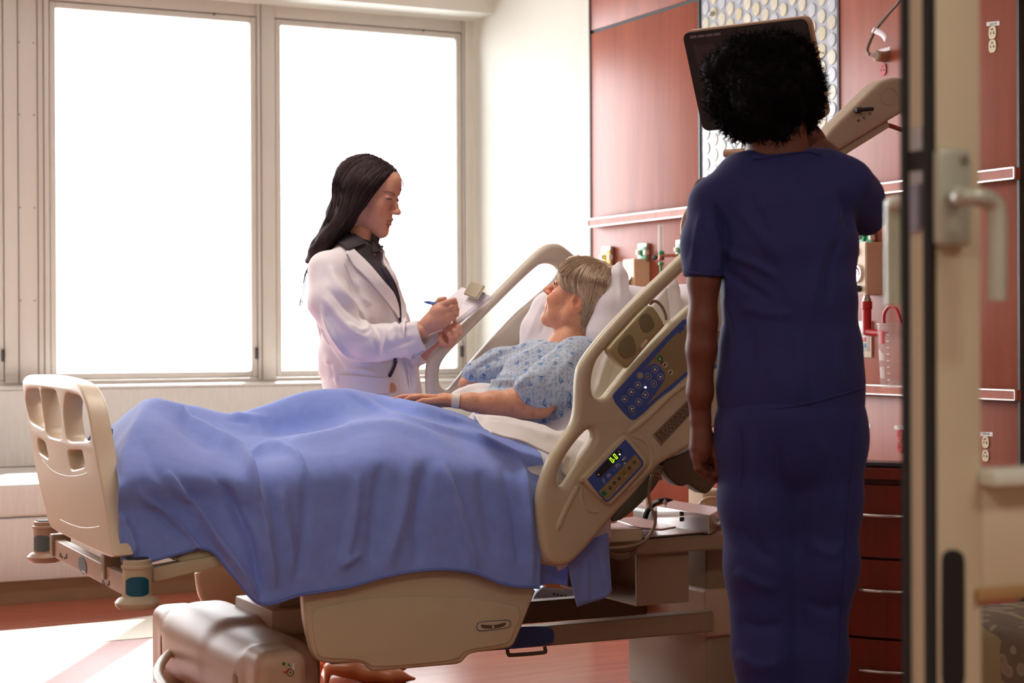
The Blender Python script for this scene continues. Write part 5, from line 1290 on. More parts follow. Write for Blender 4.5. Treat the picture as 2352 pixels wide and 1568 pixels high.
# things held or carried
m_navy = mat('navy_cord', srgb(34, 26, 62), .35)
cord = tube('cord', [snap(bvC, x, y, .006) for x, y in crom([(872, 612), (893, 650), (906, 685), (914, 720), (918, 742)], 5)]+[], .0038, m_navy, None, 8)
tag(cord, 'thin navy cord lying along the open lapel of the white coat', 'cord')
cord2 = tube('cord', [snap(bvC, x, y, .006) for x, y in crom([(907, 822), (903, 840), (896, 856), (892, 864)], 5)], .0055, m_navy, None, 8)
tag(cord2, 'short dark navy tube hanging into the coat pocket below the sleeve', 'cord')
# clipboard
m_clipb = mat('clipboard_white', srgb(214, 204, 208), .4); m_paper = mat('paper', srgb(240, 236, 242), .7, var=.01); m_ink = mat('ink', srgb(168, 168, 180), .6)
zq7 = lambda x, y: (850+x/5.6, 620+y/5.6)
ctl, ctr_, cbr = D(*zq7(1195, 225), DD-.11), D(*zq7(1580, 335), DD-.215), D(*zq7(570, 1140), DD-.235)
cbl = ctl+(cbr-ctr_)
ub = (ctr_-ctl); vb = (cbr-ctr_); clip_e = empty('clipboard', (ctl+cbr)/2, 'pale clipboard with a stack of printed sheets held by the person in the white coat', 'clipboard')
Nb = np.cross(ub, vb); Nb /= np.linalg.norm(Nb); Nb = Nb if Nb@(CAM-ctl) > 0 else -Nb
def onb(a, b, h=0.): return ctl+ub*a+vb*b+Nb*h
def slab(name, a0, a1, b0, b1, h0, h1, m, par, bev=.001):
    bm = bmesh.new(); q = [onb(a, b, h) for h in (h0, h1) for a, b in ((a0, b0), (a1, b0), (a1, b1), (a0, b1))]
    vs = [bm.verts.new(Vector(p.tolist())) for p in q]; bm.faces.new(vs[:4]); bm.faces.new(vs[4:])
    for k in range(4): bm.faces.new((vs[k], vs[(k+1) % 4], vs[4+(k+1) % 4], vs[4+k]))
    if bev: bmesh.ops.bevel(bm, geom=bm.edges[:], offset=bev, segments=1, affect='EDGES')
    return obj(name, bm, m, par)
slab('board', 0, 1, 0, 1, -.004, 0, m_clipb, clip_e)
for k, (a0, a1, b0, b1) in enumerate(((.03, .97, .03, .985), (.02, .94, .02, .97), (.01, .90, .01, .965))): slab('sheet', a0, a1, b0, b1, .0008+.0016*k, .0018+.0016*k, m_paper, clip_e, 0)
bm = bmesh.new(); R_s = np.random.RandomState(9)
for bb in list(np.linspace(.16, .26, 4))+list(np.linspace(.62, .93, 16)):
    a = .12
    while a < .8:
        l = R_s.uniform(.03, .12)
        if bb < .3 and a > .6: break
        q = [onb(a, bb, .0056), onb(a+l, bb, .0056), onb(a+l, bb+.004, .0056), onb(a, bb+.004, .0056)]
        bm.faces.new([bm.verts.new(Vector(p.tolist())) for p in q]); a += l+.03
obj('printed_lines', bm, m_ink, clip_e)
m_clip = mat('clip_steel', srgb(196, 190, 164), .3, .7)
cA = [D(*zq7(*p), DD-.155+dd) for p, dd in (((1310, 165), .0), ((1485, 220), -.05), ((1385, 388), -.075), ((1215, 325), -.02))]
bm = bmesh.new(); Nc = Nb*.009
vs = [bm.verts.new(Vector((p+k).tolist())) for k in (Nc*0, Nc) for p in cA]; bm.faces.new(vs[:4]); bm.faces.new(vs[4:])
for k in range(4): bm.faces.new((vs[k], vs[(k+1) % 4], vs[4+(k+1) % 4], vs[4+k]))
bmesh.ops.bevel(bm, geom=bm.edges[:], offset=.002, segments=2, affect='EDGES'); obj('clip', bm, m_clip, clip_e, True)
tube('clip_spring', [D(*zq7(1440, 290), DD-.20), D(*zq7(1475, 300), DD-.19)], .003, m_steel, clip_e, 8)
pn = empty('pen', D(990, 694, h0), 'blue ballpoint pen in the writing hand above the clipboard', 'pen')
m_pen = mat('blue_pen', srgb(60, 100, 180), .25, coat=.4)
pa, pb = D(973, 692.5, h0-.01), D(1030, 703, h0+.005); u_ = (pb-pa)/np.linalg.norm(pb-pa); Lp = np.linalg.norm(pb-pa)
lathe('barrel', pa, u_, [(.002, 0), (.0028, .004), (.0052, .012), (.0056, .022), (.0062, .03), (.0056, .035), (.0056, Lp)], m_pen, pn, 14)
for t in (.022, .027, .032): lathe('grip_band', pa+u_*t, u_, [(.0062, 0), (.0066, .0012), (.0062, .0024)], mat('pen_band', srgb(150, 190, 235), .2), pn, 14)

# ------------------------------------------------------------------ PATIENT
DP = 5.30; Wp = px3(DP)
pat = empty('person', D(1250, 900, DP), 'person with short grey hair in a patterned hospital gown, lying in the bed', 'person', 'people in the hospital room')
pat_skin = np.array(srgb(222, 160, 126))
PA = rollax(axes(-.83, .47, -.33), math.radians(0)); PO = D(1346, 688, DP); PS = 1.05
hv, hf, hc = head_mesh(pat_skin, srgb(188, 104, 90), nose=1.1, old=1., lid=.8, brow=np.array(srgb(150, 120, 96)))
hw = PO+(hv*PS)@PA.T
B = Field(D(1220, 880, DP)-[.55, .45, .45], D(1220, 880, DP)+[.42, .42, .35], .009)
chainpx(B, Wp, [(1324, 752, .0), (1305, 795, 0), (1260, 870, 0), (1200, 940, 0)], [.044, .052, .09, .09], k=.03, sq=(FW, 1.3))
chainpx(B, Wp, [(1320, 812, -.16), (1282, 875, -.20), (1238, 925, -.20)], [.045, .042, .040], k=.02)
chainpx(B, Wp, [(1236, 832, .17), (1150, 845, .20), (1072, 882, .18)], [.035, .034, .028], k=.02)
bv_, bf_ = B.mesh(2)
HF = Field(D(1075, 925, DP-.2)-[.32, .26, .13], D(1075, 925, DP-.2)+[.32, .26, .13], .003)
def HP(pts, rs, k=.004, d0=DP-.2): HF.chain([D(p[0], p[1], d0+p[2]) for p in pts], [r/777 for r in rs], k=k)
HP([(1262, 905, .0), (1240, 925, 0), (1222, 928, 0)], [27, 30, 30], .02)
HP([(1232, 922, 0), (1190, 927, 0), (1130, 928, -.01), (1080, 923, -.02), (1050, 920, -.02)], [32, 33, 27, 18, 14], .02)
HP([(1050, 920, -.02), (1020, 918, -.01), (990, 918, 0)], [13, 13, 11], .015); HP([(1040, 921, 0), (1010, 921, .02), (985, 921, .03)], [12, 12, 9], .015)
for (p, r) in (([(1000, 914, -.015), (968, 911, -.018), (945, 913, -.018), (930, 919, -.016)], [9, 6.5, 5.8, 5]), ([(995, 914, .0), (955, 910, .0), (925, 911, .0), (905, 917, .0)], [9, 6.6, 5.8, 5]),
               ([(992, 917, .018), (955, 913, .022), (928, 913, .024), (910, 918, .024)], [8, 6.4, 5.6, 4.8]), ([(990, 921, .034), (962, 918, .042), (945, 919, .046), (932, 923, .046)], [7.5, 5.8, 5, 4.4]),
               ([(1020, 918, -.03), (995, 920, -.045), (972, 921, -.045), (958, 924, -.04)], [9, 7.5, 6.6, 5])): HP(p, r)
gv, gf = HF.mesh(1)
V, Fc = merge([(hw, hf), (bv_, bf_), (gv, gf)])
cc = np.vstack([hc, np.tile(pat_skin, (len(V)-len(hw), 1))]); spots = vnoise(V*70); cc[spots > .45] *= [.93, .86, .84]
me = npmesh('body', V, Fc); paint(me, cc); obj('body', me, m_skin, pat, 'all')
eye_parts(PA, PO, PS, pat, ('grey', srgb(90, 80, 70)), gaze=(1, .1, .15))
bvArm = bvh_of(gv, gf)
bm = bmesh.new(); a, b = D(1038, 919, DP-.225), D(1056, 921, DP-.225); ax = (b-a)/np.linalg.norm(b-a)
bm_lathe(bm, a, ax, [(.0195, 0), (.0205, 0), (.0225, .022), (.0215, .022)], 28); obj('wristband', bm, mat('wristband_paper', srgb(232, 222, 206), .6), pat, True)
# hair: short, silver blond, combed back and down
m_hairg = colmat('silver_blond_hair', .5, spec=.5)
H = Field(PO-.17, PO+.17, .0032)
H.ell(PO+PA@np.array((-.014, 0, .032))*PS, np.array((.094, .082, .089))*PS, PA, k=0)
H.ell(PO+PA@np.array((.046, 0, .058))*PS, np.array((.062, .070, .050))*PS, PA, k=.02)
H.ell(PO+PA@np.array((-.055, 0, -.035))*PS, np.array((.045, .062, .060))*PS, PA, k=.03)
for s in (1, -1):
    H.ell(PO+PA@np.array((.048, .05*s, .030))*PS, np.array((.034, .026, .040))*PS, PA, k=.015)
    H.ell(PO+PA@np.array((.028, .084*s, -.028))*PS, np.array((.048, .030, .046))*PS, PA, k=.008, mode='sub')     # in front of the ear
    H.ell(PO+PA@np.array((-.002, .086*s, -.014))*PS, np.array((.022, .024, .032))*PS, PA, k=.006, mode='sub')     # around the ear
H.ell(PO+PA@np.array((.095, 0, -.045))*PS, np.array((.085, .10, .078))*PS, PA, k=.004, mode='sub')
xv, xf = H.mesh(2); bvH = bvh_of(xv, xf); nn = normals(xv, xf); q = proj(xv)
ang = np.arctan2(q[:, 1]-780, q[:, 0]-1330); xv = xv+nn*(vnoise(np.stack([q[:, 0]*.16+q[:, 1]*.03, q[:, 1]*.03, q[:, 0]*0], 1))*.0022)[:, None]
pA = flow_strands(bvH, [(1286, 614), (1280, 628), (1284, 646), (1296, 660), (1308, 672)], [(1352, 602), (1330, 622), (1320, 645), (1322, 662), (1330, 676)], 620, .0009, jit=3, lift=.006, seed=3, nn=12)
pA += flow_strands(bvH, [(1345, 603), (1330, 628), (1324, 655), (1338, 678), (1344, 705)], [(1410, 618), (1395, 650), (1385, 690), (1362, 725), (1350, 755)], 1150, .0009, jit=3, lift=.006, seed=4, nn=12)
pA += flow_strands(bvH, [(1345, 660), (1340, 690), (1330, 712), (1322, 725), (1318, 735)], [(1375, 660), (1360, 700), (1352, 725), (1346, 745), (1343, 758)], 420, .0009, jit=3, lift=.005, seed=5, nn=10)
pA += flow_strands(bvH, [(1279, 620), (1297, 604), (1325, 595), (1368, 592)], [(1300, 640), (1320, 620), (1352, 606), (1400, 618)], 420, .0009, jit=3, lift=.007, seed=6, nn=10)
sv, sf = strand_mesh(pA, .0007)
V, Fc = merge([(xv, xf), (sv, sf)]); me = npmesh('hair', V, Fc)
tone = np.concatenate([vnoise(np.stack([proj(xv)[:, 0]*.2, proj(xv)[:, 1]*.02, xv[:, 1]*0], 1)), np.repeat(np.random.RandomState(1).uniform(-1, 1, len(pA)), [len(p)*3 for p in pA])])
cA_, cB_ = np.array(srgb(172, 134, 100)), np.array(srgb(240, 222, 196)); t_ = np.clip(.5+.55*tone, 0, 1)[:, None]
paint(me, cA_*(1-t_)+cB_*t_); obj('hair', me, m_hairg, pat, 'all')
# gown with its printed triangles
def gown_material():
    m = bpy.data.materials.new('printed_gown'); m.use_nodes = True; nt = m.node_tree; b = nt.nodes['Principled BSDF']; L = nt.links
    uvn = nt.nodes.new('ShaderNodeUVMap'); uvn.uv_map = 'UVMap'
    N = nt.nodes.new
    def math_(op, a, b_=None):
        n = N('ShaderNodeMath'); n.operation = op
        for i, x in enumerate((a, b_)):
            if x is None: continue
            if isinstance(x, (int, float)): n.inputs[i].default_value = x
            else: L.new(x, n.inputs[i])
        return n.outputs[0]
    def layer(scale, rad, off):
        mp = N('ShaderNodeMapping'); mp.inputs['Location'].default_value = (off, off*.7, 0); mp.inputs['Scale'].default_value = (scale, scale, scale); L.new(uvn.outputs[0], mp.inputs[0])
        v = N('ShaderNodeTexVoronoi'); v.voronoi_dimensions = '2D'; v.inputs['Scale'].default_value = 1; v.inputs['Randomness'].default_value = .55; L.new(mp.outputs[0], v.inputs['Vector'])
        d = N('ShaderNodeVectorMath'); d.operation = 'SUBTRACT'; L.new(mp.outputs[0], d.inputs[0]); L.new(v.outputs['Position'], d.inputs[1])
        s = N('ShaderNodeSeparateXYZ'); L.new(d.outputs[0], s.inputs[0]); c = N('ShaderNodeSeparateColor'); L.new(v.outputs['Color'], c.inputs[0])
        ang = math_('MULTIPLY', c.outputs[0], 6.283); ca, sa = math_('COSINE', ang), math_('SINE', ang)
        x = math_('ADD', math_('MULTIPLY', s.outputs[0], ca), math_('MULTIPLY', s.outputs[1], sa)); y = math_('SUBTRACT', math_('MULTIPLY', s.outputs[1], ca), math_('MULTIPLY', s.outputs[0], sa))
        ks = [math_('ADD', math_('MULTIPLY', x, math.cos(a)), math_('MULTIPLY', y, math.sin(a))) for a in (0, 2.0944, 4.18879)]
        mx = math_('MAXIMUM', math_('MAXIMUM', ks[0], ks[1]), ks[2])
        srt = [math_('SUBTRACT', mx, k) for k in ks]
        # distance to the sector borders
        e = math_('MINIMUM', math_('MINIMUM', math_('MAXIMUM', srt[0], srt[1]), math_('MAXIMUM', srt[1], srt[2])), math_('MAXIMUM', srt[0], srt[2]))
        e2 = math_('MINIMUM', math_('ABSOLUTE', math_('SUBTRACT', ks[0], ks[1]), None), math_('MINIMUM', math_('ABSOLUTE', math_('SUBTRACT', ks[1], ks[2]), None), math_('ABSOLUTE', math_('SUBTRACT', ks[0], ks[2]), None)))
        ins = math_('LESS_THAN', mx, rad)
        return ins, mx, e, c.outputs[1], srt
    base = N('ShaderNodeRGB'); base.outputs[0].default_value = (*srgb(182, 194, 208), 1)
    cur = base.outputs[0]
    def mixc(fac, col, cur):
        mm = N('ShaderNodeMix'); mm.data_type = 'RGBA'; L.new(fac, mm.inputs['Factor']); L.new(cur, mm.inputs[6])
        if isinstance(col, tuple): mm.inputs[7].default_value = (*col, 1)
        else: L.new(col, mm.inputs[7])
        return mm.outputs[2]
    # small outlined triangles, two densities
    for sc, rad, off, c1 in ((95, .14, 3.1, srgb(118, 130, 158)), (64, .15, 7.7, srgb(112, 130, 164))):
        ins, mx, e2, rnd, srt = layer(sc, rad, off); cur = mixc(ins, c1, cur)
        inner = math_('LESS_THAN', mx, rad*.62); cur = mixc(inner, srgb(196, 204, 214), cur)
        ins2 = math_('LESS_THAN', mx, rad*.3); cur = mixc(ins2, c1, cur)
    # large faceted triangles
    ins, mx, e2, rnd, srt = layer(24, .13, 1.3)
    cur = mixc(ins, srgb(88, 122, 172), cur)
    f1 = math_('MULTIPLY', ins, math_('LESS_THAN', srt[0], .0001)); cur = mixc(f1, srgb(60, 92, 146), cur)
    f2 = math_('MULTIPLY', ins, math_('LESS_THAN', srt[1], .0001)); cur = mixc(f2, srgb(122, 152, 192), cur)
    ln = math_('MULTIPLY', ins, math_('LESS_THAN', e2, .022)); cur = mixc(ln, srgb(190, 204, 222), cur)
    L.new(cur, b.inputs['Base Color']); b.inputs['Roughness'].default_value = .85
    return m
m_gown = gown_material()
G = Field(D(1210, 870, DP)-[.42, .42, .32], D(1210, 870, DP)+[.42, .42, .25], .006)
chainpx(G, Wp, [(1312, 826, .0), (1282, 862, 0), (1245, 895, 0), (1205, 940, 0), (1180, 970, 0)], [.074, .104, .118, .118, .12], k=.03, sq=(FW, 1.35))
chainpx(G, Wp, [(1335, 818, -.13), (1325, 855, -.14), (1300, 940, -.12), (1290, 985, -.12)], [.055, .07, .07, .06], k=.03)
chainpx(G, Wp, [(1332, 815, -.12), (1322, 826, -.17), (1278, 868, -.205), (1232, 896, -.205)], [.050, .063, .068, .060], k=.025)
chainpx(G, Wp, [(1264, 822, .10), (1232, 826, .17), (1150, 842, .20), (1090, 862, .19)], [.045, .056, .054, .042], k=.025)
chainpx(G, Wp, [(1302, 812, .0), (1250, 818, .12)], [.045, .045], k=.03)
G.cone(PO+PA@np.array((-.03, 0, -.09)), PO+PA@np.array((-.034, 0, -.16)), .059, .057, k=.004, mode='sub')
G.cut(D(1188, 905, DP-.2), RT*-.9-UP*.55)if False else None
v, f = G.mesh(2); nn = normals(v, f)
gf_ = [([(1300, 790), (1250, 830), (1215, 870)], 9, -.010), ([(1330, 800), (1290, 850), (1255, 905)], 9, .007), ([(1255, 790), (1200, 820), (1130, 850)], 8, .010), ([(1210, 795), (1150, 815), (1090, 850)], 6, -.008), ([(1170, 800), (1120, 825), (1065, 860)], 6, .006),
       ([(1200, 870), (1150, 875), (1100, 875)], 7, .010, 1), ([(1185, 885), (1130, 885), (1080, 880)], 5, -.009), ([(1230, 850), (1200, 880), (1180, 895)], 7, .010), ([(1180, 860), (1140, 865)], 5, .007),
       ([(1330, 860), (1300, 900), (1280, 930)], 7, -.012), ([(1300, 920), (1285, 950), (1300, 985)], 6, .010), ([(1330, 900), (1315, 950), (1310, 990)], 6, -.008), ([(1270, 940), (1265, 965), (1280, 990)], 5, -.008),
       ([(1190, 893), (1206, 918), (1232, 930), (1258, 930), (1278, 915)], 4, .006), ([(1275, 800), (1235, 850), (1225, 870)], 6, .006)]
v = folds(v, nn, gf_); v = v+nn*(vnoise(v*13)*.003)[:, None]
me = npmesh('gown', v, f); setuv(me, np.stack([v@RT, v@(_z*.86+_f0*.52)], 1)); obj('gown', me, m_gown, pat, 'all')
bvG = bvh_of(v, f)

# ------------------------------------------------------------------ NURSE
DN = 3.90; Wn = px3(DN)
nur = empty('person', (D(1810, 900, DN)[0], D(1810, 900, DN)[1], 0), 'person with curly black hair in navy scrubs, seen from behind, facing the monitor', 'person', 'people in the hospital room')
n_skin = np.array(srgb(112, 64, 46))
NA = axes(.10, .12, -1.); NO = D(1775, 232, DN+.02); NS = 1.05
hv, hf, hc = head_mesh(n_skin, srgb(120, 64, 56), nose=1., lid=.7, brow=np.array(srgb(24, 16, 14)), h=.0026)
hw = NO+(hv*NS)@NA.T
B = Field(D(1800, 700, DN)-[.5, .5, .75], D(1800, 700, DN)+[.55, .6, .48], .0075)
chainpx(B, Wn, [(1782, 300, 0), (1788, 360, 0), (1800, 420, 0), (1805, 560, 0), (1812, 760, 0), (1815, 900, 0)], [.054, .050, .055, .06, .06, .08], k=.02, sq=(RT, 1.25))
chainpx(B, Wn, [(1645, 450, 0), (1622, 560, -.01), (1617, 640, -.02), (1614, 740, -.02), (1611, 800, -.015), (1608, 900, .0), (1608, 940, .01)], [.032, .034, .034, .030, .031, .027, .022], k=.02)
chainpx(B, Wn, [(1935, 430, 0), (1995, 485, .1), (1960, 440, .18), (1900, 360, .26), (1872, 325, .28)], [.032, .034, .034, .027, .023], k=.02)
bv_, bf_ = B.mesh(2)
HF = Field(D(1620, 1045, DN)-[.12, .12, .14], D(1620, 1045, DN)+[.12, .12, .14], .0026)
def HN(pts, rs, k=.004): HF.chain([D(p[0], p[1], DN+.015+p[2]) for p in pts], [r/1056 for r in rs], k=k)
HN([(1608, 925, -.005), (1609, 965, 0), (1611, 1000, 0)], [27, 23, 22], .01)
HN([(1611, 1000, 0), (1610, 1030, 0), (1608, 1048, 0)], [23, 24, 20], .015); HN([(1622, 1010, .01), (1634, 1040, .02), (1636, 1055, .02)], [18, 17, 12], .015)
HN([(1600, 1048, -.012), (1603, 1075, -.012), (1620, 1087, -.004), (1634, 1086, .006)], [11, 9, 8, 7]); HN([(1606, 1052, .004), (1612, 1082, .0), (1632, 1096, .006), (1648, 1098, .012)], [11, 9, 8, 7])
HN([(1614, 1055, .018), (1622, 1084, .014), (1642, 1100, .02), (1656, 1106, .024)], [11, 9, 8, 6.5]); HN([(1624, 1052, .030), (1634, 1078, .030), (1648, 1094, .034)], [10, 8.5, 7])
HN([(1634, 1022, .0), (1646, 1046, -.006), (1650, 1070, -.004), (1646, 1088, .0)], [13, 10, 9, 7.5])
# right hand at the monitor
def HM(pts, rs, k=.004): HF2.chain([D(p[0], p[1], DN+.28+p[2]) for p in pts], [r/1056 for r in rs], k=k)
HF2 = Field(D(1860, 310, DN+.28)-[.13, .13, .13], D(1860, 310, DN+.28)+[.13, .13, .13], .003)
HM([(1888, 345, 0), (1866, 318, 0), (1852, 298, .0)], [24, 26, 26], .015)
for i, (p, r) in enumerate((([(1842, 290, -.01), (1832, 266, -.01), (1830, 248, 0)], [11, 9, 7.5]), ([(1852, 286, 0), (1846, 258, 0), (1844, 238, .01)], [11, 9, 7.5]), ([(1862, 288, .01), (1860, 262, .012), (1858, 244, .02)], [10.5, 8.5, 7]), ([(1870, 294, .02), (1872, 272, .022), (1870, 258, .028)], [9.5, 7.5, 6.5]), ([(1842, 312, -.015), (1828, 300, -.02), (1820, 288, -.018)], [12, 9.5, 8]))): HM(p, r)
gv, gf = HF.mesh(1); gv2, gf2 = HF2.mesh(1)
V, Fc = merge([(hw, hf), (bv_, bf_), (gv, gf), (gv2, gf2)])
cc = np.vstack([hc, np.tile(n_skin, (len(V)-len(hw), 1))]); me = npmesh('body', V, Fc); paint(me, cc); obj('body', me, m_skin, nur, 'all')
eye_parts(NA, NO, NS, nur, ('brown', srgb(50, 30, 20)))
# curly hair
m_afro = mat('black_curly_hair', srgb(17, 13, 12), .85, var=.3, scale=30, spec=.12)
hcx = D(1756, 196, DN-.0)
H = Field(hcx-.2, hcx+.2, .006)
H.ell(hcx, (.110, .115, .104), k=0)
for (x, y, dd, r) in ((1655, 165, 0, .036), (1668, 235, 0, .038), (1702, 285, .0, .038), (1825, 140, 0, .045), (1848, 215, 0, .042), (1785, 120, 0, .036), (1705, 128, 0, .036), (1770, 275, -.03, .055), (1835, 262, .02, .04), (1745, 215, -.09, .05), (1800, 200, -.08, .05)): H.ell(D(x, y, DN+dd), r, k=.03)
H.ell(NO+NA@np.array((.10, 0, -.03)), np.array((.055, .06, .09)), NA, k=.02, mode='sub')
xv, xf = H.mesh(2); nn = normals(xv, xf)
if ((nn*(xv-hcx)).sum(1)).mean() < 0: nn = -nn
R_s = np.random.RandomState(11); idx = R_s.choice(len(xv), 5200); paths = []
for i in idx:
    p0 = xv[i]-nn[i]*.012; d = nn[i]+R_s.randn(3)*.5; d /= np.linalg.norm(d); L_ = R_s.uniform(.016, .036); a = np.cross(d, R_s.randn(3)); a /= np.linalg.norm(a); b = np.cross(d, a)
    t = np.linspace(0, 1, 11); rad = R_s.uniform(.002, .0048); tw = R_s.uniform(1.2, 2.6)*2*math.pi
    paths.append(p0+d*(t*L_)[:, None]+a*(rad*np.cos(tw*t)*t**.5)[:, None]+b*(rad*np.sin(tw*t)*t**.5)[:, None])
sv, sf = strand_mesh(paths, .0013)
xv = xv+nn*(vnoise(xv*60)*.007+vnoise(xv*25)*.006)[:, None]
V, Fc = merge([(xv, xf), (sv, sf)]); obj('hair', npmesh('hair', V, Fc), m_afro, nur, 'all')
# scrubs
m_scrub = mat('navy_scrubs', srgb(28, 33, 96), .78, var=.05, scale=6, sheen=.08)
T_ = Field(D(1800, 650, DN)-[.42, .42, .42], D(1800, 650, DN)+[.42, .45, .36], .006)
chainpx(T_, Wn, [(1790, 400, .0), (1800, 470, 0), (1808, 560, 0), (1810, 680, 0), (1815, 800, 0), (1817, 880, 0), (1818, 930, 0)], [.062, .100, .110, .107, .110, .116, .118], k=.03, sq=(RT, 1.34))
chainpx(T_, Wn, [(1640, 460, 0), (1700, 405, 0), (1755, 388, 0), (1830, 384, 0), (1900, 390, 0), (1950, 420, 0)], [.045, .042, .030, .030, .040, .045], k=.03)
chainpx(T_, Wn, [(1715, 440, 0), (1795, 436, 0), (1880, 434, 0)], [.066, .070, .068], k=.03)
chainpx(T_, Wn, [(1640, 465, 0), (1622, 560, -.01), (1619, 650, -.02)], [.052, .050, .047], k=.025)
chainpx(T_, Wn, [(1940, 425, 0), (1968, 455, .05), (1985, 490, .09)], [.056, .055, .052], k=.025)
T_.rbox(D(1610, 692, DN-.02), (.050, .09, .052), .004, np.stack([RT, FW, UP], 1), k=.002, mode='sub')
T_.cut(D(1619, 640, DN-.02), -UP) if False else None
T_.cone(D(1785, 260, DN+.01), D(1788, 305, DN+.01), .060, .056, k=.006, mode='sub')
hz = D(1818, 935, DN)[2]
T_.cut(D(1700, 946, DN), -UP-RT*.12)
v, f = T_.mesh(2); nn = normals(v, f)
if ((nn*(v-v.mean(0))).sum(1)).mean() < 0: f = f[:, ::-1]; nn = -nn
tf = [([(1640, 470), (1665, 520), (1668, 580), (1662, 640)], 7, -.012), ([(1610, 480), (1600, 540), (1590, 620)], 8, .005), ([(1630, 500), (1650, 560), (1655, 630)], 7, .008), ([(1690, 470), (1740, 530), (1790, 600)], 14, .005), ([(1720, 450), (1750, 500), (1760, 540)], 8, -.004),
      ([(1650, 560), (1690, 590), (1740, 610), (1790, 640)], 9, .008), ([(1665, 620), (1710, 650), (1770, 690)], 9, -.008), ([(1700, 700), (1760, 720), (1830, 720)], 10, .005), ([(1670, 680), (1690, 760), (1690, 860)], 9, .007), ([(1710, 720), (1730, 820), (1735, 920)], 11, -.006), ([(1900, 560), (1870, 650), (1860, 760)], 12, .006), ([(1935, 540), (1910, 600), (1900, 700)], 9, -.008), ([(1830, 760), (1840, 850), (1850, 920)], 12, .006), ([(1920, 760), (1925, 830), (1935, 900)], 10, .006),
      ([(1780, 640), (1800, 700), (1800, 780)], 14, -.004), ([(1930, 440), (1945, 490), (1950, 530)], 6, -.008), ([(1900, 420), (1925, 470), (1920, 520)], 8, .006), ([(1800, 375), (1810, 410), (1800, 450)], 8, .004)]
v = folds(v, nn, tf); v = v+nn*(vnoise(v*9)*.004+vnoise(v*22)*.0015)[:, None]
top = obj('scrub_top', npmesh('top', v, f), m_scrub, nur, 'all'); bvT = bvh_of(v, f)
tube('neckline', [snap(bvT, x, y, .002) for x, y in crom([(1728, 366), (1755, 364), (1790, 357), (1830, 352), (1858, 350), (1885, 358)], 5)], .002, m_scrub, nur, 8)
tube('sleeve_hem', [snap(bvT, x, y, .001) for x, y in crom([(1574, 622), (1590, 626), (1620, 630), (1656, 631)], 5)], .003, m_scrub, nur, 6)
tube('hem', [snap(bvT, x, y, .002) for x, y in crom([(1652, 940), (1700, 944), (1760, 940), (1850, 926), (1920, 908), (1978, 890)], 5)], .0028, m_scrub, nur, 6)
tube('yoke_seam', [snap(bvT, x, y, .0) for x, y in crom([(1640, 455), (1655, 490), (1668, 540), (1672, 590)], 5)], .0018, m_scrub, nur, 6)
Pn = Field(np.array([D(1812, 900, DN)[0]-.32, D(1812, 900, DN)[1]-.3, .0]), np.array([D(1812, 900, DN)[0]+.32, D(1812, 900, DN)[1]+.3, 1.08]), .007)
chainpx(Pn, Wn, [(1816, 880, 0), (1816, 960, 0), (1818, 1020, 0)], [.105, .118, .115], k=.03, sq=(RT, 1.32))
chainpx(Pn, Wn, [(1738, 1020, 0), (1744, 1150, 0), (1752, 1300, .0), (1758, 1500, 0), (1762, 1700, 0), (1764, 1890, 0)], [.085, .085, .078, .070, .066, .064], k=.03)
chainpx(Pn, Wn, [(1895, 1020, 0), (1892, 1150, 0), (1888, 1300, .0), (1878, 1500, .01), (1872, 1700, 0), (1868, 1890, 0)], [.085, .082, .074, .064, .062, .060], k=.03)
v, f = Pn.mesh(2); nn = normals(v, f)
pf = [([(1740, 980), (1735, 1100), (1745, 1250)], 12, .006), ([(1790, 1010), (1800, 1100), (1815, 1160)], 8, -.006), ([(1700, 1200), (1740, 1260), (1790, 1290)], 12, -.006), ([(1690, 1310), (1740, 1340), (1790, 1350)], 10, .007), ([(1700, 1420), (1750, 1440), (1800, 1430)], 12, -.006), ([(1850, 1240), (1900, 1270), (1940, 1260)], 12, .006), ([(1850, 1380), (1900, 1400), (1940, 1380)], 12, -.006), ([(1870, 1000), (1900, 1060), (1900, 1180)], 12, .006), ([(1690, 1500), (1740, 1530), (1800, 1520)], 12, .006)]
v = folds(v, nn, pf); v = v+nn*(vnoise(v*8)*.005+vnoise(v*20)*.0015)[:, None]
obj('scrub_trousers', npmesh('tr', v, f), m_scrub, nur, 'all'); bvP = bvh_of(v, f)
tube('pocket_seam', [snap(bvP, x, y, .001) for x, y in crom([(1700, 985), (1705, 1060), (1700, 1120)], 5)], .0015, m_scrub, nur, 6)
tube('side_seam', [snap(bvP, x, y, .001) for x, y in crom([(1965, 960), (1950, 1150), (1940, 1300), (1928, 1500)], 5)], .0015, m_scrub, nur, 6)
m_clog = mat('black_clog', (.02, .02, .022), .4)
for px in (1764, 1868):
    q = P(px, 1960, Z=.05) if False else D(px, 1890, DN)
    S_ = Field(np.array([q[0]-.2, q[1]-.15, 0]), np.array([q[0]+.2, q[1]+.3, .14]), .006); hd_ = np.array([FW[0], FW[1], 0])
    S_.chain([np.array([q[0], q[1], .045])-hd_*.03, np.array([q[0], q[1], .045])+hd_*.08, np.array([q[0], q[1], .035])+hd_*.19], [.045, .046, .034], k=.02)
    v, f = S_.mesh(1); v[:, 2] = np.maximum(v[:, 2], .002); obj('clog', npmesh('clog', v, f), m_clog, nur, 'all')
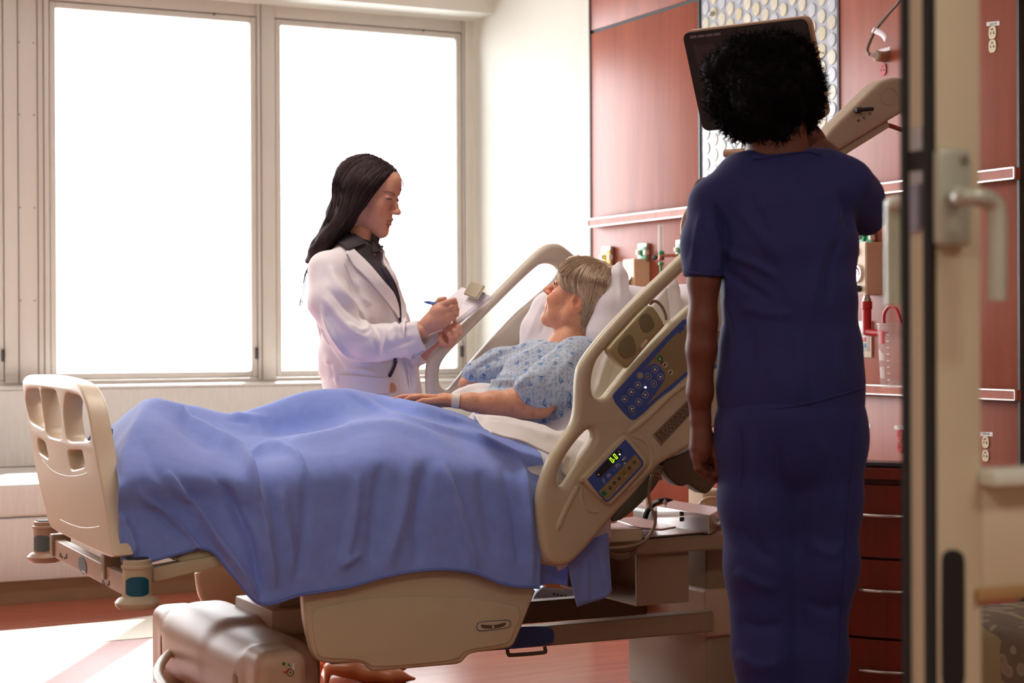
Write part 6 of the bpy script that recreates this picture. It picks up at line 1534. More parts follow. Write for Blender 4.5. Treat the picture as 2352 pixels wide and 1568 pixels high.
# ================================================================== things on and around the headwall
def leaf_box(name, X, px0, py0, px1, py1, depth, m, par, bev=.002):
    """box standing off the headwall: its face in the plane X spans the given pixels"""
    a, b = P(px0, (py0+py1)/2, X=X), P(px1, (py0+py1)/2, X=X); pm = (px0+px1)/2
    z1, z0 = P(pm, py0, X=X)[2], P(pm, py1, X=X)[2]
    return box(name, (X, min(a[1], b[1]), z0), (X+depth, max(a[1], b[1]), z1), m, par, bev=bev)
def face(name, X, ring, m, par, t=.001, sm=0): return plate(name, pxX(X, ring, sm), [], t, m, par, to=lambda x, y, z: (X+z, x, y), smooth=False)
def wtext(name, body, px, py, size, m, par, X): return text(name, body, size, basis(P(px, py, X=X), (0, -1, 0), (0, 0, 1)), m, par)
m_gwhite = mat('outlet_white', srgb(226, 220, 206), .35)
m_gyel = mat('outlet_yellow', srgb(236, 208, 60), .35); m_ggrn = mat('outlet_green', srgb(20, 150, 96), .35); m_gred = mat('outlet_red', srgb(186, 28, 34), .35)
def gas_outlet(px, py, w_, h_, m, label, cat='gas outlet'):
    X = PX-.022; e = empty('gas_outlet', P(px, py, X=PX), label, cat, 'medical gas outlets on the headwall')
    leaf_box('plate', X, px-w_/2, py-h_/2, px+w_/2, py+h_/2, .021, m_steel, e)
    leaf_box('colour_plate', X-.002, px-w_/2+1, py-h_/2+h_*.16, px+w_/2-1.5, py+h_/2-1, .002, m, e, .0005)
    for s_ in (-1, 1): leaf_box('grip', X-.022, px+s_*w_*.42-2.6-4, py-h_*.02-5, px+s_*w_*.42+2.6-4, py-h_*.02+6, .02, m_gwhite, e, .001)
    q = P(px-2, py+1, X=X-.002); lathe('socket', q, (-1, 0, 0), [(.012, 0), (.012, .008), (.006, .009)], m, e, 16)
    lathe('pin_hole', P(px, py+h_*.18, X=X-.003), (-1, 0, 0), [(.003, 0), (.002, .002)], m_rubber, e, 8)
    bm = bmesh.new()
    for k in range(2):
        a = P(px-w_*.25, py-h_*.28+k*3, X=X-.003); b = P(px+w_*.2, py-h_*.28+k*3, X=X-.003)
        bm_box(bm, (X-.0045, b[1], a[2]-.0012), (X-.003, a[1], a[2]+.0012))
    obj('label_print', bm, m_gwhite, e)
gas_outlet(1392, 591, 20, 50, m_gyel, 'yellow medical gas outlet, leftmost on the headwall')
gas_outlet(1475, 580, 20, 42, m_ggrn, 'pale green gas outlet between the yellow one and the flowmeter')
gas_outlet(1563, 574, 22, 46, m_ggrn, 'green gas outlet just right of the flowmeter')
gas_outlet(1986, 545, 36, 44, m_ggrn, 'green gas outlet above the suction regulator')
# flowmeter
XF_ = PX-.075
fm = empty('flowmeter', P(1518, 590, X=XF_), 'oxygen flowmeter with clear tapered tube and black green-faced knob', 'flowmeter')
m_clear = mat('clear_plastic', (.9, .92, .93), .05, trans=.0, alpha=.35, var=.0)
m_brass = mat('copper_fitting', srgb(150, 92, 72), .3, .8)
qa, qb = P(1517, 577, X=XF_), P(1517, 516, X=XF_); L_ = qb[2]-qa[2]
lathe('sight_tube', qa, (0, 0, 1), [(.0125, 0), (.010, L_*.9), (.011, L_*.97), (.010, L_)], m_clear, fm, 18)
lathe('inner_tube', qa, (0, 0, 1), [(.005, 0), (.0045, L_*.93)], m_gwhite, fm, 10)
qc = P(1519, 598, X=XF_); L2 = qa[2]-qc[2]
lathe('body', qc, (0, 0, 1), [(.008, 0), (.013, .004), (.013, L2*.5), (.012, L2*.55), (.012, L2)], m_brass, fm, 18)
lathe('green_collar', qc+[0, 0, L2*.55], (0, 0, 1), [(.0128, 0), (.0128, L2*.45)], m_ggrn, fm, 18)
qk = P(1506, 591, X=XF_); lathe('knob', qk, (0, 1, 0), [(.007, -.01), (.011, 0), (.012, .014), (.010, .016)], m_rubber, fm, 18); lathe('knob_face', qk+[0, .0155, 0], (0, 1, 0), [(.008, 0), (.007, .002)], mat('knob_green', srgb(120, 220, 180), .3), fm, 16)
tube('inlet', [qc+[0, -.01, L2*.5], qc+[.02, -.05, L2*.5], qc+[.05, -.085, L2*.45], P(1556, 586, X=PX-.03)], .007, m_brass, fm, 10)
lathe('outlet_nut', P(1518, 609, X=XF_), (0, 0, 1), [(.008, 0), (.0125, .002), (.0125, .012), (.008, .014)], m_ggrn, fm, 6)
tube('outlet_stem', [P(1518, 607, X=XF_), P(1517, 640, X=XF_)], [.006, .0035], m_ggrn, fm, 10)
# dispenser box
def wallbox(name, side0, side1, front0, ytop, ybot, prot, label, cat, mfront, mside, taper=0.):
    e = empty(name, P(side1, (ytop+ybot)/2, X=PX), label, cat)
    y0 = P(side1, ytop, X=PX)[1]; Xf = PX-prot; y1 = P(front0, ytop, X=Xf)[1]; z1 = P(side0, ytop, X=Xf)[2]; z0 = P(side0, ybot, X=Xf)[2]
    bm = bmesh.new()
    vs = [bm.verts.new(p) for p in ((Xf+taper, y0, z1), (Xf+taper, y1, z1), (PX-.001, y1, z1), (PX-.001, y0, z1), (Xf, y0, z0), (Xf, y1, z0), (PX-.001, y1, z0), (PX-.001, y0, z0))]
    for f in ((0, 1, 2, 3), (4, 5, 6, 7), (0, 1, 5, 4), (1, 2, 6, 5), (2, 3, 7, 6), (3, 0, 4, 7)): bm.faces.new([vs[i] for i in f])
    bmesh.ops.bevel(bm, geom=bm.edges[:], offset=.004, segments=2, affect='EDGES')
    obj('housing', bm, mside, e, True)
    return e, Xf, y0, y1, z0, z1
m_boxc = mat('dispenser_cream', srgb(232, 212, 176), .45)
e, Xf, y0, y1, z0, z1 = wallbox('glove_dispenser', 1455, 1494, 1429, 594, 682, .085, 'cream wall box behind the pillow with tissue sticking out', 'dispenser', m_boxc, m_boxc)
cloth('tissue', grid_surface([[(Xf-.004-.02*math.sin(i*.9+j), y0+(y1-y0)*(.15+.2*i), z0+.03+.02*j+.008*math.sin(i*2)) for j in range(4)] for i in range(4)], 6, 6), m_sheet, [], .001, .004, parent=e)
tube('wire_hook', [(Xf-.003, y1-.03, z0+.085), (Xf-.006, y1-.025, z0+.10), (Xf-.004, y1-.015, z0+.09)], .0012, m_steel, e, 6, 4)
# suction regulator
e, Xf, y0, y1, z0, z1 = wallbox('suction_regulator', 1989, 2034, 1952, 555, 677, .09, 'cream suction regulator with round gauge and two black knobs on the headwall', 'regulator', m_gwhite, mat('regulator_cream', srgb(226, 206, 178), .4))
ym = (y0+y1)/2
def reg(name, px, py, prof, m, seg=22): return lathe(name, P(px, py, X=Xf+.001), (-1, 0, 0), prof, m, e, seg)
m_lens = mat('gauge_lens', srgb(150, 156, 160), .08, coat=.6)
m_dkblue = mat('dial_slate', srgb(66, 72, 84), .4)
reg('mode_knob', 1968, 578, [(.017, 0), (.017, .006), (.015, .008)], m_chrome); reg('mode_knob_face', 1968, 578, [(.014, .0085), (.013, .010)], m_dkblue)
gp = P(1970, 628, X=Xf+.001); gz = .034
lathe('gauge_rim', gp, (-1, 0, 0), [(gz, 0), (gz, .008), (gz-.002, .012), (gz-.004, .010)], m_chrome, e, 30)
lathe('gauge_face', gp, (-1, 0, 0), [(gz-.004, .0095), (.001, .0098)], m_lens, e, 30)
for a0_, a1_, mm in ((-2.4, -1.2, m_gred), (-.9, .4, m_rubber), (.7, 2.2, m_rubber)):
    t = np.linspace(a0_, a1_, 10); ring = [(gp[1]+.024*math.sin(a), gp[2]+.024*math.cos(a+math.pi*0)*-1 if mm is m_gred else gp[2]+.024*math.cos(a)) for a in t]+[(gp[1]+.017*math.sin(a), gp[2]+.017*math.cos(a)*(-1 if mm is m_gred else 1)) for a in t[::-1]]
    plate('dial_band', ring, [], .001, mm, e, to=lambda x, y, z: (Xf-.0098+z, x, y), smooth=False)
tube('needle', [gp+[-.0115, 0, 0], gp+[-.0115, .010, .020]], .0012, m_wprint, e, 6)
for px in (1957, 1976): lathe('control_knob', P(px, 663, X=Xf), (-1, 0, 0), [(.010, 0), (.012, .004), (.012, .024), (.010, .027)], m_rubber, e, 18)
bt = (PX-.05, ym, z0)
lathe('port', bt, (0, 0, -1), [(.012, 0), (.012, .01), (.016, .012), (.016, .022), (.011, .024)], m_steel, e, 16)
m_redp = mat('red_fitting', srgb(176, 24, 28), .35)
q1_ = np.array([bt[0], bt[1], z0-.022]); zb_ = P(2008, 766, X=bt[0])[2]
tf_ = empty('canister_fitting', q1_, 'red elbow fitting joining the regulator to the suction canister', 'fitting')
lathe('upper_sleeve', q1_, (0, 0, -1), [(.020, 0), (.020, .028), (.017, .03), (.017, q1_[2]-zb_)], m_redp, tf_, 16)
qc_ = P(2056, 765, X=bt[0]-.0)
tube('elbow', [(bt[0], bt[1], zb_+.008), (bt[0], bt[1]-.03, zb_+.004), (bt[0], qc_[1]+.05, zb_)], [.016, .014, .011], m_redp, tf_, 12)
# canister
cx_ = PX-.085; c_top = P(2056, 742, X=cx_); c_bot = P(2056, 889, X=cx_); Hc = c_top[2]-c_bot[2]
cn = empty('suction_canister', c_bot, 'clear plastic suction canister with red tubing and printed scale', 'canister')
rr_ = abs(P(2028, 742, X=cx_)[1]-c_top[1])*.92; rr_ = min(rr_, .075)
m_can = bpy.data.materials.new('canister_clear'); m_can.use_nodes = True
_n = m_can.node_tree; _bb = _n.nodes['Principled BSDF']; _bb.inputs['Base Color'].default_value = (.85, .8, .8, 1); _bb.inputs['Alpha'].default_value = .28; _bb.inputs['Roughness'].default_value = .08
bm = bmesh.new(); bm_lathe(bm, c_bot, (0, 0, 1), [(rr_*.78, 0), (rr_*.82, .004), (rr_, Hc-.008), (rr_*1.05, Hc-.006), (rr_*1.05, Hc)], 32); obj('vessel', bm, m_can, cn, True)
lathe('foot_ring', c_bot+[0, 0, .002], (0, 0, 1), [(rr_*.4, 0), (rr_*.35, .02), (.002, .022)], m_can, cn, 20)
for k in range(8):
    zz = c_bot[2]+Hc*(.12+.1*k); a_ = math.radians(205); r2 = rr_*(.82+.18*(.12+.1*k))+.0006
    box('scale_mark', (c_bot[0]+r2*math.cos(a_)-.001, c_bot[1]+r2*math.sin(a_)-.010, zz-.0012), (c_bot[0]+r2*math.cos(a_)+.001, c_bot[1]+r2*math.sin(a_)+.004, zz+.0012), m_wprint, cn)
def curved_label(a0_, a1_, za, zb2, m, nm):
    bm = bmesh.new(); V = []
    for i in range(7):
        a = math.radians(a0_+(a1_-a0_)*i/6); V.append([bm.verts.new((c_bot[0]+(rr_*(.82+.18*(z-c_bot[2])/Hc)+.0008)*math.cos(a), c_bot[1]+(rr_*(.82+.18*(z-c_bot[2])/Hc)+.0008)*math.sin(a), z)) for z in (za, zb2)])
    for i in range(6): bm.faces.new((V[i][0], V[i+1][0], V[i+1][1], V[i][1]))
    return obj(nm, bm, m, cn, True)
curved_label(168, 195, c_bot[2]+Hc*.68, c_bot[2]+Hc*.87, m_redp, 'red_label')
for k in range(5):
    curved_label(158+k*7, 161.5+k*7, c_bot[2]+Hc*.42, c_bot[2]+Hc*(.60-.02*k), m_can if False else m_wprint, 'printed_text')
    curved_label(162+k*6, 165+k*6, c_bot[2]+Hc*.14, c_bot[2]+Hc*.32, m_wprint, 'printed_text')
tube('red_tube', [c_top+[-.01, rr_*.8, 0], c_top+[-.01, rr_*.75, .035], c_top+[-.01, rr_*.3, .06], c_top+[-.01, -rr_*.3, .05], c_top+[-.01, -rr_*.8, .0]], .006, m_redp, cn, 8, 6)
# switch plate with coloured labels
sp = empty('switch_plate', P(1985, 780, X=PX), 'white wall plate with grey, red and blue call buttons', 'switch plate')
leaf_box('plate', PX-.007, 1970, 737, 2001, 821, .0069, m_gwhite, sp)
leaf_box('inset', PX-.0085, 1973, 752, 1996, 806, .0015, mat('plate_grey', srgb(196, 192, 186), .4), sp, .0003)
for py, mm in ((765, mat('btn_grey', srgb(150, 150, 152), .4)), (779, mat('btn_red', srgb(224, 92, 96), .4)), (793, mat('btn_blue', srgb(86, 164, 214), .4))): leaf_box('button', PX-.0105, 1979, py-4.5, 1988, py+4.5, .002, mm, sp, .0005)
for py in (748, 811): lathe('screw', P(1983, py, X=PX-.0072), (-1, 0, 0), [(.004, 0), (.003, .0012)], m_steel, sp, 10)
# receptacles with printed circuit labels
m_slot = mat('slot_black', (.01, .01, .01), .5)
def receptacle(px, py, s_, m, label, dot=False):
    e = empty('receptacle', P(px, py, X=PX), label, 'power outlet', 'power receptacles on the headwall')
    n = 20; c = P(px, py, X=PX); w2, h2 = .0145*s_, .0175*s_
    ring = [(c[1]+w2*np.sign(math.cos(t))*abs(math.cos(t))**.6, c[2]+h2*np.sign(math.sin(t))*abs(math.sin(t))**.8) for t in np.linspace(0, 2*math.pi, n, endpoint=False)]
    plate('body', ring, [], .004, m, e, to=lambda x, y, z: (PX-.002+z, x, y), smooth=False)
    for dy, dz, a, b in ((.0058, -.001, .0011, .0036), (-.0052, -.001, .0011, .0036), (-.0075, -.003, .0028, .0011), (.0, .009, .0024, .0024)): box('slot', (PX-.0048, c[1]+dy*s_-a*s_, c[2]+dz*s_-b*s_), (PX-.0038, c[1]+dy*s_+a*s_, c[2]+dz*s_+b*s_), m_slot, e)
    if dot: lathe('green_dot', (PX-.004, c[1]+.006*s_, c[2]+.009*s_), (-1, 0, 0), [(.002, 0), (.0015, .001)], m_ggrn, e, 8)
    return e
receptacle(2281, 75, 1.25, m_ivory, 'ivory receptacle with a green dot, under the top right circuit label', True)
receptacle(2281, 106, 1.25, m_ivory, 'ivory receptacle without dot, second below the top right label')
receptacle(2265, 1015, 1.15, m_ivory, 'ivory receptacle with a green dot, under the lower right circuit label', True)
receptacle(2265, 1046, 1.15, m_ivory, 'ivory receptacle without dot, second below the lower right label')
receptacle(2029, 160, 1.25, m_gred, 'red emergency receptacle just below the cable plug')
receptacle(1985, 994, 1.2, m_gred, 'upper red receptacle beside the scrub trousers'); receptacle(1985, 1019, 1.2, m_gred, 'lower red receptacle beside the scrub trousers, above the cabinet')
receptacle(2069, 998, 1.2, m_gred, 'upper red receptacle half hidden by the door edge'); receptacle(2069, 1026, 1.2, m_gred, 'lower red receptacle half hidden by the door edge')
for px, py, tx, w_ in ((2281, 55, '2AA-42', 15), (2265, 996, '2AA-42', 15), (1985, 976, '2CR5-15', 15), (2069, 981, '2CR5-15', 15)):
    l = face('circuit_label', PX-.0006, [(px-w_, py-4), (px+w_, py-7 if py < 500 else py-4), (px+w_, py+3 if py < 500 else py+6), (px-w_, py+5)], m_wprint, None)
    lab = {2281: 'white printed circuit label at the top right of the headwall', 2265: 'white printed circuit label over the lower right ivory receptacles', 1985: 'white printed circuit label beside the scrub trousers', 2069: 'white printed circuit label half hidden by the door edge'}[px]
    tag(l, lab, 'label', 'circuit labels on the headwall'); wtext('lettering', tx, px, py, .011, m_print, l, PX-.0012)
# raceway plate seen under the siderail
o = leaf_box('white_raceway', PX-.012, 1463, 1108, 1483, 1185, .012, m_white, None); tag(o, 'white strip plate low on the headwall behind the bed tray', 'wall plate')
for k in range(4): leaf_box('socket_slot', PX-.0125, 1468, 1140+k*10, 1478, 1144+k*10, .001, mat('plate_grey', srgb(196, 192, 186), .4), o, 0)
# twist-lock plug and its cable
pl_ = empty('power_plug', P(2020, 128, X=PX-.05), 'grey power cable with clear plug and paper tags on the cherry wall', 'plug')
pp_ = [P(a, b, X=PX-.08) for a, b in ((2190, -330), (2130, -130), (2092, -40), (2068, 0), (2040, 32), (2013, 66), (1998, 95), (1992, 116), (1998, 126))]
tube('cable', pp_, .0062, mat('grey_cable', srgb(120, 104, 88), .5), pl_, 10, 5)
a_, b_2 = P(1998, 126, X=PX-.08), P(2034, 130, X=PX-.002); dirp = (b_2-a_)/np.linalg.norm(b_2-a_); Lp = np.linalg.norm(b_2-a_)
lathe('strain_relief', a_, dirp, [(.008, 0), (.010, Lp*.12), (.008, Lp*.15), (.012, Lp*.25), (.010, Lp*.3), (.015, Lp*.4)], m_clear, pl_, 18)
lathe('plug_body', a_+dirp*Lp*.38, dirp, [(.015, 0), (.021, .006), (.022, Lp*.6), (.019, Lp*.61)], mat('plug_smoke', srgb(176, 158, 140), .15, .5), pl_, 22)
tg = cloth('paper_tag', grid_surface([[P(a, b, X=PX-.085) for a, b in r] for r in ([(2006, 63), (2001, 74)], [(2018, 66), (2013, 79)], [(2030, 74), (2024, 85)], [(2037, 84), (2032, 97)])], 5, 4), m_paper, [], .0006, 0, parent=pl_)
cloth('paper_tag', grid_surface([[P(a, b, X=PX-.07) for a, b in r] for r in ([(2018, 114), (2020, 117)], [(2032, 110), (2032, 118)], [(2045, 106), (2045, 115)])], 5, 4), m_paper, [], .0006, 0, parent=pl_)
# ------------------------------------------------------------------ monitor on its arm
m_monb = mat('monitor_black', srgb(36, 35, 38), .35); m_tan = mat('monitor_tan', srgb(206, 172, 142), .4, var=.02); m_armc = mat('arm_beige', srgb(188, 170, 148), .42, var=.02)
mon = empty('patient_monitor', D(1730, 180, 4.65), 'flat patient monitor with black bezel and tan back on a swing arm', 'monitor')
TL, TR, BL = D(1566, 77, 4.70), D(1852, 42, 4.56), D(1614, 302, 4.76)
mu, mv = TR-TL, BL-TL; mn = np.cross(mu, mv); mn /= np.linalg.norm(mn); mn = mn if mn@(CAM-TL) > 0 else -mn
lu, lv_ = np.linalg.norm(mu), np.linalg.norm(mv)
def mslab(name, a0, a1, b0, b1, h0, h1, m, par=mon, bev=.006, rnd=.0):
    def rr(a0, a1, b0, b1, r, n=5):
        ra, rb = r/lu, r/lv_; pts = []
        for cx, cy, s0 in ((a1-ra, b0+rb, -90), (a1-ra, b1-rb, 0), (a0+ra, b1-rb, 90), (a0+ra, b0+rb, 180)):
            for k in range(n): t = math.radians(s0+90*k/(n-1)); pts.append((cx+ra*math.cos(t), cy+rb*math.sin(t)))
        return pts
    ring = rr(a0, a1, b0, b1, max(rnd, .0005), 5 if rnd else 2); bm = bmesh.new(); R = []
    for h in (h0, h1): R.append([bm.verts.new(Vector((TL+mu*a+mv*b+mn*h).tolist())) for a, b in ring])
    n = len(ring); bm.faces.new(R[0]); bm.faces.new(R[1])
    for k in range(n): bm.faces.new((R[0][k], R[0][(k+1) % n], R[1][(k+1) % n], R[1][k]))
    if bev: bmesh.ops.bevel(bm, geom=[e for e in bm.edges if (e.verts[0] in R[1] and e.verts[1] in R[1]) or (e.verts[0] in R[0] and e.verts[1] in R[0])], offset=bev, segments=2, affect='EDGES')
    return obj(name, bm, m, par, True)
mslab('bezel', 0, 1, 0, 1, -.008, 0, m_monb, bev=.003, rnd=.018); mslab('back_shell', -.0, 1.01, -.01, 1.0, -.055, -.008, m_tan, bev=.012, rnd=.02)
scr = mat('screen_off', srgb(58, 56, 62), .18, coat=.5); mslab('screen', .075, .925, .13, .82, 0, .0006, scr, bev=0)
mslab('status_bar', .08, .24, .78, .815, .0006, .001, mat('screen_blue', srgb(78, 84, 130), .25), bev=0)
for k in range(4): mslab('function_key', .06+.065*k, .115+.065*k, .035, .06, 0, .0012, mat('key_grey', srgb(118, 112, 112), .4), bev=0)
mslab('pivot_bracket', .22, .36, 1.0, 1.07, -.045, -.01, m_tan, bev=.004, rnd=.006); mslab('neck', .42, .62, .6, 1.5, -.085, -.05, m_armc, bev=.006, rnd=.01)
am = empty('monitor_arm', D(1980, 260, 4.85), 'beige swing arm with black lever carrying the monitor', 'monitor arm')
AY = D(1980, 260, 4.85)[1]
z9 = lambda pts: zc(pts, 2.529, 1900, 0)
ar_o = [(1868, 332), (1884, 312), (1900, 292), (1950, 244), (1995, 199), (2013, 187), (2038, 180), (2062, 184), (2078, 196), (2086, 216), (2080, 244), (2062, 258), (2028, 278), (1960, 318), (1912, 348), (1895, 352)]
arb = pixplate('upper_beam', AY, ar_o, m_armc, am, thick=.07, bev=.012, sm=1, res=4)
pixplate('lower_channel', AY+.01, [(1916, 346), (2026, 279), (2031, 294), (1930, 357), (1922, 356)], m_armc, am, thick=.05, bev=.004, sm=0)
tube('joint_ring', [P(*p, Y=AY-.0355) for p in oval(2042, 221, 19, 20, n=24)]+[P(*oval(2042, 221, 19, 20, n=24)[0], Y=AY-.0355)], .0022, m_armc, arb, 6)
tube('lever', [P(1966, 253, Y=AY-.05), P(2005, 250, Y=AY-.055)], .0055, m_rubber, am, 10); lathe('lever_pivot', P(1967, 254, Y=AY-.034), (0, -1, 0), [(.008, 0), (.009, .014), (.007, .018)], m_rubber, am, 14)
for r_ in ([(1968, 276), (1972, 272), (1976, 279), (1969, 280)], [(1976, 262), (1982, 261), (1982, 264), (1976, 265)], [(1980, 268), (1986, 268), (1988, 275), (1982, 272)], [(1995, 258), (2000, 257), (2002, 263), (1997, 264)]): pixplate('symbol', AY-.0355, r_, mat('faint_print', srgb(120, 104, 88), .5), arb, thick=.0006, bev=0, sm=0)
tube('orange_cable', [P(a, b, Y=AY) for a, b in ((2024, 285), (2045, 287), (2062, 293), (2090, 304))], .0042, mat('orange_cable', srgb(170, 74, 40), .5), am, 8, 5)
tube('grey_cable', [P(a, b, Y=AY+.01) for a, b in ((2024, 287), (2042, 290), (2062, 297), (2095, 308))], .0042, m_bed_metal, am, 8, 5)
pq = P(2092, 220, Y=AY)
lathe('elbow_hub', (pq[0], pq[1], P(2092, 262, Y=AY)[2]), (0, 0, 1), [(.03, 0), (.034, .006), (.034, .02), (.03, .024), (.03, .075), (.034, .08), (.034, .09), (.03, .094)], m_armc, am, 22)
tube('support_pole', [(pq[0], pq[1], P(2092, 240, Y=AY)[2]), (pq[0]+.003, pq[1], 2.3), (pq[0]+.003, pq[1], 2.998)], .022, m_armc, am, 14)
tube('grab_handle', [D(1664, 352, 4.62), D(1700, 352, 4.6), D(1800, 350, 4.55)], [.010, .0125, .0125], m_tan, mon, 14); tube('handle_strut', [D(1700, 356, 4.62), D(1696, 380, 4.64), D(1690, 420, 4.66)], .016, m_armc, mon, 12)
tube('lower_post', [D(1800, 350, 4.6), D(1800, 330, 4.68), D(1860, 335, 4.75), P(1884, 336, Y=AY)], .02, m_armc, mon, 12)
lathe('cable_plug', D(1612, 412, 4.5), (D(1662, 408, 4.5)-D(1612, 412, 4.5)).tolist(), [(.004, 0), (.0055, .004), (.0055, .024), (.010, .025), (.011, .055)], mat('grey_cable', srgb(120, 104, 88), .5), mon, 14)
tube('monitor_cable', [D(a, b, 4.5) for a, b in ((1614, 411), (1602, 418), (1594, 436), (1590, 470), (1590, 520))], .0035, mat('grey_cable', srgb(120, 104, 88), .5), mon, 8, 6)
tube('pale_hose', [D(a, b, 4.55) for a, b in ((1640, 425), (1612, 442), (1588, 468), (1571, 500), (1567, 530), (1572, 556), (1584, 580))], .005, m_bed_lt, mon, 8, 6)
# ------------------------------------------------------------------ bedside cabinet behind the scrub trousers
dl = FW*math.cos(math.radians(61))-RT*math.sin(math.radians(61)); dl = np.array([dl[0], dl[1], 0]); dl /= np.linalg.norm(dl)
nb = np.array([-dl[1], dl[0], 0.]); nb = nb if nb@(np.array([0, 0, 0])-D(2000, 800, 5)) > 0 else -nb
c0_ = D(2150, 784, 4.88); c0_[2] = 0; Wc, Dc = .335, .30; ztop = 1.12-(1072-768)/4120*5.02
cab = empty('bedside_cabinet', c0_+dl*Wc/2, 'dark cherry bow-front drawer cabinet half hidden behind the door edge', 'cabinet')
def cabslab(name, a0, a1, z0, z1, o0, m, bow=.03, dep=None, par=cab):
    n = 10; pts = [(c0_+dl*(a0+(a1-a0)*k/n)+nb*(o0+bow*(1-(2*((a0+(a1-a0)*k/n)/Wc)-1)**2))) for k in range(n+1)]
    pts += [c0_+dl*a1-nb*(dep if dep is not None else .01), c0_+dl*a0-nb*(dep if dep is not None else .01)]
    bm = bmesh.new(); R = [[bm.verts.new((float(p[0]), float(p[1]), z)) for p in pts] for z in (z0, z1)]; n = len(pts); bm.faces.new(R[0]); bm.faces.new(R[1])
    for k in range(n): bm.faces.new((R[0][k], R[0][(k+1) % n], R[1][(k+1) % n], R[1][k]))
    return obj(name, bm, m, par)
cabslab('carcass', .008, Wc-.008, .04, ztop-.03, -.03, m_cherry_dark, .02, Dc); cabslab('top', -.01, Wc+.01, ztop-.028, ztop, .012, m_cherry_dark, .03, Dc)
dh = [ztop-.042, ztop-.248, ztop-.468, .05]
for k in range(3):
    d_ = cabslab('drawer', .0, Wc, dh[k+1]+.004, dh[k]-.004, 0, m_cherry_dark)
    zc_ = dh[k]-.085-.0*k; hh = [c0_+dl*a+nb*(.03*(1-(2*a/Wc-1)**2)+o) for a, o in ((.07, .0), (.08, .028), (.12, .034), (.14, .036), (.17, .034), (.195, .028), (.205, .0))]
    tube('handle', [(p[0], p[1], zc_) for p in hh], .006, m_steel, d_, 10, 4)
ph = empty('handheld_phone', c0_+dl*.2+np.array([0, 0, ztop]), 'black handset lying on the cherry cabinet', 'phone')
qz = D(2028, 1066, 5.0); bm = bmesh.new(); bm_box(bm, (-.085, -.03, 0), (.085, .03, .014), .004); bm.transform(basis((c0_+dl*.17+nb*-.03+np.array([0, 0, ztop+.0005])), dl, np.cross([0, 0, 1], dl))); obj('body', bm, m_monb, ph, True)
bm = bmesh.new(); bm_box(bm, (.068, -.024, .0142), (.084, .024, .0152), 0); bm.transform(basis((c0_+dl*.17+nb*-.03+np.array([0, 0, ztop+.0005])), dl, np.cross([0, 0, 1], dl))); obj('metal_end', bm, m_steel, ph)
# ------------------------------------------------------------------ small blue control box under the bed
cbx = pixplate('control_pod', 4.95, [(1216, 1384), (1222, 1362), (1240, 1345), (1258, 1340), (1330, 1348), (1330, 1384)], mat('pale_blue_plastic', srgb(150, 186, 226), .35), bed, thick=.05, bev=.006, sm=1)
for k in range(4): lathe('button', P(1272+9*k, 1364+1.5*k, Y=4.922), (0, -1, 0), [(.0035, 0), (.003, .003)], m_rubber, cbx, 8)
pixplate('pod_label', 4.9, [(1242, 1330), (1290, 1336), (1318, 1340), (1318, 1352), (1252, 1348)], mat('orange_tan_plate', srgb(214, 150, 112), .4), bed, thick=.03, bev=.004, sm=0)
# ================================================================== glazed sliding door
DY = 1.58
m_door = mat('door_frame_beige', srgb(218, 206, 176), .45, var=.02); m_seal = mat('brush_seal', (.012, .012, .01), .8)
dr = empty('door_1', P(2200, 1568, Y=DY)*[1, 1, 0]+[0, 0, 0], kind='structure')
xe, xs, xr = P(2143, 784, Y=DY)[0], P(2254, 784, Y=DY)[0], 2.55
box('stile', (xe, DY, .02), (xs, DY+.05, 2.28), m_door, dr, bev=.003)
box('seal', (xe-.004, DY-.001, .02), (xe+.004, DY+.012, 2.28), m_seal, dr); box('seal', (xe-.004, DY+.039, .02), (xe+.004, DY+.051, 2.28), m_seal, dr)
zt_, zm_, zb_ = P(2300, 1075, Y=DY)[2], P(2300, 1112, Y=DY)[2], P(2300, 1352, Y=DY)[2]
box('rail', (xs, DY, zb_), (xr, DY+.05, zt_-.002), m_door, dr, bev=.003); box('rail_ledge', (xs-.006, DY-.028, zm_), (xr, DY, zt_), mat('ledge_lit_white', srgb(228, 232, 216), .3), dr, bev=.004)  # ledge coloured near white: the light on it is put into the paint
box('rail_moulding', (xs-.012, DY-.008, zb_-.012), (xr, DY, zb_+.004), mat('moulding_ochre', srgb(176, 140, 92), .5), dr, bev=.003)
box('rail', (xs, DY, 2.18), (xr, DY+.05, 2.28), m_door, dr, bev=.003); box('rail', (xs, DY, .02), (xr, DY+.05, .12), m_door, dr, bev=.003)
box('pane', (xs, DY+.02, zt_), (xr, DY+.026, 2.18), m_glass, dr); box('pane', (xs, DY+.02, .12), (xr, DY+.026, zb_), m_glass, dr)
m_hdl = mat('handle_satin', srgb(196, 200, 182), .3, .25)
def hb(name, px0, py0, px1, py1, y0, y1, m=m_hdl, bev=.006): a, b = P(px0, py0, Y=y0), P(px1, py1, Y=y0); return box(name, (a[0], y0, b[2]), (b[0], y1, a[2]), m, dr, bev=bev, seg=3)
hb('handle_plate', 2160, 338, 2234, 566, DY-.016, DY)
hnd = tube('lever_handle', [P(2196, 448, Y=DY-.01), P(2210, 452, Y=DY-.05), P(2240, 452, Y=DY-.062), P(2275, 462, Y=DY-.062), P(2290, 500, Y=DY-.062), P(2290, 690, Y=DY-.062)], .0105, m_hdl, dr, 14, 6)
lathe('plate_screw', P(2215, 368, Y=DY-.017), (0, -1, 0), [(.006, 0), (.005, .002)], m_steel, dr, 12)
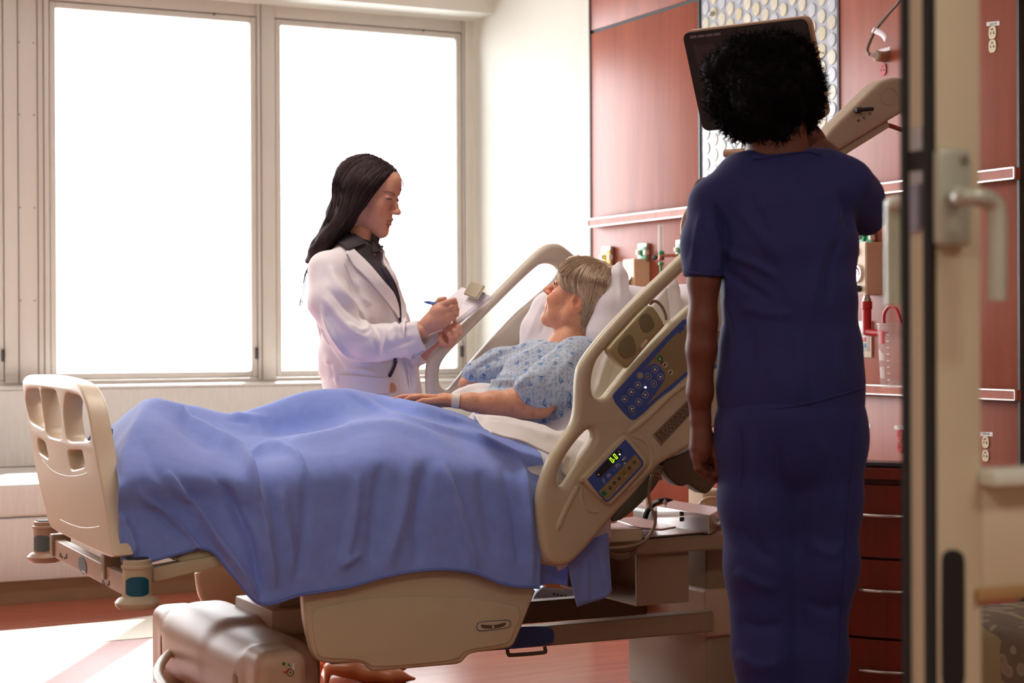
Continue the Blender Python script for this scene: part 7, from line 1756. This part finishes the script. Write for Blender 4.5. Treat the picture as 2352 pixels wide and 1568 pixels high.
tube('lever_handle', [(xe+.02, DY+.05, P(2050, 470, Y=DY+.1)[2]), (xe+.02, DY+.09, P(2050, 470, Y=DY+.1)[2]), (P(2052, 600, Y=DY+.1)[0], DY+.1, P(2050, 490, Y=DY+.1)[2]), (P(2052, 600, Y=DY+.1)[0], DY+.1, P(2050, 700, Y=DY+.1)[2])], .0095, m_hdl, dr, 14, 5)
m_lat = mat('latch_steel', (.5, .51, .55), .25, .8)
ex = xe-.0015
def edgebox(name, py0, py1, y0, y1, m, x=ex): return box(name, (x, y0, P(2110, py1, X=x)[2]), (xe, y1, P(2110, py0, X=x)[2]), m, dr)
edgebox('latch_plate', 292, 520, DY+.016, DY+.035, m_lat); edgebox('latch_recess', 345, 392, DY+.014, DY+.037, m_seal, ex-.001); edgebox('latch_bolt', 420, 530, DY+.018, DY+.033, mat('latch_violet', srgb(150, 150, 170), .25, .5), ex-.004)
fp = [(2163, 1290), (2166, 1272), (2178, 1262), (2198, 1262), (2211, 1272), (2215, 1290), (2215, 1640), (2163, 1640)]
pixplate('flush_pull', DY-.001, fp, m_seal, dr, thick=.004, bev=.001, sm=1)
box('door_track', (-.45, 1.56, 2.28), (3.4, 1.69, 2.34), m_alu, dr)
box('trim_13', (-.45, 1.53, 0), (-.38, 1.72, 2.3), m_alu)['kind'] = 'structure'
# ------------------------------------------------------------------ upholstered seat seen through the glass
def leafprint():
    m = bpy.data.materials.new('leaf_print'); m.use_nodes = True; nt = m.node_tree; b = nt.nodes['Principled BSDF']; L = nt.links; N = nt.nodes.new
    tc = N('ShaderNodeTexCoord'); mp = N('ShaderNodeMapping'); mp.inputs['Rotation'].default_value = (.2, .1, .3); L.new(tc.outputs['Object'], mp.inputs[0])
    v = N('ShaderNodeTexVoronoi'); v.inputs['Scale'].default_value = 26; L.new(mp.outputs[0], v.inputs['Vector'])
    r = N('ShaderNodeValToRGB'); e = r.color_ramp.elements; e[0].position = .0; e[0].color = (*srgb(118, 106, 88), 1); e[1].position = .42; e[1].color = (*srgb(104, 92, 74), 1)
    x = r.color_ramp.elements.new(.36); x.color = (*srgb(150, 138, 112), 1); x = r.color_ramp.elements.new(.40); x.color = (*srgb(96, 78, 58), 1); L.new(v.outputs['Distance'], r.inputs[0])
    w_ = N('ShaderNodeTexWave'); w_.inputs['Scale'].default_value = 3.2; w_.inputs['Distortion'].default_value = 7; w_.inputs['Detail'].default_value = 1; L.new(mp.outputs[0], w_.inputs['Vector'])
    g = N('ShaderNodeMath'); g.operation = 'GREATER_THAN'; g.inputs[1].default_value = .965; L.new(w_.outputs['Fac'], g.inputs[0])
    mx = N('ShaderNodeMix'); mx.data_type = 'RGBA'; L.new(g.outputs[0], mx.inputs['Factor']); L.new(r.outputs[0], mx.inputs[6]); mx.inputs[7].default_value = (*srgb(150, 136, 96), 1); L.new(mx.outputs[2], b.inputs['Base Color']); b.inputs['Roughness'].default_value = .7
    return m
sq = D(2570, 1432, 3.7); m_leaf = leafprint()
st = empty('visitor_chair', (sq[0]+.15, sq[1]+.1, 0), 'brown visitor seat with pale leaf print seen through the door glass', 'chair')
box('seat_cushion', (sq[0]-.24, sq[1]-.22, sq[2]-.16), (sq[0]+.42, sq[1]+.36, sq[2]), m_leaf, st, bev=.03, seg=4, smooth=True)
box('seat_base', (sq[0]-.21, sq[1]-.19, .12), (sq[0]+.39, sq[1]+.33, sq[2]-.162), m_leaf, st, bev=.015, smooth=True)
for a in (-.18, .36):
    for b in (-.16, .30): lathe('leg', (sq[0]+a, sq[1]+b, 0), (0, 0, 1), [(.016, 0), (.022, .12)], m_cherry_dark, st, 12)
box('backrest', (sq[0]+.36, sq[1]-.2, sq[2]-.02), (sq[0]+.46, sq[1]+.34, sq[2]+.42), m_leaf, st, bev=.03, seg=4, smooth=True)
